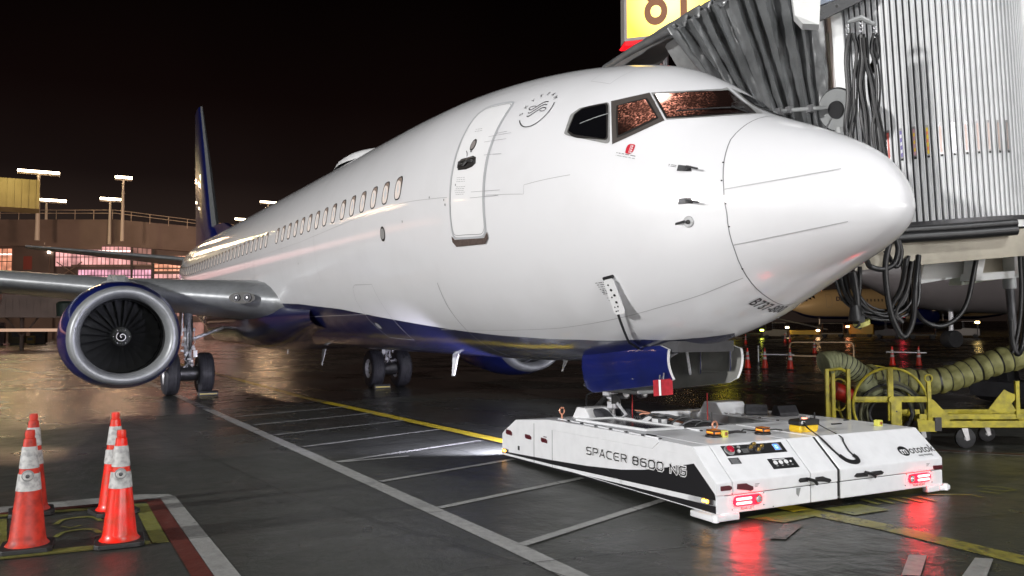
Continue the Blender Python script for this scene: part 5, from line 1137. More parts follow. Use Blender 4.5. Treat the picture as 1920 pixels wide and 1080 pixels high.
M_ch = mat('chock_rubber', (.035, .035, .04), .6, var=.35, vscale=20)
def chock(p, rz_, label, yel=False):
    e = empty('wheel_chock', p, rz_, label, 'wheel chock', 'chocks resting on the tug')
    mb = MB(); mb.prism([(-.10, 0), (.10, 0), (.085, .05), (.045, .125), (-.035, .13), (-.10, .04)], 'x', -.14, .14, M_ch, .01); mb.build('wedge', M_ch, e)
    mb = MB()
    for q in range(7): mb.box((0, .103-.009*q, .012+.0165*q), (.27, .012, .006), M_dkst)
    mb.build('ribs', M_ch, e)
    if yel:
        mb = MB(); mb.box((.143, 0, .035), (.004, .14, .04), mat('worn_yellow_patch', (.3, .2, .06), .6, var=.5, vscale=30)); mb.build('painted_end', MATS['worn_yellow_patch'], e)
chock(tw(-2.22, 2.62, Zt), .9, 'ribbed black wheel chock with a worn yellow end, left one on the tug', True)
chock(tw(-1.95, 2.86, Zt), 1.35, 'ribbed all-black wheel chock, right one on the far tug arm')

# ------------------------------------------------------------------ traffic cones
M_org = mat('cone_orange', (.80, .015, .006), .34, coat=.3, var=.35, vscale=9, dirt=(.50, .03, .008)); M_org2 = mat('cone_orange_dirty', (.50, .028, .012), .5, var=.5, vscale=14)
M_coll = mat('cone_reflective_collar', (.46, .46, .45), .5, var=.35, vscale=28, dirt=(.26, .26, .26)); M_cb = mat('cone_base_rubber', (.012, .012, .012), .6, bump=.2)
def cone_at(loc, h, rz_, label, group, m=M_org, disc=True, big=True, tilt=(0, 0)):
    e = empty('traffic_cone', loc, rz_, label, 'traffic cone', group); k = h/.95
    def rad(z): return (.035+(.142-.035)*(1-z/h))*(1 if z > .06*k else 1)*k if big else (.03+.12*(1-z/h))*k
    mb = MB(); s_ = .19*k; mb.prism([(-s_, -s_*.8), (-s_*.8, -s_), (s_*.8, -s_), (s_, -s_*.8), (s_, s_*.8), (s_*.8, s_), (-s_*.8, s_), (-s_, s_*.8)], 'z', 0.003, .045*k, M_cb, .008*k); mb.build('base', M_cb, e)
    mb = MB(); seg = 36 if big else 14; mb.lathe([(rad(0)*1.12, .045*k), (rad(.06*k)*1.02, .07*k), (rad(.1*k), .1*k), (rad(h*.5), h*.5), (rad(h*.93), h*.93), (rad(h*.93)*.8, h*.935), (rad(h*.94)*.9, h*.97), (rad(h)*.95, h), (rad(h)*.7, h), (rad(h)*.7, h*.9)], (0, 0, 0), 'z', seg, m); mb.build('body', m, e)
    for z0, z1 in ((.685, .865), (.50, .64)) if big else ((.66, .82), (.46, .58)):
        mb = MB(); n_ = 6; mb.lathe([(rad(h*(z0+(z1-z0)*q/n_))+.0035*k+(.0015*random.random() if big else 0), h*(z0+(z1-z0)*q/n_)) for q in range(n_+1)], (0, 0, 0), 'z', seg, M_coll); mb.build('reflective_collar', M_coll, e)
    if disc:
        mb = MB(); z = h*.63; r_ = rad(z)+.01; mb.cyl((0, -r_, z), (0, -r_-.018, z-.002), .046, .044, 20, M_grey); mb.cyl((0, -r_-.018, z-.002), (0, -r_-.026, z-.002), .036, .030, 20, M_coll); mb.cyl((0, -r_-.026, z-.002), (0, -r_-.030, z-.002), .016, .010, 12, M_dkst)
        mb.build('round_reflector', M_grey, e)
    return e
g_ = 'four big cones on the marked equipment box'
az = math.atan2(-6.2+5.6, 4.2+3.5)+PI/2
cone_at((-3.68, -6.31, 0), .97, az, 'big scuffed orange cone with a round reflector, nearest at the left edge', g_, M_org2)
cone_at((-5.15, -6.30, 0), .97, az+.1, 'big dusty orange cone mostly hidden behind the scuffed left front cone', g_, M_org2, False)
cone_at((-3.49, -5.64, 0), .95, az, 'big bright orange cone with a round reflector, front one of the right pair', g_, M_org)
cone_at((-4.78, -5.60, 0), .98, az+.3, 'big bright orange cone standing just behind the front right-hand cone', g_, M_org)
g_ = 'small cones far out on the apron by the rails'
c1_ = cone_at((-21.4, 19.8, 0), .90, 0, 'distant orange cone closest to the raised grey gear door', g_, M_org, False, False)
cone_at((-21.0, 20.4, 0), .90, 0, 'distant orange cone carrying the left end of the white rod below the pipe rail', g_, M_org2, False, False)
cone_at((-19.9, 20.7, 0), .90, 0, 'distant orange cone in front of the left post of the pipe rail', g_, M_org2, False, False)
cone_at((-33.0, 37.6, 0), .90, 0, 'farthest small orange cone seen just above the top rail of the pipe barrier', g_, M_org, False, False)
cone_at((-19.9, 27.3, 0), .90, 0, 'bright distant cone holding the left end of the right hand white rod', g_, M_org, False, False)
cone_at((-19.0, 27.9, 0), .90, 0, 'faded distant cone holding the right end of the right hand white rod', g_, M_org2, False, False)
mb = MB(); mb.cyl((-21.05, 20.25, .63), (-19.8, 20.85, .63), .025, .025, 8, M_white); tag(mb.build('barrier_rod', M_white), 'white rod laid between two distant cones left of the hose cart', 'barrier rod')
mb = MB(); mb.cyl((-20.1, 27.15, .64), (-18.75, 28.1, .62), .025, .025, 8, M_white); tag(mb.build('barrier_rod', M_white), 'white rod laid between the two distant cones above the olive duct', 'barrier rod')
M_pipe = mat('tan_pipe', (.42, .30, .18), .4, .4)
mb = MB(); a_ = Vector((-20.1, 20.9, 0)); b_ = Vector((-18.6, 23.0, 0)); up = Vector((0, 0, 1))
dd = (b_-a_).normalized()
mb.tube([a_, a_+up*1.0, a_+up*1.1+dd*.05, a_+up*1.15+dd*.15, b_+up*1.15-dd*.15, b_+up*1.1-dd*.05, b_+up*1.0, b_], .032, 8, M_pipe); mb.tube([a_+up*.58, b_+up*.55], .026, 8, M_pipe)
tag(mb.build('pipe_barrier', M_pipe), 'tan bent pipe guard rail standing behind the yellow hose cart', 'guard rail')
mb = MB(); mb.cyl((-25.3, 24.5, 0), (-25.3, 24.5, .85), .03, .03, 8, M_white); mb.cyl((-25.3, 24.5, 0), (-25.3, 24.5, .04), .14, .12, 10, M_cb); mb.cyl((-25.3, 24.5, .7), (-25.3, 24.5, .8), .035, .035, 8, M_coll); tag(mb.build('marker_post', M_white), 'slim white marker post between the two leftmost distant cones', 'marker post')
# chocks at the main wheels
for (x, y, lb) in ((-18.92, -2.43, 'low grey wheel chock with a yellow stripe at the wheels beside the engine'), (-18.92, 2.45, 'low dark wheel chock at the main wheels seen under the mid fuselage')):
    e = empty('wheel_chock', (x, y, 0), 0, lb, 'wheel chock', 'chocks at the main wheels')
    mb = MB(); mb.prism([(-.12, 0.003), (.10, 0.003), (.08, .09), (0, .13), (-.10, .05)], 'y', -.25, .25, M_dkgrey, .008); mb.build('wedge', M_dkgrey, e)
    mb = MB(); mb.box((.098, 0, .05), (.006, .44, .035), mat('chock_stripe', (.55, .45, .12), .4)); mb.build('reflective_stripe', MATS['chock_stripe'], e)
# ------------------------------------------------------------------ boarding bridge and its hood
V3 = lambda p: Vector(p)
br = empty('boarding_bridge', (-2.2, 3.6, 0), 0, 'white boarding bridge cab with ribbed curtain wall and grey folding hood behind the nose', 'boarding bridge')
def BB(mb, name, m, sharp=40): 
    o = mb.build(name, m, None, sharp=sharp); o.parent = br; o.matrix_parent_inverse = Matrix.Translation(-br.location); return o
M_hood = mat('grey_hood_canvas', (.14, .145, .148), .32, coat=.3, var=.3, vscale=5, bump=.35, bscale=7)
M_hood2 = mat('pale_hood_lining', (.33, .34, .34), .6, var=.2, vscale=5, bump=.3, bscale=8)
M_bw = mat('bridge_white', (.78, .79, .78), .4, var=.10, vscale=2.5); M_bg = mat('bridge_pale_green', (.52, .55, .47), .5, var=.15, vscale=3)
M_bb = mat('bridge_beige', (.42, .38, .30), .5, var=.25, vscale=3); M_slat = mat('curtain_slat', (.66, .67, .68), .45, 0.0, var=.10, vscale=3)
HT, HB = [V3(p) for p in JB['HT']], [V3(p) for p in JB['HB']]
def interp(L_, u):
    u = max(0, min(len(L_)-1.0001, u)); i = int(u); return L_[i].lerp(L_[i+1], u-i)
# near side of the hood: pleated canvas fan
def pleat_surface(F, nU, nV, amp, m, name, wr=.04, thick=.006):
    mb = MB(); G = []
    for i in range(nU+1):
        row = []
        for j in range(nV+1): row.append(F(i/nU, j/nV))
        G.append(row)
    # displace along numeric normal
    P = []
    for i in range(nU+1):
        row = []
        for j in range(nV+1):
            a_ = G[min(i+1, nU)][j]-G[max(i-1, 0)][j]; b_ = G[i][min(j+1, nV)]-G[i][max(j-1, 0)]; nn_ = a_.cross(b_).normalized(); u, v = i/nU, j/nV
            row.append(G[i][j]+nn_*(amp(u, v)+wr*noise.noise(Vector((u*16, v*5, 3)))*(1-.3*v)+wr*.5*noise.noise(Vector((u*30+v*6, v*14, 7)))))
        P.append(row)
    vs = mb.faces([p for r in P for p in r], [(i*(nV+1)+j, (i+1)*(nV+1)+j, (i+1)*(nV+1)+j+1, i*(nV+1)+j+1) for i in range(nU) for j in range(nV)], m, True)
    ob = BB(mb, name, m, 60); md = ob.modifiers.new('thickness', 'SOLIDIFY'); md.thickness = thick; md.offset = 0; return ob
NP = 10
def sideF(u, v):
    t_ = interp(HT, u*(len(HT)-1)); b_ = interp(HB, u*(len(HB)-1)); p = t_.lerp(b_+(b_-t_)*.25, v); return p+Vector((0, 0, -1))*0
def pl_amp(u, v):
    w_ = (u*NP+.16*math.sin(u*23)) % 1.0; ridge = (abs(2*w_-1))**.8
    return (ridge-.5)*.17*(1-.45*v)
pleat_surface(sideF, 200, 40, pl_amp, M_hood, 'hood_side', .05)
dz_ = V3(JB['FF'])-V3(JB['FN'])
def roofF(u, v):
    t_ = interp(HT, u*(len(HT)-1)); far = t_+Vector((dz_.x*1.0, dz_.y*.9, .05)); bow = Vector((0, 0, .02*math.sin(PI*v))); return far.lerp(t_, v)+bow
pleat_surface(roofF, 160, 14, lambda u, v: ((abs(2*((u*NP+.16*math.sin(u*23)) % 1)-1))**.8-.5)*.14, M_hood, 'hood_roof', .03)
# front hoop of the hood, padded bumper and loose flap
FN, FF, FB = V3(JB['FN']), V3(JB['FF']), V3(JB['FB'])
mb = MB(); mb.tube([FF+Vector((-.1, -.05, -.7)), FF+Vector((-.03, 0, -.12)), FF, FF.lerp(FN, .5)+Vector((0, 0, .03)), FN+Vector((-.04, 0, .01)), FN+Vector((.0, .02, -.03)), FN.lerp(FB, .5), FB], .055, 10, M_hood); BB(mb, 'hood_front_hoop', M_hood)
INN = [V3(p) for p in JB['INNER']]
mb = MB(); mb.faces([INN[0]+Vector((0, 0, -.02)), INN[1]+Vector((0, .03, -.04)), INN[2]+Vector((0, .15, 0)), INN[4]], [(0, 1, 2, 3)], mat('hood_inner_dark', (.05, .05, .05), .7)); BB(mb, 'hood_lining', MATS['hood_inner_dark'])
FL = [V3(p) for p in JB['FLAP']]
mb = MB(); cpt = FL[0].lerp(FL[2], .5)+Vector((.03, -.08, 0)); mb.faces(FL+[cpt], [(0, 1, 5), (1, 2, 5), (2, 3, 5), (3, 4, 5), (4, 0, 5)], M_hood2, True); BB(mb, 'hood_flap', M_hood2, 0)
GL = [V3(p) for p in JB['GLOW']]
mb = MB(); mb.faces(GL+[g_+Vector((0, .05, 0)) for g_ in GL], [(0, 1, 2), (5, 4, 3), (0, 3, 4, 1), (1, 4, 5, 2), (2, 5, 3, 0)], mat('pink_lit_lining', (.75, .50, .48), .7)); BB(mb, 'cab_doorway_panel', MATS['pink_lit_lining'])
ld = bpy.data.lights.new('cab_lamp_light', 'POINT'); ld.energy = 12; ld.color = (1, .72, .66); ld.shadow_soft_size = .15
lo = bpy.data.objects.new('cab_lamp_light', ld); col.objects.link(lo); lo.location = (-4.6, 1.9, 5.2)
# clamp arm across the hood, round spacer wheel
A_ = [V3(p) for p in JB['ARM']]; mb = MB(); mb.tube(smooth_path(A_, 4), .026, 10, M_grey)
for q in (.2, .5, .8): p = interp(A_, q*2); mb.box(p, (.07, .07, .085), M_steel)
BB(mb, 'hood_arm', M_bw)
vd = (CAM-V3(JB['MIR'])).normalized(); mb = MB(); c = V3(JB['MIR']); ax = (vd+Vector((-.55, -.2, 0))).normalized()
mb.cyl(c, c+ax*.05, .40*.62, .40*.60, 36, M_grey); mb.cyl(c+ax*.05, c+ax*.075, .105, .10, 24, M_black); mb.tube([c+ax*.055+ax.orthogonal()*.245, c+ax*.055+ax.orthogonal()*.05], .008, 6, M_steel)
o_ = ax.orthogonal().normalized(); p_ = ax.cross(o_); mb.tube([c+ax*.03+(o_*math.cos(q*PI/16)+p_*math.sin(q*PI/16))*.247 for q in range(32)], .011, 6, M_black, closed=True); BB(mb, 'cable_reel_disc', M_grey)
mb = MB(); mb.cyl(c-Vector((0, 0, .22)), c-Vector((0, 0, .45)), .05, .05, 8, M_grey); BB(mb, 'reel_stem', M_grey)
def slab(mb, P, back, m):
    P = [V3(p) for p in P]; nn_ = (P[1]-P[0]).cross(P[2]-P[0]).normalized()
    if nn_.dot(CAM-P[0]) < 0: nn_ = -nn_
    n_ = len(P); mb.faces(P+[p-nn_*back for p in P], [tuple(range(n_)), tuple(range(2*n_-1, n_-1, -1))]+[(i, (i+1) % n_, n_+(i+1) % n_, n_+i) for i in range(n_)], m)
mb = MB(); slab(mb, JB['WALL'], .12, M_bw); BB(mb, 'cab_wall', M_bw)
mb = MB(); slab(mb, JB['GRN'], .04, M_bg); BB(mb, 'cab_side_window', M_bg)
mb = MB(); slab(mb, JB['POST'], .10, M_bw); BB(mb, 'cab_post', M_bw)
mb = MB(); slab(mb, JB['RW'], .12, M_bw); BB(mb, 'tunnel_wall', M_bw)
mb = MB(); slab(mb, JB['LH'], .22, M_bw); BB(mb, 'light_housing', M_bw)
mb = MB(); slab(mb, JB['BEAM'], .2, mat('bridge_blue_grey', (.22, .26, .33), .5)); BB(mb, 'roof_beam', MATS['bridge_blue_grey'])
mb = MB(); slab(mb, JB['BEAM2'], .08, M_black)
P_ = [V3(p) for p in JB['BEAM2']]
for q in (.08, .3, .6, .85): p = P_[0].lerp(P_[1], q).lerp(P_[3].lerp(P_[2], q), .5); mb.cyl(p, p+(CAM-p).normalized()*.012, .012, .010, 8, M_steel)
BB(mb, 'roof_rail', M_black)
# curtain drum
DB, DT = V3(JB['DRUMB']), V3(JB['DRUMT']); axd = (DT-DB).normalized(); ex = (CAM-DB); ex = (ex-axd*ex.dot(axd)).normalized(); ey = axd.cross(ex); H_ = (DT-DB).length; RD = 1.30
def DR(a_, r_, z): return DB+ex*(r_*math.cos(a_))+ey*(r_*math.sin(a_))+axd*z
mb = MB(); NS = 118; pr_ = []
for k_ in range(-34, 35):
    a0 = 2*PI*k_/NS; w_ = 2*PI/NS
    pr_ += [(a0+w_*.02, RD, 0), (a0+w_*.10, RD+.012, 0), (a0+w_*.44, RD+.014, 0), (a0+w_*.50, RD+.006, 0), (a0+w_*.54, RD+.014, 0), (a0+w_*.66, RD+.012, 0), (a0+w_*.70, RD-.014, 1), (a0+w_*.98, RD-.014, 0)]
A_ = [mb.b.verts.new(DR(p[0], p[1], .02)) for p in pr_]; B_ = [mb.b.verts.new(DR(p[0], p[1], H_-.02)) for p in pr_]; k1 = mb._mi(M_slat); k2 = mb._mi(M_dkgrey)
for i in range(len(pr_)-1):
    f = mb.b.faces.new((A_[i], A_[i+1], B_[i+1], B_[i])); f.material_index = k2 if pr_[i][2] else k1
BB(mb, 'curtain_wall', M_slat, 0)
def ringseg(z0, z1, r0, r1, m, name, a0=-1.8, a1=1.8):
    mb = MB(); n_ = 60; L_ = []
    for i in range(n_+1):
        a_ = a0+(a1-a0)*i/n_; L_.append([mb.b.verts.new(DR(a_, r, z)) for r, z in ((r0, z0), (r1, z0), (r1, z1), (r0, z1))])
    for i in range(n_):
        for j in range(4):
            f = mb.b.faces.new((L_[i][j], L_[i][(j+1) % 4], L_[i+1][(j+1) % 4], L_[i+1][j]))
    return BB(mb, name, m, 0)
ringseg(H_-.06, H_+.08, RD-.05, RD+.06, M_dkgrey, 'upper_track'); ringseg(-.02, .03, RD-.03, RD+.035, M_dkst, 'lower_track')
scol = [(.55, .12, .10), (.25, .22, .45), (.55, .30, .35), (.75, .55, .06), (.66, .50, .46), (.66, .50, .46), (.66, .50, .46), (.64, .50, .46), (.62, .50, .46), (.5, .40, .36), (.4, .34, .32)]
for q, cc in enumerate(scol):
    k_ = -4+2*q; a0 = 2*PI*(k_+.26)/NS; w_ = 2*PI/NS*.17; z0 = H_*.275; z1 = z0+.31
    mb = MB(); mm = mat('slit_pane_%d' % q, cc, .25); fr = [DR(a0+sg*w_*1.5, RD+.017, z) for sg, z in ((-1, z0-.03), (1, z0-.03), (1, z1+.03), (-1, z1+.03))]; mb.faces(fr, [(0, 1, 2, 3)], M_steel)
    mb.faces([DR(a0+sg*w_, RD+.019, z) for sg, z in ((-1, z0), (1, z0), (1, z1), (-1, z1))], [(0, 1, 2, 3)], mm)
    if q in (1, 2, 3):
        m3 = mat('slit_mark_%d' % q, [(.7, .7, .75), (.7, .5, .05), (.75, .2, .1)][q-1], .3)
        for r_ in range(3): mb.faces([DR(a0+sg*w_*.8, RD+.021, z) for sg, z in ((-1, z0+.04+.09*r_), (1, z0+.05+.09*r_), (1, z0+.09+.09*r_), (-1, z0+.08+.09*r_))], [(0, 1, 2, 3)], m3)
    mb.faces([DR(a0+sg*w_*1.2, RD+.022, z) for sg, z in ((-1, z0-.045), (1, z0-.045), (1, z0-.02), (-1, z0-.02))], [(0, 1, 2, 3)], M_black)
    BB(mb, 'slit_window', mm, 0)
# deck, bumper, undercarriage
D_ = [V3(p) for p in JB['DECK']]; DBk = [V3(p) for p in JB['DECKB']]
mb = MB(); mb.faces(D_+[DBk[0], DBk[1]], [(0, 1, 2, 3), (3, 2, 5, 4), (0, 4, 5, 1)], M_bb); BB(mb, 'deck_beam', M_bb)
mb = MB(); slab(mb, [D_[3]+Vector((0, 0, .02)), D_[2]+Vector((0, 0, .02)), D_[2]-Vector((.02, .02, .05)), D_[3]-Vector((.02, .02, .05))], .1, M_bb)
BB(mb, 'deck_flange', M_bb)
mb = MB(); Bp = [V3(p) for p in JB['BUMP']]
for dz2, r_ in ((.035, .05), (-.045, .06)): mb.tube([p+Vector((0, 0, dz2)) for p in smooth_path(Bp, 5)], r_, 12, M_black)
BB(mb, 'bumper', M_black)
mb = MB(); slab(mb, JB['UNDER'], .5, M_bw); slab(mb, [V3(p)+Vector((.25, .45, -.02)) for p in JB['UNDER']], .3, M_bg); BB(mb, 'underfloor_box', M_bw)
bk = [V3(p) for p in JB['BRK']]; mb = MB(); slab(mb, [bk[0], bk[0].lerp(bk[1], .18), bk[3].lerp(bk[2], .12), bk[3]], .3, M_bw); slab(mb, [bk[0].lerp(bk[1], .82), bk[1], bk[2], bk[3].lerp(bk[2], .9)], .3, M_bw); slab(mb, [bk[0].lerp(bk[3], .72), bk[1].lerp(bk[2], .72), bk[2], bk[3]], .35, M_bw); slab(mb, [p+Vector((-.2, .12, 0)) for p in bk], .05, M_bb)
BB(mb, 'support_bracket', M_bw)
lg = [V3(p) for p in JB['LEG']]; mb = MB(); mb.cyl(lg[0], lg[1], .05, .05, 14, M_dkst); mb.cyl(lg[0], lg[0].lerp(lg[1], .15), .075, .075, 14, M_grey); BB(mb, 'hanging_strut', M_dkst)
mb = MB(); mb.cyl((-6.2, 13.5, 0), (-6.2, 13.5, 3.6), .28, .28, 20, M_bb); mb.box((-6.2, 13.5, .35), (2.6, 1.2, .35), M_dkgrey); mb.lathe([(0, -.25), (.5, -.25), (.55, 0), (.5, .25), (0, .25)], (-7.3, 13.5, .55), 'y', 24, M_rub); mb.lathe([(0, -.25), (.5, -.25), (.55, 0), (.5, .25), (0, .25)], (-5.1, 13.5, .55), 'y', 24, M_rub); BB(mb, 'drive_column', M_bb)
mb = MB(); mb.box((-1.6, 12.5, 4.7), (3.2, 14.5, 2.9), M_bw, rot=-.12); BB(mb, 'tunnel', M_bw)
M_cab = mat('black_cable', (.007, .007, .008), .42)
# cables hung from a small spreader bar: things of their own
hg = [V3(p) for p in JB['HANG']]; hz = empty('cable_hanger', hg[1], 0, 'grey spreader bar on a chain holding black cables before the white bridge wall', 'cable hanger')
mb = MB(); q0 = hg[0]-hg[1]; q2 = hg[2]-hg[1]; mb.prism([(-.02, -.012), (-.02, .02), (.02, .028), (.02, -.01)], 'z', 0, 0.001); mb.b.clear(); mb.m = []
u_ = (q2-q0).normalized(); mb.tube([q0, q0.lerp(Vector((0, 0, .012)), .5), Vector((0, 0, .015)), q2.lerp(Vector((0, 0, .012)), .5), q2], [.018, .03, .033, .03, .018], 8, M_grey); mb.build('spreader_bar', M_grey, hz)
mb = MB(); mb.tube([Vector((0, 0, .02)), hg[3]-hg[1]], .005, 5, M_dkst)
for c_ in (q0, Vector((0, 0, 0)), q2):
    for k_ in range(3):
        cc = c_-Vector((0, 0, .03+.045*k_)); mb.tube([cc+u_*(.018*math.cos(a_*PI/5))+Vector((0, 0, .026*math.sin(a_*PI/5))) for a_ in range(10)], .005, 5, M_steel, closed=True)
mb.build('chain_links', M_steel, hz)
for k_, c_ in enumerate(JB['CB1']):
    mb = MB(); pts = smooth_path([V3(p) for p in c_], 6); mb.tube(pts, .017 if k_ % 2 else .022, 8, M_cab); mb.tube([p+Vector((.02, .03, 0)) for p in pts], .011, 6, M_cab)
    o_ = mb.build('hanging_cable', M_cab, None); tag(o_, ['leftmost black cable bundle hanging from the spreader bar', 'black cable crossing just right of the leftmost hanging bundle', 'straight thick black cable under the middle of the spreader bar', 'thin black cable curling left of the middle bundle', 'black cable slanting from the bar middle down to the right', 'wavy black cable under the right end of the bar', 'rightmost black cable crossing the wavy one under the bar'][k_], 'cable', 'cables hanging in front of the bridge wall')
lb2 = ['big black cable loop hanging lowest under the bridge deck', 'small black cable loop curling right behind the underside of the nose', 'short black cable tucked under the bumper by the nose', 'black cable swag sagging left of the big loop', 'longest black cable swag sagging beneath the nose', 'inner black cable swag beneath the nose', 'thick black cable dropping to the hanging plug', 'thinner black cable beside the plug lead', 'black cable slanting down left of the big loop', 'black cable of the narrow inner loop beside the big loop', 'wide black cable swag from the bridge deck across to the loop', 'black cable hanging along the strut at the right edge', 'outermost black cable loop at the right edge over the duct']
for k_, c_ in enumerate(JB['CB2']):
    mb = MB(); pts = smooth_path([V3(p) for p in c_], 7); r_ = [.032, .030, .026, .020, .022, .020, .040, .024, .032, .026, .028, .024, .030][k_]; mb.tube(pts, r_, 10, M_cab)
    if k_ in (3, 4, 5, 8): mb.tube([p+Vector((.03, .05, -.03)) for p in pts], r_*.8, 8, M_black); mb.tube([p+Vector((-.03, .08, .04)) for p in pts], r_*.7, 8, M_black)
    tag(mb.build('hanging_cable', M_rub), lb2[k_], 'cable', 'cables hanging below the bridge deck')
pg = [V3(p) for p in JB['PLUG']]; mb = MB(); d_ = (pg[2]-pg[0]).normalized(); mb.cyl(pg[0]-d_*.08, pg[1]+d_*.02, .05, .085, 14, M_black); mb.cyl(pg[1]+d_*.02, pg[2]-d_*.05, .085, .09, 14, M_rub); mb.cyl(pg[2]-d_*.05, pg[2], .095, .085, 14, mat('plug_rim_yellow', (.5, .48, .15), .5)); tag(mb.build('cable_plug', M_black), 'black ground power plug with a yellow rim hanging below the nose', 'plug')
# gate number sign
SG = [V3(p) for p in JB['SIGN']]; sg = empty('gate_sign', (SG[3]+SG[2])/2, 0, 'glowing yellow gate sign with brown digits 81 above the bridge hood', 'gate sign')
SX = (SG[1]-SG[0]).normalized(); wS = (SG[1]-SG[0]).length; org = SG[0].copy(); SY = Vector((0, 0, 1)); SN_ = SX.cross(SY).normalized()
if SN_.dot(CAM-org) < 0: SN_ = -SN_
hS = 1.72; base = org-SY*(hS)+SY*.10; inv_ = -sg.location
def sgp(x, y, z=0): return base+SX*x+SY*(y-.055*x)+SN_*z+inv_
mb = MB(); mb.faces([sgp(x, y, z) for z in (-.30, 0) for x, y in ((-.03, -.03), (wS+.03, -.03), (wS+.03, hS), (-.03, hS))], [(0, 3, 2, 1), (4, 5, 6, 7), (0, 1, 5, 4), (1, 2, 6, 5), (2, 3, 7, 6), (3, 0, 4, 7)], mat('sign_case', (.25, .23, .22), .5)); mb.build('case', MATS['sign_case'], sg)
ms = bpy.data.materials.new('sign_face_lit'); ms.use_nodes = True; t = ms.node_tree; b = t.nodes['Principled BSDF']; n = t.nodes.new; l = t.links.new; b.inputs['Base Color'].default_value = (.8, .6, .05, 1)
tcn = n('ShaderNodeTexCoord'); vd_ = n('ShaderNodeVectorMath'); vd_.operation = 'DISTANCE'; vd_.inputs[1].default_value = tuple(sgp(wS*.5, hS*.42)); l(tcn.outputs['Object'], vd_.inputs[0]); rp_ = n('ShaderNodeValToRGB'); l(vd_.outputs['Value'], rp_.inputs[0]); rp_.color_ramp.elements[0].position = .15; rp_.color_ramp.elements[0].color = (1, .92, .36, 1); rp_.color_ramp.elements[1].position = 1.0; rp_.color_ramp.elements[1].color = (1, .55, .015, 1)
l(rp_.outputs[0], b.inputs['Emission Color']); b.inputs['Emission Strength'].default_value = 1.5
mb = MB(); mb.faces([sgp(x, y, .004) for x, y in ((.03, .03), (wS-.03, .03), (wS-.03, hS), (.03, hS))], [(0, 1, 2, 3)], ms); mb.build('face', ms, sg, recalc=False)
mb = MB(); M_dig = mat('sign_digit_brown', (.22, .07, .012), .5)
V, F = text_mesh('8', 1.35, .014); x_m = min(v[0] for v in V); mb.faces([sgp(.40+(x-x_m)*.80, .27+y, .008) for x, y in V], F, M_dig)
mb.faces([sgp(x, y, .008) for x, y in ((1.18, .33), (1.33, .33), (1.33, 1.35), (1.18, 1.35))], [(0, 1, 2, 3)], M_dig)
mb.build('digits', M_dig, sg, recalc=False)
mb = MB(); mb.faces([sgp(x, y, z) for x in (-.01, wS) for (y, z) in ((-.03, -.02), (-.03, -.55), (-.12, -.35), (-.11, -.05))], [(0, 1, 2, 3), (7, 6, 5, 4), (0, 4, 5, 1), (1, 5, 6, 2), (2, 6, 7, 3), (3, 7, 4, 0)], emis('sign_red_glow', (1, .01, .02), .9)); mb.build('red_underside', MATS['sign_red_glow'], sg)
mb = MB(); mb.cyl(sgp(wS*.5, 0, -.3), sgp(wS*.5, -5.5, -.5), .07, .07, 10, M_dkst); mb.build('mast', M_dkst, sg)

# ------------------------------------------------------------------ yellow hose cart
CT = (-3.597, 4.991, 0); crz = math.atan2(.87028, .49255)
cart = empty('hose_cart', CT, crz, 'yellow steel hose cart with a big ring reel, parked behind the tug', 'cart')
M_yel = mat('cart_yellow', (.50, .42, .025), .5, var=.35, vscale=8, bump=.1, dirt=(.27, .23, .03)); M_hose = mat('olive_hose', (.10, .10, .055), .6, var=.4, vscale=8)
mb = MB()
for y_ in (0, .55): mb.tube([(-.27+.555*math.cos(a_*PI/24), y_, .635+.555*math.sin(a_*PI/24)) for a_ in range(48)], .020, 8, M_yel, closed=True)
mb.box((-.27, -.005, .80), (.085, .035, .78), M_yel, bev=.005); mb.box((-.27, -.005, .725), (1.09, .03, .085), M_yel, bev=.005); mb.box((-.20, -.03, .45), (.16, .03, .62), M_yel, bev=.006); mb.cyl((-.27, -.06, .725), (-.27, .6, .725), .05, .05, 14, M_yel)
mb.cyl((-.20, -.05, .55), (-.20, -.042, .55), .012, .012, 8, M_ink); mb.build('ring_reel', M_yel, cart)
mb = MB()
for q in range(9):
    r_ = .30+.028*q; mb.tube([(-.30+.09+r_*math.cos(a_*PI/20+q)*1.05, .12+.045*(q % 5)+.02*math.sin(a_*.7+q), .50+r_*math.sin(a_*PI/20+q)*.92) for a_ in range(40)], .022, 7, M_hose if q % 3 else M_rub, closed=True)
mb.build('coiled_hose', M_hose, cart)
mb = MB()
for x, y_ in ((-1.21, 0), (-1.08, .1), (-.98, .5), (-.90, -.02)): mb.box((x, y_, .72 if y_ != .5 else .7), (.055, .05, .92), M_yel, bev=.006)
mb.tube([(-1.20, 0, 1.16), (-1.0, 0, 1.18), (-.9, 0, 1.13)], .022, 8, M_yel); mb.box((-1.05, .05, .28), (.4, .3, .05), M_yel); mb.tube([(-.95+.14*math.cos(a_*PI/10), .2, .78+.24*math.sin(a_*PI/10)) for a_ in range(20)], .014, 6, M_yel, closed=True)
mb.build('end_frame', M_yel, cart)
mb = MB(); mb.cyl((-1.0, .32, .85), (-.66, .40, .72), .13, .13, 18, mat('cart_red_drum', (.40, .02, .012), .4)); mb.build('red_drum', MATS['cart_red_drum'], cart)
mb = MB(); mb.box((1.35, .02, .465), (2.4, .07, .075), M_yel, bev=.008); mb.box((1.35, .02, .355), (2.4, .09, .10), M_yel, bev=.008); mb.box((1.35, .75, .41), (2.4, .07, .18), M_yel, bev=.008)
for x in (.35, 1.0, 1.7, 2.4): mb.box((x, .38, .40), (.08, .70, .08), M_yel)
mb.box((1.3, .38, .425), (2.3, .66, .012), M_yel); mb.build('deck_frame', M_yel, cart)
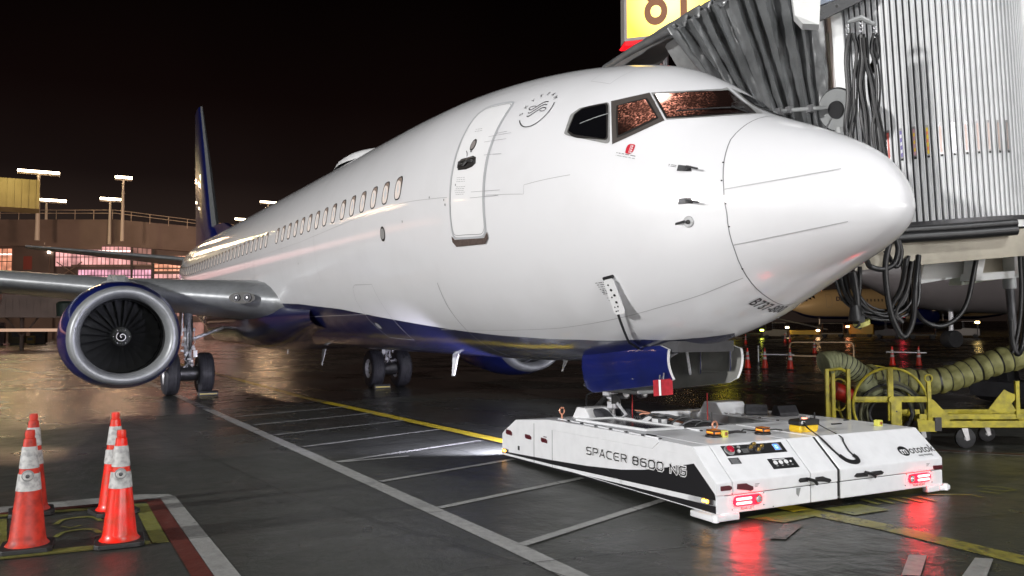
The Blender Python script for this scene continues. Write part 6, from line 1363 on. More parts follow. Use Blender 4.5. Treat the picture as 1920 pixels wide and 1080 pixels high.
mb = MB(); mb.box((.30, -.01, .66), (.06, .05, .64), M_yel, bev=.006); mb.tube([(.30+.055*math.cos(a_*PI/8), -.01, 1.035+.055*math.sin(a_*PI/8)) for a_ in range(16)], .014, 8, M_yel, closed=True); mb.prism([(.33, .52), (.33, .72), (.36, .72), (.60, .47), (.60, .40), (.33, .38)], 'y', -.02, .0, M_yel); mb.prism([(.12, .25), (.10, .44), (.38, .40), (.38, .25)], 'y', -.05, -.02, M_yel); mb.box((.41, -.03, .36), (.10, .05, .20), M_black)
mb.build('hitch_post', M_yel, cart)
mb = MB(); mb.prism([(1.18, .58), (1.42, .87), (1.50, .82), (1.58, .80), (1.58, .72), (1.52, .66), (1.60, .55), (1.35, .52)], 'y', -.02, .0, M_yel, .004); mb.box((1.62, -.0, .72), (.06, .05, .55), M_yel, bev=.006); mb.build('side_bracket', M_yel, cart)
for k_, (x, y_, r_) in enumerate(((.83, .0, .15), (.40, .42, .13), (1.55, .7, .13))):
    mb = MB(); mb.lathe([(0, -.03), (r_*.86, -.03), (r_, -.02), (r_, .02), (r_*.86, .03), (0, .03)], (x, y_, r_+.002), 'y', 26, M_rub); mb.cyl((x, y_-.035, r_), (x, y_-.03, r_), .03, .03, 10, M_steel); mb.prism([(x-.07, .30), (x+.02, .30), (x+.05, r_-.02), (x-.0, r_-.04)], 'y', y_-.045, y_-.035, M_steel); mb.build('caster_wheel', M_rub, cart)
# conditioned-air duct
def loc(x, y, z): return Matrix.Rotation(crz, 3, 'Z') @ Vector((x, y, z))+Vector(CT)
du = empty('air_duct', loc(-.5, .35, 0), crz, 'olive fabric air duct with black spiral bands lying over the yellow cart', 'air duct')
M_du = mat('duct_olive_fabric', (.24, .235, .09), .7, var=.35, vscale=9, bump=.5, bscale=14); M_du2 = mat('duct_pale_fabric', (.30, .32, .18), .7, var=.3, vscale=9, bump=.4, bscale=14)
def duct(path, rad_, pitch, name, m, amp=.02, phase=0, band=True):
    mb = MB(); pts = smooth_path(path, 26); L_ = 0; k1 = mb._mi(m); k2 = mb._mi(M_black); rings = []; prev = None; ph = []; n_ = 28; o0 = Vector((-.5, .35, 0))
    for i, p in enumerate(pts):
        if i: L_ += (p-pts[i-1]).length
        d = (pts[min(i+1, len(pts)-1)]-pts[max(i-1, 0)]).normalized(); a_ = d.orthogonal().normalized() if prev is None else (prev-d*prev.dot(d)).normalized(); prev = a_; b_ = d.cross(a_); w_ = (L_/pitch) % 1; bul = math.sin(PI*w_)**.6; ring = []
        for j in range(n_):
            t_ = 2*PI*j/n_; rr = rad_*(1-.10+.10*bul)+amp*noise.noise(Vector((p.x*6+j*.0, math.cos(t_)*2.2+L_*3, math.sin(t_)*2.2)))*bul
            ring.append(mb.b.verts.new(p-o0+(a_*math.cos(t_)+b_*math.sin(t_))*rr))
        rings.append(ring); ph.append(w_)
    for i in range(len(rings)-1):
        kk = k2 if band and (ph[i] < .07 or ph[i] > .95) else k1
        for j in range(n_):
            f = mb.b.faces.new((rings[i][j], rings[i][(j+1) % n_], rings[i+1][(j+1) % n_], rings[i+1][j])); f.smooth = True; f.material_index = kk
    mb.b.faces.new(rings[0][::-1]); mb.b.faces.new(rings[-1])
    return mb.build(name, m, du, sharp=0)
duct([(-.55, .45, 1.02), (-.2, .6, 1.0), (.15, .65, .96), (.55, .62, .94), (.95, .6, 1.0), (1.3, .6, 1.12), (1.65, .55, 1.25), (2.0, .5, 1.34), (2.6, .5, 1.42)], .20, .165, 'long_hose', M_du, .035)
duct([(-1.0, .25, 1.27), (-.82, .25, 1.22), (-.62, .28, 1.08), (-.52, .3, .98)], .17, .062, 'folded_hose', M_du2, .01)
duct([(-1.17, .22, 1.22), (-1.10, .23, 1.24), (-.98, .24, 1.24)], .20, .05, 'end_collar', M_du2, .012, band=False)
duct([(-.62, .30, 1.02), (-.45, .32, .86), (-.35, .32, .78)], .17, .6, 'hose_cuff', M_du2, .04, band=False)
# ------------------------------------------------------------------ background
M_fac = mat('terminal_concrete', (.16, .11, .09), .7, var=.2, vscale=.3); M_facd = mat('terminal_dark_cladding', (.10, .07, .06), .6, var=.2, vscale=.3); M_mull = mat('dark_mullion', (.02, .016, .015), .5)
def winmat(name, c, s):
    m = bpy.data.materials.new(name); m.use_nodes = True; t = m.node_tree; b = t.nodes['Principled BSDF']; n = t.nodes.new; l = t.links.new
    tcn = n('ShaderNodeTexCoord'); nz = n('ShaderNodeTexNoise'); nz.inputs['Scale'].default_value = .55; nz.inputs['Detail'].default_value = 5; l(tcn.outputs['Object'], nz.inputs[0]); mr = n('ShaderNodeMapRange'); mr.inputs[1].default_value = .35; mr.inputs[2].default_value = .65; mr.inputs[3].default_value = .45*s; mr.inputs[4].default_value = 1.3*s; l(nz.outputs[0], mr.inputs[0])
    b.inputs['Base Color'].default_value = (.05, .03, .03, 1); b.inputs['Roughness'].default_value = .2; b.inputs['Emission Color'].default_value = (*c, 1); l(mr.outputs[0], b.inputs['Emission Strength']); return m
W_pink = winmat('lit_window_pink', (.85, .40, .38), 1.0); W_or = winmat('lit_window_orange', (.85, .34, .2), 1.15); W_mag = winmat('lit_window_magenta', (.85, .40, .52), .95); W_dim = winmat('dim_window', (.45, .22, .18), .6)
M_tube = emis('ceiling_light_strip', (1, .75, .68), 2.2); M_warm = emis('warm_floodlight', (1, .78, .52), 16.0); M_cool = emis('white_floodlight', (1, .93, .85), 60.0)
ter = empty('terminal_building', (-140, 0, 0), 0, 'long brown terminal building with pink lit windows far behind the engine', 'building')
def tp(y, z, d=0):   # point on the facade line, curving slightly away
    x = -149+ (y+12.5)*.56 - d; return Vector((x+140, y, z))
def fslab(mb, y0, y1, z0, z1, d0, d1, m, z0b=None, z1b=None):
    z0b = z0 if z0b is None else z0b; z1b = z1 if z1b is None else z1b
    P = [tp(y0, z0, d0), tp(y1, z0b, d0), tp(y1, z1b, d0), tp(y0, z1, d0), tp(y0, z0, d1), tp(y1, z0b, d1), tp(y1, z1b, d1), tp(y0, z1, d1)]
    mb.faces(P, [(0, 1, 2, 3), (7, 6, 5, 4), (0, 4, 5, 1), (1, 5, 6, 2), (2, 6, 7, 3), (3, 7, 4, 0)], m)
mb = MB(); fslab(mb, -160, 3, 0, 15.2, 1.0, 30, M_facd); fslab(mb, 3, 24, 0, 15.2, 1.0, 30, M_facd, 0, 13.2); mb.build('wall', M_facd, ter)
mb = MB(); fslab(mb, -160, 3, 14.8, 19.0, 0, 30, M_fac); fslab(mb, 3, 24, 14.8, 19.0, 0, 30, M_fac, 12.9, 16.8); fslab(mb, -8, 1.2, 14.2, 14.8, -.5, 1, M_fac); mb.build('parapet', M_fac, ter)
mb = MB()
for z in (20.0, 20.5): mb.tube([tp(-160, z), tp(3, z), tp(22, z-2.8)], .05, 5, mat('rail_lit', (.5, .38, .28), .5))
for k_ in range(-40, 9): y_ = k_*2.6; mb.tube([tp(y_, 19-(2.8/19*(y_-3) if y_ > 3 else 0)), tp(y_, 20.5-(2.8/19*(y_-3) if y_ > 3 else 0))], .05, 5, MATS['rail_lit'])
mb.build('roof_railing', MATS['rail_lit'], ter)
def winrow(y0, y1, z0, z1, n_, m, strip=None, s0=0):
    dy = (y1-y0)/n_
    for k_ in range(n_):
        ya, yb = y0+dy*k_+.06, y0+dy*(k_+1)-.06; mb = MB(); fslab(mb, ya, yb, z0, z1, .85, 1.0, m, z0-s0*0, z1)
        if strip: fslab(mb, ya, yb, strip, strip+.22, .80, .86, M_tube)
        if y0 > -20:
            zc_ = z0+(z1-z0)*.45; fslab(mb, ya, yb, zc_, zc_+.12, .78, .84, M_mull); fslab(mb, (ya+yb)/2-.05, (ya+yb)/2+.05, z0, z1, .77, .84, M_mull)
        f = mb.build('window', m, ter)
winrow(-5.2, 5.3, 11.6, 14.7, 9, W_pink, 13.9); winrow(5.6, 8.2, 11.8, 14.8, 2, W_dim); winrow(8.6, 20, 10.8, 13.2, 9, W_or, 12.2)
winrow(-2.0, 8.2, 9.3, 11.0, 11, W_mag); winrow(1.0, 8.2, 7.4, 9.0, 6, W_dim); winrow(8.6, 20, 8.9, 10.3, 9, W_pink); winrow(8.6, 20, 7.0, 8.5, 9, W_or); winrow(-4, 18, 3.6, 6.4, 16, W_dim)
winrow(-14, -11.2, 10.6, 14.4, 2, W_or, 13.4); winrow(-14, -11.6, 7.4, 9.4, 2, W_mag)
winrow(-60, -16, 7.6, 12.2, 16, W_pink, 11.2); winrow(-130, -62, 7.6, 12.2, 16, W_or, 11.2)
mb = MB(); 
for z in (11.6, 9.1, 6.8): fslab(mb, -3, 8.4, z, z+.22, .5, .9, M_fac); fslab(mb, 8.4, 20, z-.5, z-.28, .5, .9, M_fac)
for y_ in (5.45, 8.4): fslab(mb, y_-.15, y_+.15, 2.5, 14.2, .4, .9, M_mull)
mb.build('window_ledge', M_fac, ter)
mb = MB(); fslab(mb, 9.0, 15.6, 0, 2.6, .6, 1, W_dim); mb.build('shopfront', W_dim, ter)
mb = MB(); fslab(mb, 17.8, 20.4, 10.6, 12.4, .5, .7, emis('white_stair_light', (1, .85, .8), 1.2), 11.2, 13.2); mb.build('lit_staircase', MATS['white_stair_light'], ter)
# stair tower at the left with doors
mb = MB(); fslab(mb, -10.8, -5.4, 0, 14.4, -.3, 2, M_facd)
mb.build('stair_tower', M_facd, ter)
for z in (11.0, 6.6):
    mb = MB(); fslab(mb, -9.6, -8.4, z, z+2.1, -.34, -.3, mat('dull_red_door', (.20, .04, .03), .5)); mb.build('door', MATS['dull_red_door'], ter)
    mb = MB(); fslab(mb, -6.3, -5.9, z+2.6, z+3.2, -.6, -.3, emis('wall_lamp', (1, .85, .7), 14)); mb.build('wall_lamp', MATS['wall_lamp'], ter)
    mb = MB(); mb.tube([tp(-6.0, z+2.4, -.5), tp(-6.0, z-1, -.5)], .08, 5, M_fac); mb.tube([tp(-5.0, z-1.5, -.3), tp(-1.5, z+1.2, -.3)], .09, 5, M_fac); mb.tube([tp(-5.0, z+1.2, -.3), tp(-1.5, z-1.5, -.3)], .09, 5, M_fac); mb.build('wall_brace', M_fac, ter)
mb = MB(); mb.box((-136.5+0, -11.6, 21.2), (6, 8.2, 4.2), mat('penthouse_yellow', (.30, .24, .08), .6, var=.2, vscale=.5)); 
for k_ in range(9): mb.box((-133.4, -15.2+.9*k_, 21.2), (.1, .12, 4.2), MATS['penthouse_yellow'])
tag(mb.build('roof_shed', MATS['penthouse_yellow']), 'dull yellow ribbed shed on the terminal roof at the left edge', 'shed')
ld = bpy.data.lights.new('shed_floodlight', 'POINT'); ld.energy = 1600; ld.color = (1, .85, .4); ld.shadow_soft_size = .5; lo = bpy.data.objects.new('shed_floodlight', ld); col.objects.link(lo); lo.location = (-126, -12, 25)
# floodlight masts
def mast(loc_, h, wid, rows, label, warm=True, power=9000, light=True, big=1.0, target=None):
    e = empty('floodlight_mast', loc_, 0, label, 'floodlight mast', 'floodlight masts'); m = M_warm if warm else M_cool
    mb = MB(); mb.cyl((0, 0, 0), (0, 0, h), .28*big, .16*big, 12, mat('mast_steel', (.50, .42, .34), .5)); mb.build('pole', MATS['mast_steel'], e)
    for r_ in range(rows):
        mb = MB(); z = h-.2-5.8*r_*0; mb.box((0, 0, z), (.3, wid, .18), MATS['mast_steel']); mb.build('cross_arm', MATS['mast_steel'], e)
    nn_ = max(3, int(wid/1.1))
    for q in range(nn_):
        y_ = -wid/2+wid*(q+.5)/nn_; mb = MB(); ww_ = wid/nn_*.96; mb.box((.25, y_, h-.05+.15), (.5, ww_, .45), M_dkgrey, bev=.05); mb.box((.56, y_, h-.05+.15), (.12, ww_, .34), m); mb.build('floodlight', m, e)
    if light:
        ld = bpy.data.lights.new('floodlight', 'AREA'); ld.shape = 'RECTANGLE'; ld.size = wid; ld.size_y = .6; ld.energy = power; ld.color = (1, .62, .36) if warm else (1, .9, .8)
        lo = bpy.data.objects.new('floodlight', ld); col.objects.link(lo); lo.parent = e; lo.location = (.9, 0, h); tg = Vector(target or (-20, 0, 0))-Vector(loc_)-Vector((.9, 0, h)); lo.rotation_euler = tg.to_track_quat('-Z', 'Y').to_euler()
    return e
mast((-139.2, -7.7, 15), 10.3, 5.6, 1, 'tall floodlight mast with a wide bright bar on the terminal roof, left of all', power=700, big=1.3)
mast((-146, -6.6, 15), 7.0, 5.6, 1, 'shorter floodlight mast with a row of lamps behind the tall left mast', power=1, light=False)
mast((-134, 3.6, 15), 9.6, 2.4, 1, 'tall slim floodlight mast with a short bright bar above the right of the terminal', power=550)
mast((-140, 2.2, 15), 7.0, 3.0, 1, 'shorter floodlight mast just left of the slim one on the roof', power=1, light=False)
mast((-168, 33.2, 0), 27.5, 3.4, 1, 'floodlight mast whose bright lamp bar shows just over the fuselage top', power=800)
mast((-171, 28.2, 0), 24.0, 2.2, 1, 'floodlight mast glowing low beside the fin over the fuselage', power=1, light=False)
for (x, y) in ((-128, -45), (-118, -85)): mast((x, y, 15), 9, 7, 1, 'floodlight mast on the terminal roof beyond the left edge, '+('nearer' if x < -120 else 'farther')+' one', power=650)
# unseen masts added to go with the key, fill and front lamps
for p, tgt in ((KEY, 'behind the photographer to the left'), (FILL, 'behind the photographer'), (FRONT, 'in front of the airliner nose')):
    e = empty('floodlight_mast', (p[0]+1.0, p[1]-1.2, 0), 0, 'unseen grey floodlight mast added '+tgt, 'floodlight mast', 'floodlight masts'); mb = MB(); mb.cyl((0, 0, 0), (0, 0, p[2]+.5), .3, .18, 12, M_grey); mb.build('pole', M_grey, e); mb = MB(); mb.box((0, .3, p[2]+.4), (3.0, .3, .3), M_grey); mb.build('cross_arm', M_grey, e)
# unseen pier for reflections in the paint; its windows are brightened as fill
tb = empty('unseen_pier_building', (46, -52, 0), math.radians(40), 'long low unseen pier building with a band of lit windows brightened as fill', 'building')
mb = MB(); mb.box((0, 0, 5), (6, 110, 10), M_fac); mb.build('wall', M_fac, tb)
for k_ in range(18): mb = MB(); mb.box((-3.05, -51+6*k_, 5.8), (.1, 4.6, 1.5), emis('pier_fill_window', (1, .92, .80), 10.0)); mb.build('window', MATS['pier_fill_window'], tb)

gb_ = empty('gate_fill_building', (40, -10, 0), 0, 'unseen gate building added behind the photographer, two rows of bright windows for fill', 'building')  # unseen building added as low frontal fill for the nose
mb = MB(); mb.box((2.2, 0, 5.5), (4, 96, 11), M_fac); mb.build('wall', M_fac, gb_)
M_gw = emis('gate_fill_window', (1, .95, .92), 7.5)
for k_ in range(16):
    for z_, h_ in ((2.6, 3.2), (7.2, 2.6)):
        mb = MB(); mb.box((.15, -45+6*k_, z_), (.1, 5.2, h_), M_gw); mb.box((.08, -45+6*k_, z_), (.1, .12, h_), M_mull); mb.box((.08, -46.7+6*k_, z_), (.1, .12, h_), M_mull); mb.box((.08, -43.3+6*k_, z_), (.1, .12, h_), M_mull); mb.build('window', M_gw, gb_)
# unseen lamps added in front of the terminal to brighten its face
for y_ in (-22, 6):
    ld = bpy.data.lights.new('facade_fill', 'AREA'); ld.size = 2; ld.energy = 3800; ld.color = (1, .70, .52); lo = bpy.data.objects.new('facade_fill', ld); col.objects.link(lo); lo.location = (-104, y_, 13); lo.rotation_euler = (Vector((-140, y_+8, 9))-Vector(lo.location)).to_track_quat('-Z', 'Y').to_euler()

# left boarding bridge far off, vehicles, clutter
fb_ = empty('boarding_bridge', (-77, -7, 0), 0, 'brown ribbed boarding bridge far away under the wing left of the engine', 'boarding bridge')
M_rib = mat('brown_ribbed_steel', (.26, .18, .15), .6, var=.2, vscale=.6)
mb = MB(); mb.box((0, -4, 3.6), (3.2, 13, 1.9), M_rib)
for k_ in range(26): mb.box((1.62, -10.3+.5*k_, 3.6), (.08, .22, 1.9), M_rib)
mb.build('tunnel', M_rib, fb_)
mb = MB(); mb.box((0, 5.0, 3.7), (3.6, 5, 2.1), M_rib)
for k_ in range(10): mb.box((1.85, 2.7+.5*k_, 3.7), (.08, .25, 2.0), M_rib)
mb.build('cab', M_rib, fb_)
for y_ in (-5.5, -1.0, 3.4):
    mb = MB(); mb.cyl((0, y_, 0), (0, y_, 2.7), .16, .16, 8, M_facd); mb.cyl((0.2, y_-1.2, 2.7), (0.2, y_, 1.0), .08, .08, 6, M_facd); mb.cyl((0.2, y_+1.2, 2.7), (0.2, y_, 1.0), .08, .08, 6, M_facd); mb.build('support_leg', M_facd, fb_)
mb = MB(); 
for k_ in range(5): mb.box((1.9, -8+.6*k_, .35+.5*k_), (.9, .6, .08), M_rib)
mb.tube([(1.9, -8.4, 1.1), (1.9, -5.2, 3.4)], .05, 5, M_rib); mb.build('service_stair', M_rib, fb_)
mb = MB(); mb.box((1.5, -2.7, 1.6), (.2, 9.5, .25), emis('bridge_glow_strip', (1, .62, .42), .45)); mb.build('light_strip', MATS['bridge_glow_strip'], fb_)
mb = MB(); mb.lathe([(0, 0), (.62, 0), (.66, .9), (.5, 1.05), (0, 1.1)], (0, 0, 0), 'z', 18, mat('dark_green_canvas', (.02, .035, .028), .6)); tag(mb.build('covered_light', MATS['dark_green_canvas'], loc=(-62, -5.0, 2.6)), 'dark green rounded hood hanging under the wing before the far bridge', 'hood')
def car(loc_, rz_, cbody, label, cat='car', L_=4.8, W_=1.9, H=1.75, name='parked_car'):
    e = empty(name, loc_, rz_, label, cat); m = mat('car_paint_'+label[:6], cbody, .3, coat=.5)
    mb = MB(); mb.prism([(-L_/2, .35), (L_/2, .35), (L_/2, .8), (L_/2-.3, .98), (L_*.18, 1.02), (L_*.08, H), (-L_*.40, H), (-L_/2, 1.05)], 'y', -W_/2, W_/2, m, .06); mb.build('body', m, e)
    for y_ in (-W_/2-.005, W_/2+.005): mb = MB(); mb.prism([(-L_*.36, 1.1), (L_*.12, 1.1), (L_*.05, H-.12), (-L_*.34, H-.12)], 'y', y_-.01, y_+.01, M_glassk); mb.build('side_window', M_glassk, e)
    mb = MB(); mb.prism([(-W_*.42, 1.12), (W_*.42, 1.12), (W_*.38, H-.12), (-W_*.38, H-.12)], 'x', -L_/2-.02, -L_/2+.12, M_glassk); mb.build('rear_window', M_glassk, e); mb = MB(); mb.prism([(-W_*.42, 1.05), (W_*.42, 1.05), (W_*.38, H-.10), (-W_*.38, H-.10)], 'x', L_*.13, L_*.165, M_glassk); mb.build('windscreen', M_glassk, e)
    for x in (-L_*.32, L_*.32):
        for y_ in (-W_/2+.12, W_/2-.12): mb = MB(); mb.lathe([(0, -.12), (.30, -.12), (.34, -.08), (.34, .08), (.30, .12), (0, .12)], (x, y_, .34), 'y', 18, M_rub); mb.lathe([(0, -.13), (.19, -.13)], (x, y_, .34), 'y', 14, M_steel); mb.build('wheel', M_rub, e)
    for y_ in (-W_*.38, W_*.38): mb = MB(); mb.box((L_/2+.0, y_, .78), (.06, .3, .14), M_clear); mb.build('headlight', M_clear, e)
    return e
car((-104, -4.2, 0), PI, (.035, .03, .03), 'dark sport utility vehicle parked left of the engine, seen from the front')
def crate(loc_, sz, c, label, name='equipment_box'):
    e = empty(name, loc_, random.uniform(-.3, .3), label, 'equipment box'); m = mat('box_'+label[:9], c, .6); mb = MB(); mb.box((0, 0, sz[2]/2+.15), sz, m, bev=.04); mb.build('body', m, e); mb = MB(); mb.box((0, 0, .08), (sz[0]*.8, sz[1]*.8, .14), M_dkgrey); mb.build('base', M_dkgrey, e); mb = MB(); mb.box((sz[0]/2+.01, 0, sz[2]*.6+.15), (.03, sz[1]*.6, sz[2]*.35), M_dkgrey); mb.build('hatch', M_dkgrey, e)
crate((-96, -11.0, 0), (1.6, 2.2, 2.2), (.22, .14, .13), 'tall pinkish cabinet at the far left under the bridge'); crate((-98, -8.9, 0), (1.4, 1.6, 1.6), (.16, .13, .07), 'tan box beside the pink cabinet at the far left'); crate((-95, -7.6, 0), (.8, .8, .8), (.25, .16, .03), 'small mustard box on the apron before the far bridge'); crate((-100, -6.9, 0), (1.2, 1.5, 1.3), (.10, .07, .06), 'brown box near the support legs of the far bridge')
mb = MB(); mb.box((0, 0, .55), (.5, .5, 1.1), mat('red_signal_case', (.2, .01, .01), .5)); mb.box((.3, 0, .8), (.1, .3, .5), emis('red_signal_light', (1, .04, .02), 8)); tag(mb.build('signal_lamp', MATS['red_signal_light'], loc=(-128, 12.6, 4.0)), 'small glowing red signal on the terminal front beside the fuselage', 'signal lamp')

# far airliners on the right
def far_plane(loc_, rz_, k, body, belly, label, cat='airliner', txt=None, lightc=None):
    e = empty('parked_airliner', loc_, rz_, label, cat, 'airliners parked across the apron'); e.scale = (k, k, k)
    mb = MB(); uvl = None; S = [0, .06, .2, .5, 1, 1.7, 2.4, 3.2, 4.4, 6, 10, 18, 26, 29, 31.5, 34, 36, 37.5, 38.1]; ring = [[mb.b.verts.new(SF(s_, 2*PI*i/32)) for i in range(32)] if s_ > 0 else [mb.b.verts.new(SF(0, 0))]*32 for s_ in S]; kk = mb._mi(body); kb = mb._mi(belly)
    for i in range(len(S)-1):
        for j in range(32):
            q = []
            for v in (ring[i][j], ring[i][(j+1) % 32], ring[i+1][(j+1) % 32], ring[i+1][j]):
                if v not in q: q.append(v)
            f = mb.b.faces.new(q); f.smooth = True; f.material_index = kb if 20 < j < 28 else kk
    mb.build('fuselage', body, e, sharp=0)
    for sg_ in (-1, 1):
        mb = MB(); mb.faces([(-14, sg_*1.6, 2.2), (-24, sg_*16.5, 3.9), (-25.4, sg_*16.5, 3.9), (-21.8, sg_*1.6, 2.0), (-14, sg_*1.6, 1.8), (-24, sg_*16.5, 3.8), (-25.4, sg_*16.5, 3.85), (-21.8, sg_*1.6, 1.7)], [(0, 1, 2, 3), (7, 6, 5, 4), (0, 4, 5, 1), (1, 5, 6, 2), (2, 6, 7, 3), (3, 7, 4, 0)], M_wing); mb.build('wing', M_wing, e)
        mb = MB(); mb.lathe([(.75, .3), (.95, 0), (1.12, -.8), (1.05, -2.4), (.8, -3.4), (.5, -3.5)], (-14, sg_*4.8, 1.6), 'x', 24, belly); mb.lathe([(.76, .25), (.3, -.6), (0, -.2)], (-14, sg_*4.8, 1.6), 'x', 20, M_dkst); mb.build('engine', belly, e)
        mb = MB(); mb.cyl((-19.5, sg_*2.86, .5), (-19.5, sg_*2.86, 2.2), .12, .12, 8, M_gear); mb.lathe([(0, -.4), (.5, -.4), (.56, -.3), (.56, .3), (.5, .4), (0, .4)], (-19.5, sg_*2.86, .56), 'y', 18, M_rub); mb.build('landing_gear', M_gear, e)
        mb = MB(); mb.faces([(-34.5, sg_*.4, 4.7), (-38, sg_*7, 5.3), (-39.3, sg_*7, 5.3), (-38, sg_*.3, 4.7), (-34.5, sg_*.4, 4.55), (-38, sg_*7, 5.25), (-39.3, sg_*7, 5.25), (-38, sg_*.3, 4.6)], [(0, 1, 2, 3), (7, 6, 5, 4), (0, 4, 5, 1), (1, 5, 6, 2), (2, 6, 7, 3), (3, 7, 4, 0)], M_wing); mb.build('horizontal_stabiliser', M_wing, e)
    mb = MB(); mb.cyl((-4.2, 0, .3), (-4.2, 0, 1.7), .09, .09, 8, M_gear); mb.lathe([(0, -.25), (.32, -.25), (.34, -.2), (.34, .2), (.32, .25), (0, .25)], (-4.2, 0, .35), 'y', 16, M_rub); mb.build('nose_gear', M_gear, e)
    mb = MB(); mb.prism([(-29.5, 5.2), (-36.5, 12.2), (-38.6, 12.2), (-37.4, 4.9)], 'y', -.12, .12, belly); mb.build('vertical_fin', belly, e)
    mb = MB()
    for sg_ in (-1, 1):
        for i in range(56): s_ = 6.8+.508*i; mb.faces([SO(s_+dx, (.155+dt) if sg_ > 0 else PI-(.155+dt), .02) for dx, dt in ((-.1, -.09), (.1, -.09), (.1, .09), (-.1, .09))], [(0, 1, 2, 3)], M_dkgrey)
    mb.build('window_row', M_dkgrey, e)
    mb = MB(); 
    for (a_, b_) in ((1.55, 2.1), (2.15, 2.6), (2.65, 3.05)):
        for f_ in (lambda t_: t_, lambda t_: PI-t_): mb.faces([SO(a_, f_(.80), .02), SO(b_, f_(.52), .02), SO(b_, f_(.82), .02), SO(a_+.1, f_(1.1), .02)], [(0, 1, 2, 3)], M_glassk)
    mb.build('cockpit_window', M_glassk, e)
    mb = MB(); rp = round_poly([(4.36, .75), (4.36, -.24), (5.1, -.24), (5.1, .75)], .2, 3)
    for f_ in (lambda t_: t_, lambda t_: PI-t_): skin_line([[(s_, f_(t_)) for s_, t_ in rp+[rp[0]]]], .04, .02, M_line, '', mb=mb, build=False)
    mb.build('cabin_door', M_line, e)
    if txt:
        mb = MB()
        V, F = text_mesh(txt, .75, .02)
        mb.faces([Vector((-5.6-x, 1.90, 3.75+y)) for x, y in V], F, M_blue); mb.build('title', M_blue, e)
    return e
M_fp1 = mat('far_plane_grey_white', (.17, .15, .15), .4); M_fp2 = mat('far_plane_warm_white', (.34, .30, .22), .4)
def vp(px, d, z=0.0):   # bearing helper: a point d metres out in the direction seen at that bearing (degrees)
    a_ = math.radians(px); return (CAM.x+d*math.cos(a_), CAM.y+d*math.sin(a_), z)
p = vp(127.9, 48); far_plane((p[0], p[1], gz(p[0], p[1])+.60), math.radians(-108), 1.42, M_fp1, M_fp1, 'big grey airliner seen under the bridge deck at the right')
p = vp(131.9, 172); far_plane((p[0], p[1], gz(p[0], p[1])+.5), math.radians(-115), 1.5, M_fp2, M_blue, 'warm lit airliner with blue title far behind the hanging cables', txt='DELTA')
for (brg, d, e_) in ((126, 120, 2200), (133, 130, 2600), (138, 150, 1500)):
    p = vp(brg, d, 17); ld = bpy.data.lights.new('stand_floodlight', 'AREA'); ld.size = 2; ld.energy = e_; ld.color = (1, .60, .25); lo = bpy.data.objects.new('stand_floodlight', ld); col.objects.link(lo); lo.location = p; t_ = vp(brg-1, d+42, 0); lo.rotation_euler = (Vector(t_)-Vector(p)).to_track_quat('-Z', 'Y').to_euler()
# ground equipment in a row at the far stands
M_ge = [mat('loader_cream', (.35, .28, .18), .5), mat('loader_yellow', (.55, .36, .03), .5), mat('loader_dark', (.05, .045, .04), .5), mat('loader_white', (.5, .46, .42), .5)]
def tractor(loc_, rz_, m, label, kind):
    nm = {'baggage_tractor': 'tractor', 'belt_loader': 'belt loader', 'baggage_dolly': 'dolly', 'power_unit': 'power unit'}[kind]
    e = empty(kind, loc_, rz_, label, nm, 'ground equipment at the far stands')
    if kind == 'baggage_tractor':
        mb = MB(); mb.prism([(-1.5, .3), (1.5, .3), (1.5, .95), (.4, 1.0), (.3, 1.2), (-1.5, 1.1)], 'y', -.7, .7, m, .04); mb.build('body', m, e); mb = MB()
        for x in (-1.2, .3):
            for y_ in (-.6, .6): mb.box((x, y_, 1.5), (.06, .06, .9), M_dkgrey)
        mb.box((-.45, 0, 1.98), (1.7, 1.35, .07), m); mb.build('canopy', m, e)
    elif kind == 'belt_loader':
        mb = MB(); mb.box((0, 0, .6), (4.4, 1.6, .6), m, bev=.04); mb.build('body', m, e); mb = MB(); mb.prism([(-3.2, .9), (-3.2, 1.1), (3.6, 2.7), (3.6, 2.5)], 'y', -.4, .4, M_ge[2]); mb.build('conveyor', M_ge[2], e)
    elif kind == 'baggage_dolly':
        mb = MB(); mb.box((0, 0, .5), (2.8, 1.5, .12), m); mb.build('deck', m, e); mb = MB()
        for x in (-1.3, 1.3): mb.box((x, 0, 1.2), (.05, 1.5, 1.3), M_ge[2])
        mb.box((0, 0, 1.85), (2.7, 1.5, .05), m); mb.build('curtain_frame', m, e)
    else:
        mb = MB(); mb.box((0, 0, 1.0), (3.0, 1.5, 1.3), m, bev=.06); mb.build('cabinet', m, e); mb = MB(); mb.box((.2, -.76, 1.1), (1.6, .03, .7), M_ge[2]); mb.build('grille', M_ge[2], e)
    for x in (-1.0, 1.0):
        for y_ in (-.6, .6): mb = MB(); mb.lathe([(0, -.1), (.25, -.1), (.28, 0), (.25, .1), (0, .1)], (x, y_, .28), 'y', 12, M_rub); mb.build('wheel', M_rub, e)
    return e
specs = [(139.2, 120, 'belt_loader', 3, 'cream belt loader with raised conveyor, leftmost of the far equipment'), (137.3, 112, 'baggage_tractor', 1, 'yellow baggage tractor beside the leftmost belt loader'), (135.6, 125, 'power_unit', 3, 'pale power unit box left of the hanging plug'), (134.0, 118, 'baggage_dolly', 2, 'dark baggage dolly behind the far small cone'), (132.7, 110, 'baggage_tractor', 0, 'cream baggage tractor below the hanging plug'), (131.0, 122, 'belt_loader', 1, 'yellow belt loader seen under the warm lit airliner'), (129.2, 115, 'baggage_dolly', 0, 'cream baggage dolly right under the cable swag'), (127.5, 120, 'power_unit', 1, 'yellow power unit behind the big cable loop'), (125.9, 110, 'baggage_tractor', 2, 'dark baggage tractor right of the big cable loop'), (124.0, 104, 'baggage_dolly', 2, 'dark baggage dolly under the grey airliner'), (121.6, 112, 'baggage_tractor', 3, 'white baggage tractor at the right edge beneath the grey airliner')]
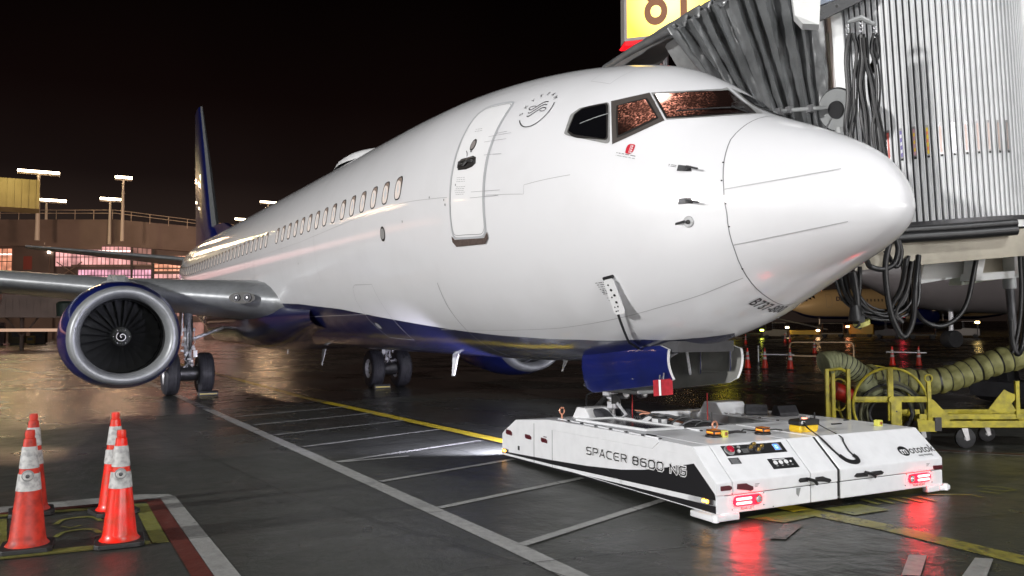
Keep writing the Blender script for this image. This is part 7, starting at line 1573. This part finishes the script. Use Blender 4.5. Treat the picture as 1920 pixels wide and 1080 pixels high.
for brg, d, kd, mi_, lb in specs:
    p = vp(brg, d); tractor((p[0], p[1], gz(p[0], p[1])), math.radians(brg+90+random.uniform(-12, 12)), M_ge[mi_], lb, kd)
lc = [(138.3, 118, 1.9, (1, .6, .2)), (136.2, 120, 2.4, (1, .5, .1)), (133.6, 116, 1.0, (.8, .9, .1)), (132.0, 121, 1.3, (1, .75, .4)), (128.3, 118, 1.4, (1, .35, .15)), (125.1, 108, 2.6, (1, .05, .08)), (121.0, 100, 1.9, (1, .7, .25)), (139.6, 125, 1.2, (1, .7, .3)), (130.1, 119, .9, (1, .6, .3))]
wd_ = ['orange work lamp far left of the plug', 'amber beacon above the far equipment left of the plug', 'yellow-green lamp near the hanging plug', 'small warm lamp just right of the plug', 'orange-red lamp behind the cable swag', 'tiny red light under the grey airliner', 'amber lamp at the right edge behind the strut', 'warm lamp closest to the underside of the nose', 'low warm lamp beneath the warm lit airliner']
for k_, (brg, d, z, c) in enumerate(lc):
    p = vp(brg, d); e = empty('work_lamp_stand', (p[0], p[1], gz(p[0], p[1])), 0, wd_[k_], 'work lamp', 'work lamps at the far stands'); mb = MB(); mb.cyl((0, 0, 0), (0, 0, z), .04, .04, 6, M_dkst); mb.build('pole', M_dkst, e); mb = MB(); mb.box((0, 0, z), (.35, .35, .22), emis('lamp_%d' % k_, c, 14), bev=.04); mb.build('lamp', MATS['lamp_%d' % k_], e)
p = vp(136.0, 112); e = empty('lit_sign_box', (p[0], p[1], gz(p[0], p[1])), math.radians(136), 'small glowing yellow sign box on a post under the nose at far distance', 'sign'); mb = MB(); mb.cyl((0, 0, 0), (0, 0, 4.2), .08, .08, 8, M_dkst); mb.build('post', M_dkst, e); mb = MB(); mb.box((0, 0, 4.8), (.4, 2.2, 1.0), emis('far_yellow_sign', (1, .85, .05), 3.5), bev=.05); mb.build('box', MATS['far_yellow_sign'], e)
k2_ = 'pairs of cones at the far stands'
for k_, (brg, d) in enumerate(((136.95, 88), (134.65, 84), (132.15, 88), (131.85, 88.5), (140.2, 90))):
    p = vp(brg, d); cone_at((p[0], p[1], gz(p[0], p[1])), .95, 0, ['tiny far cone left of the lit sign post', 'tiny far cone straight above the farthest small cone', 'left one of the tiny far cones under the hanging plug', 'right one of the tiny far cones under the hanging plug', 'tiny far cone closest to the nose underside'][k_], k2_, M_org, False, False)
a = MB(); pts_ = [vp(b_, 96) for b_ in (118, 122, 126, 130, 134, 138, 142)]; ribbon(a, [(q[0], q[1]) for q in pts_], 1.2, .7)
for v in a.b.verts: v.co.z = gz(v.co.x, v.co.y)+.03
tag(a.build('painted_road_edge', ground_material('far_road_paint', paint=(.35, .26, .18), wear=.9)), kind='structure')
a = MB(); ribbon(a, [vp(150, 38)[:2], vp(136, 33)[:2], vp(124, 31)[:2], vp(112, 32)[:2]], .12, .006); ribbon(a, [vp(150, 52)[:2], vp(136, 47)[:2], vp(124, 44)[:2], vp(112, 43)[:2]], .10, .006)
tag(a.build('painted_service_road_line', M_grline), kind='structure')
a = MB(); ribbon(a, [(-9, 3.2), (-3.2, 5.0), (-1.5, 6.3), (1, 8.5)], .05, .006); tag(a.build('painted_pale_line', M_wline), kind='structure'); a = MB(); ribbon(a, [(-9, 3.35), (-3.25, 5.15), (-1.55, 6.45), (1, 8.65)], .07, .006); tag(a.build('painted_red_line', M_red), kind='structure')
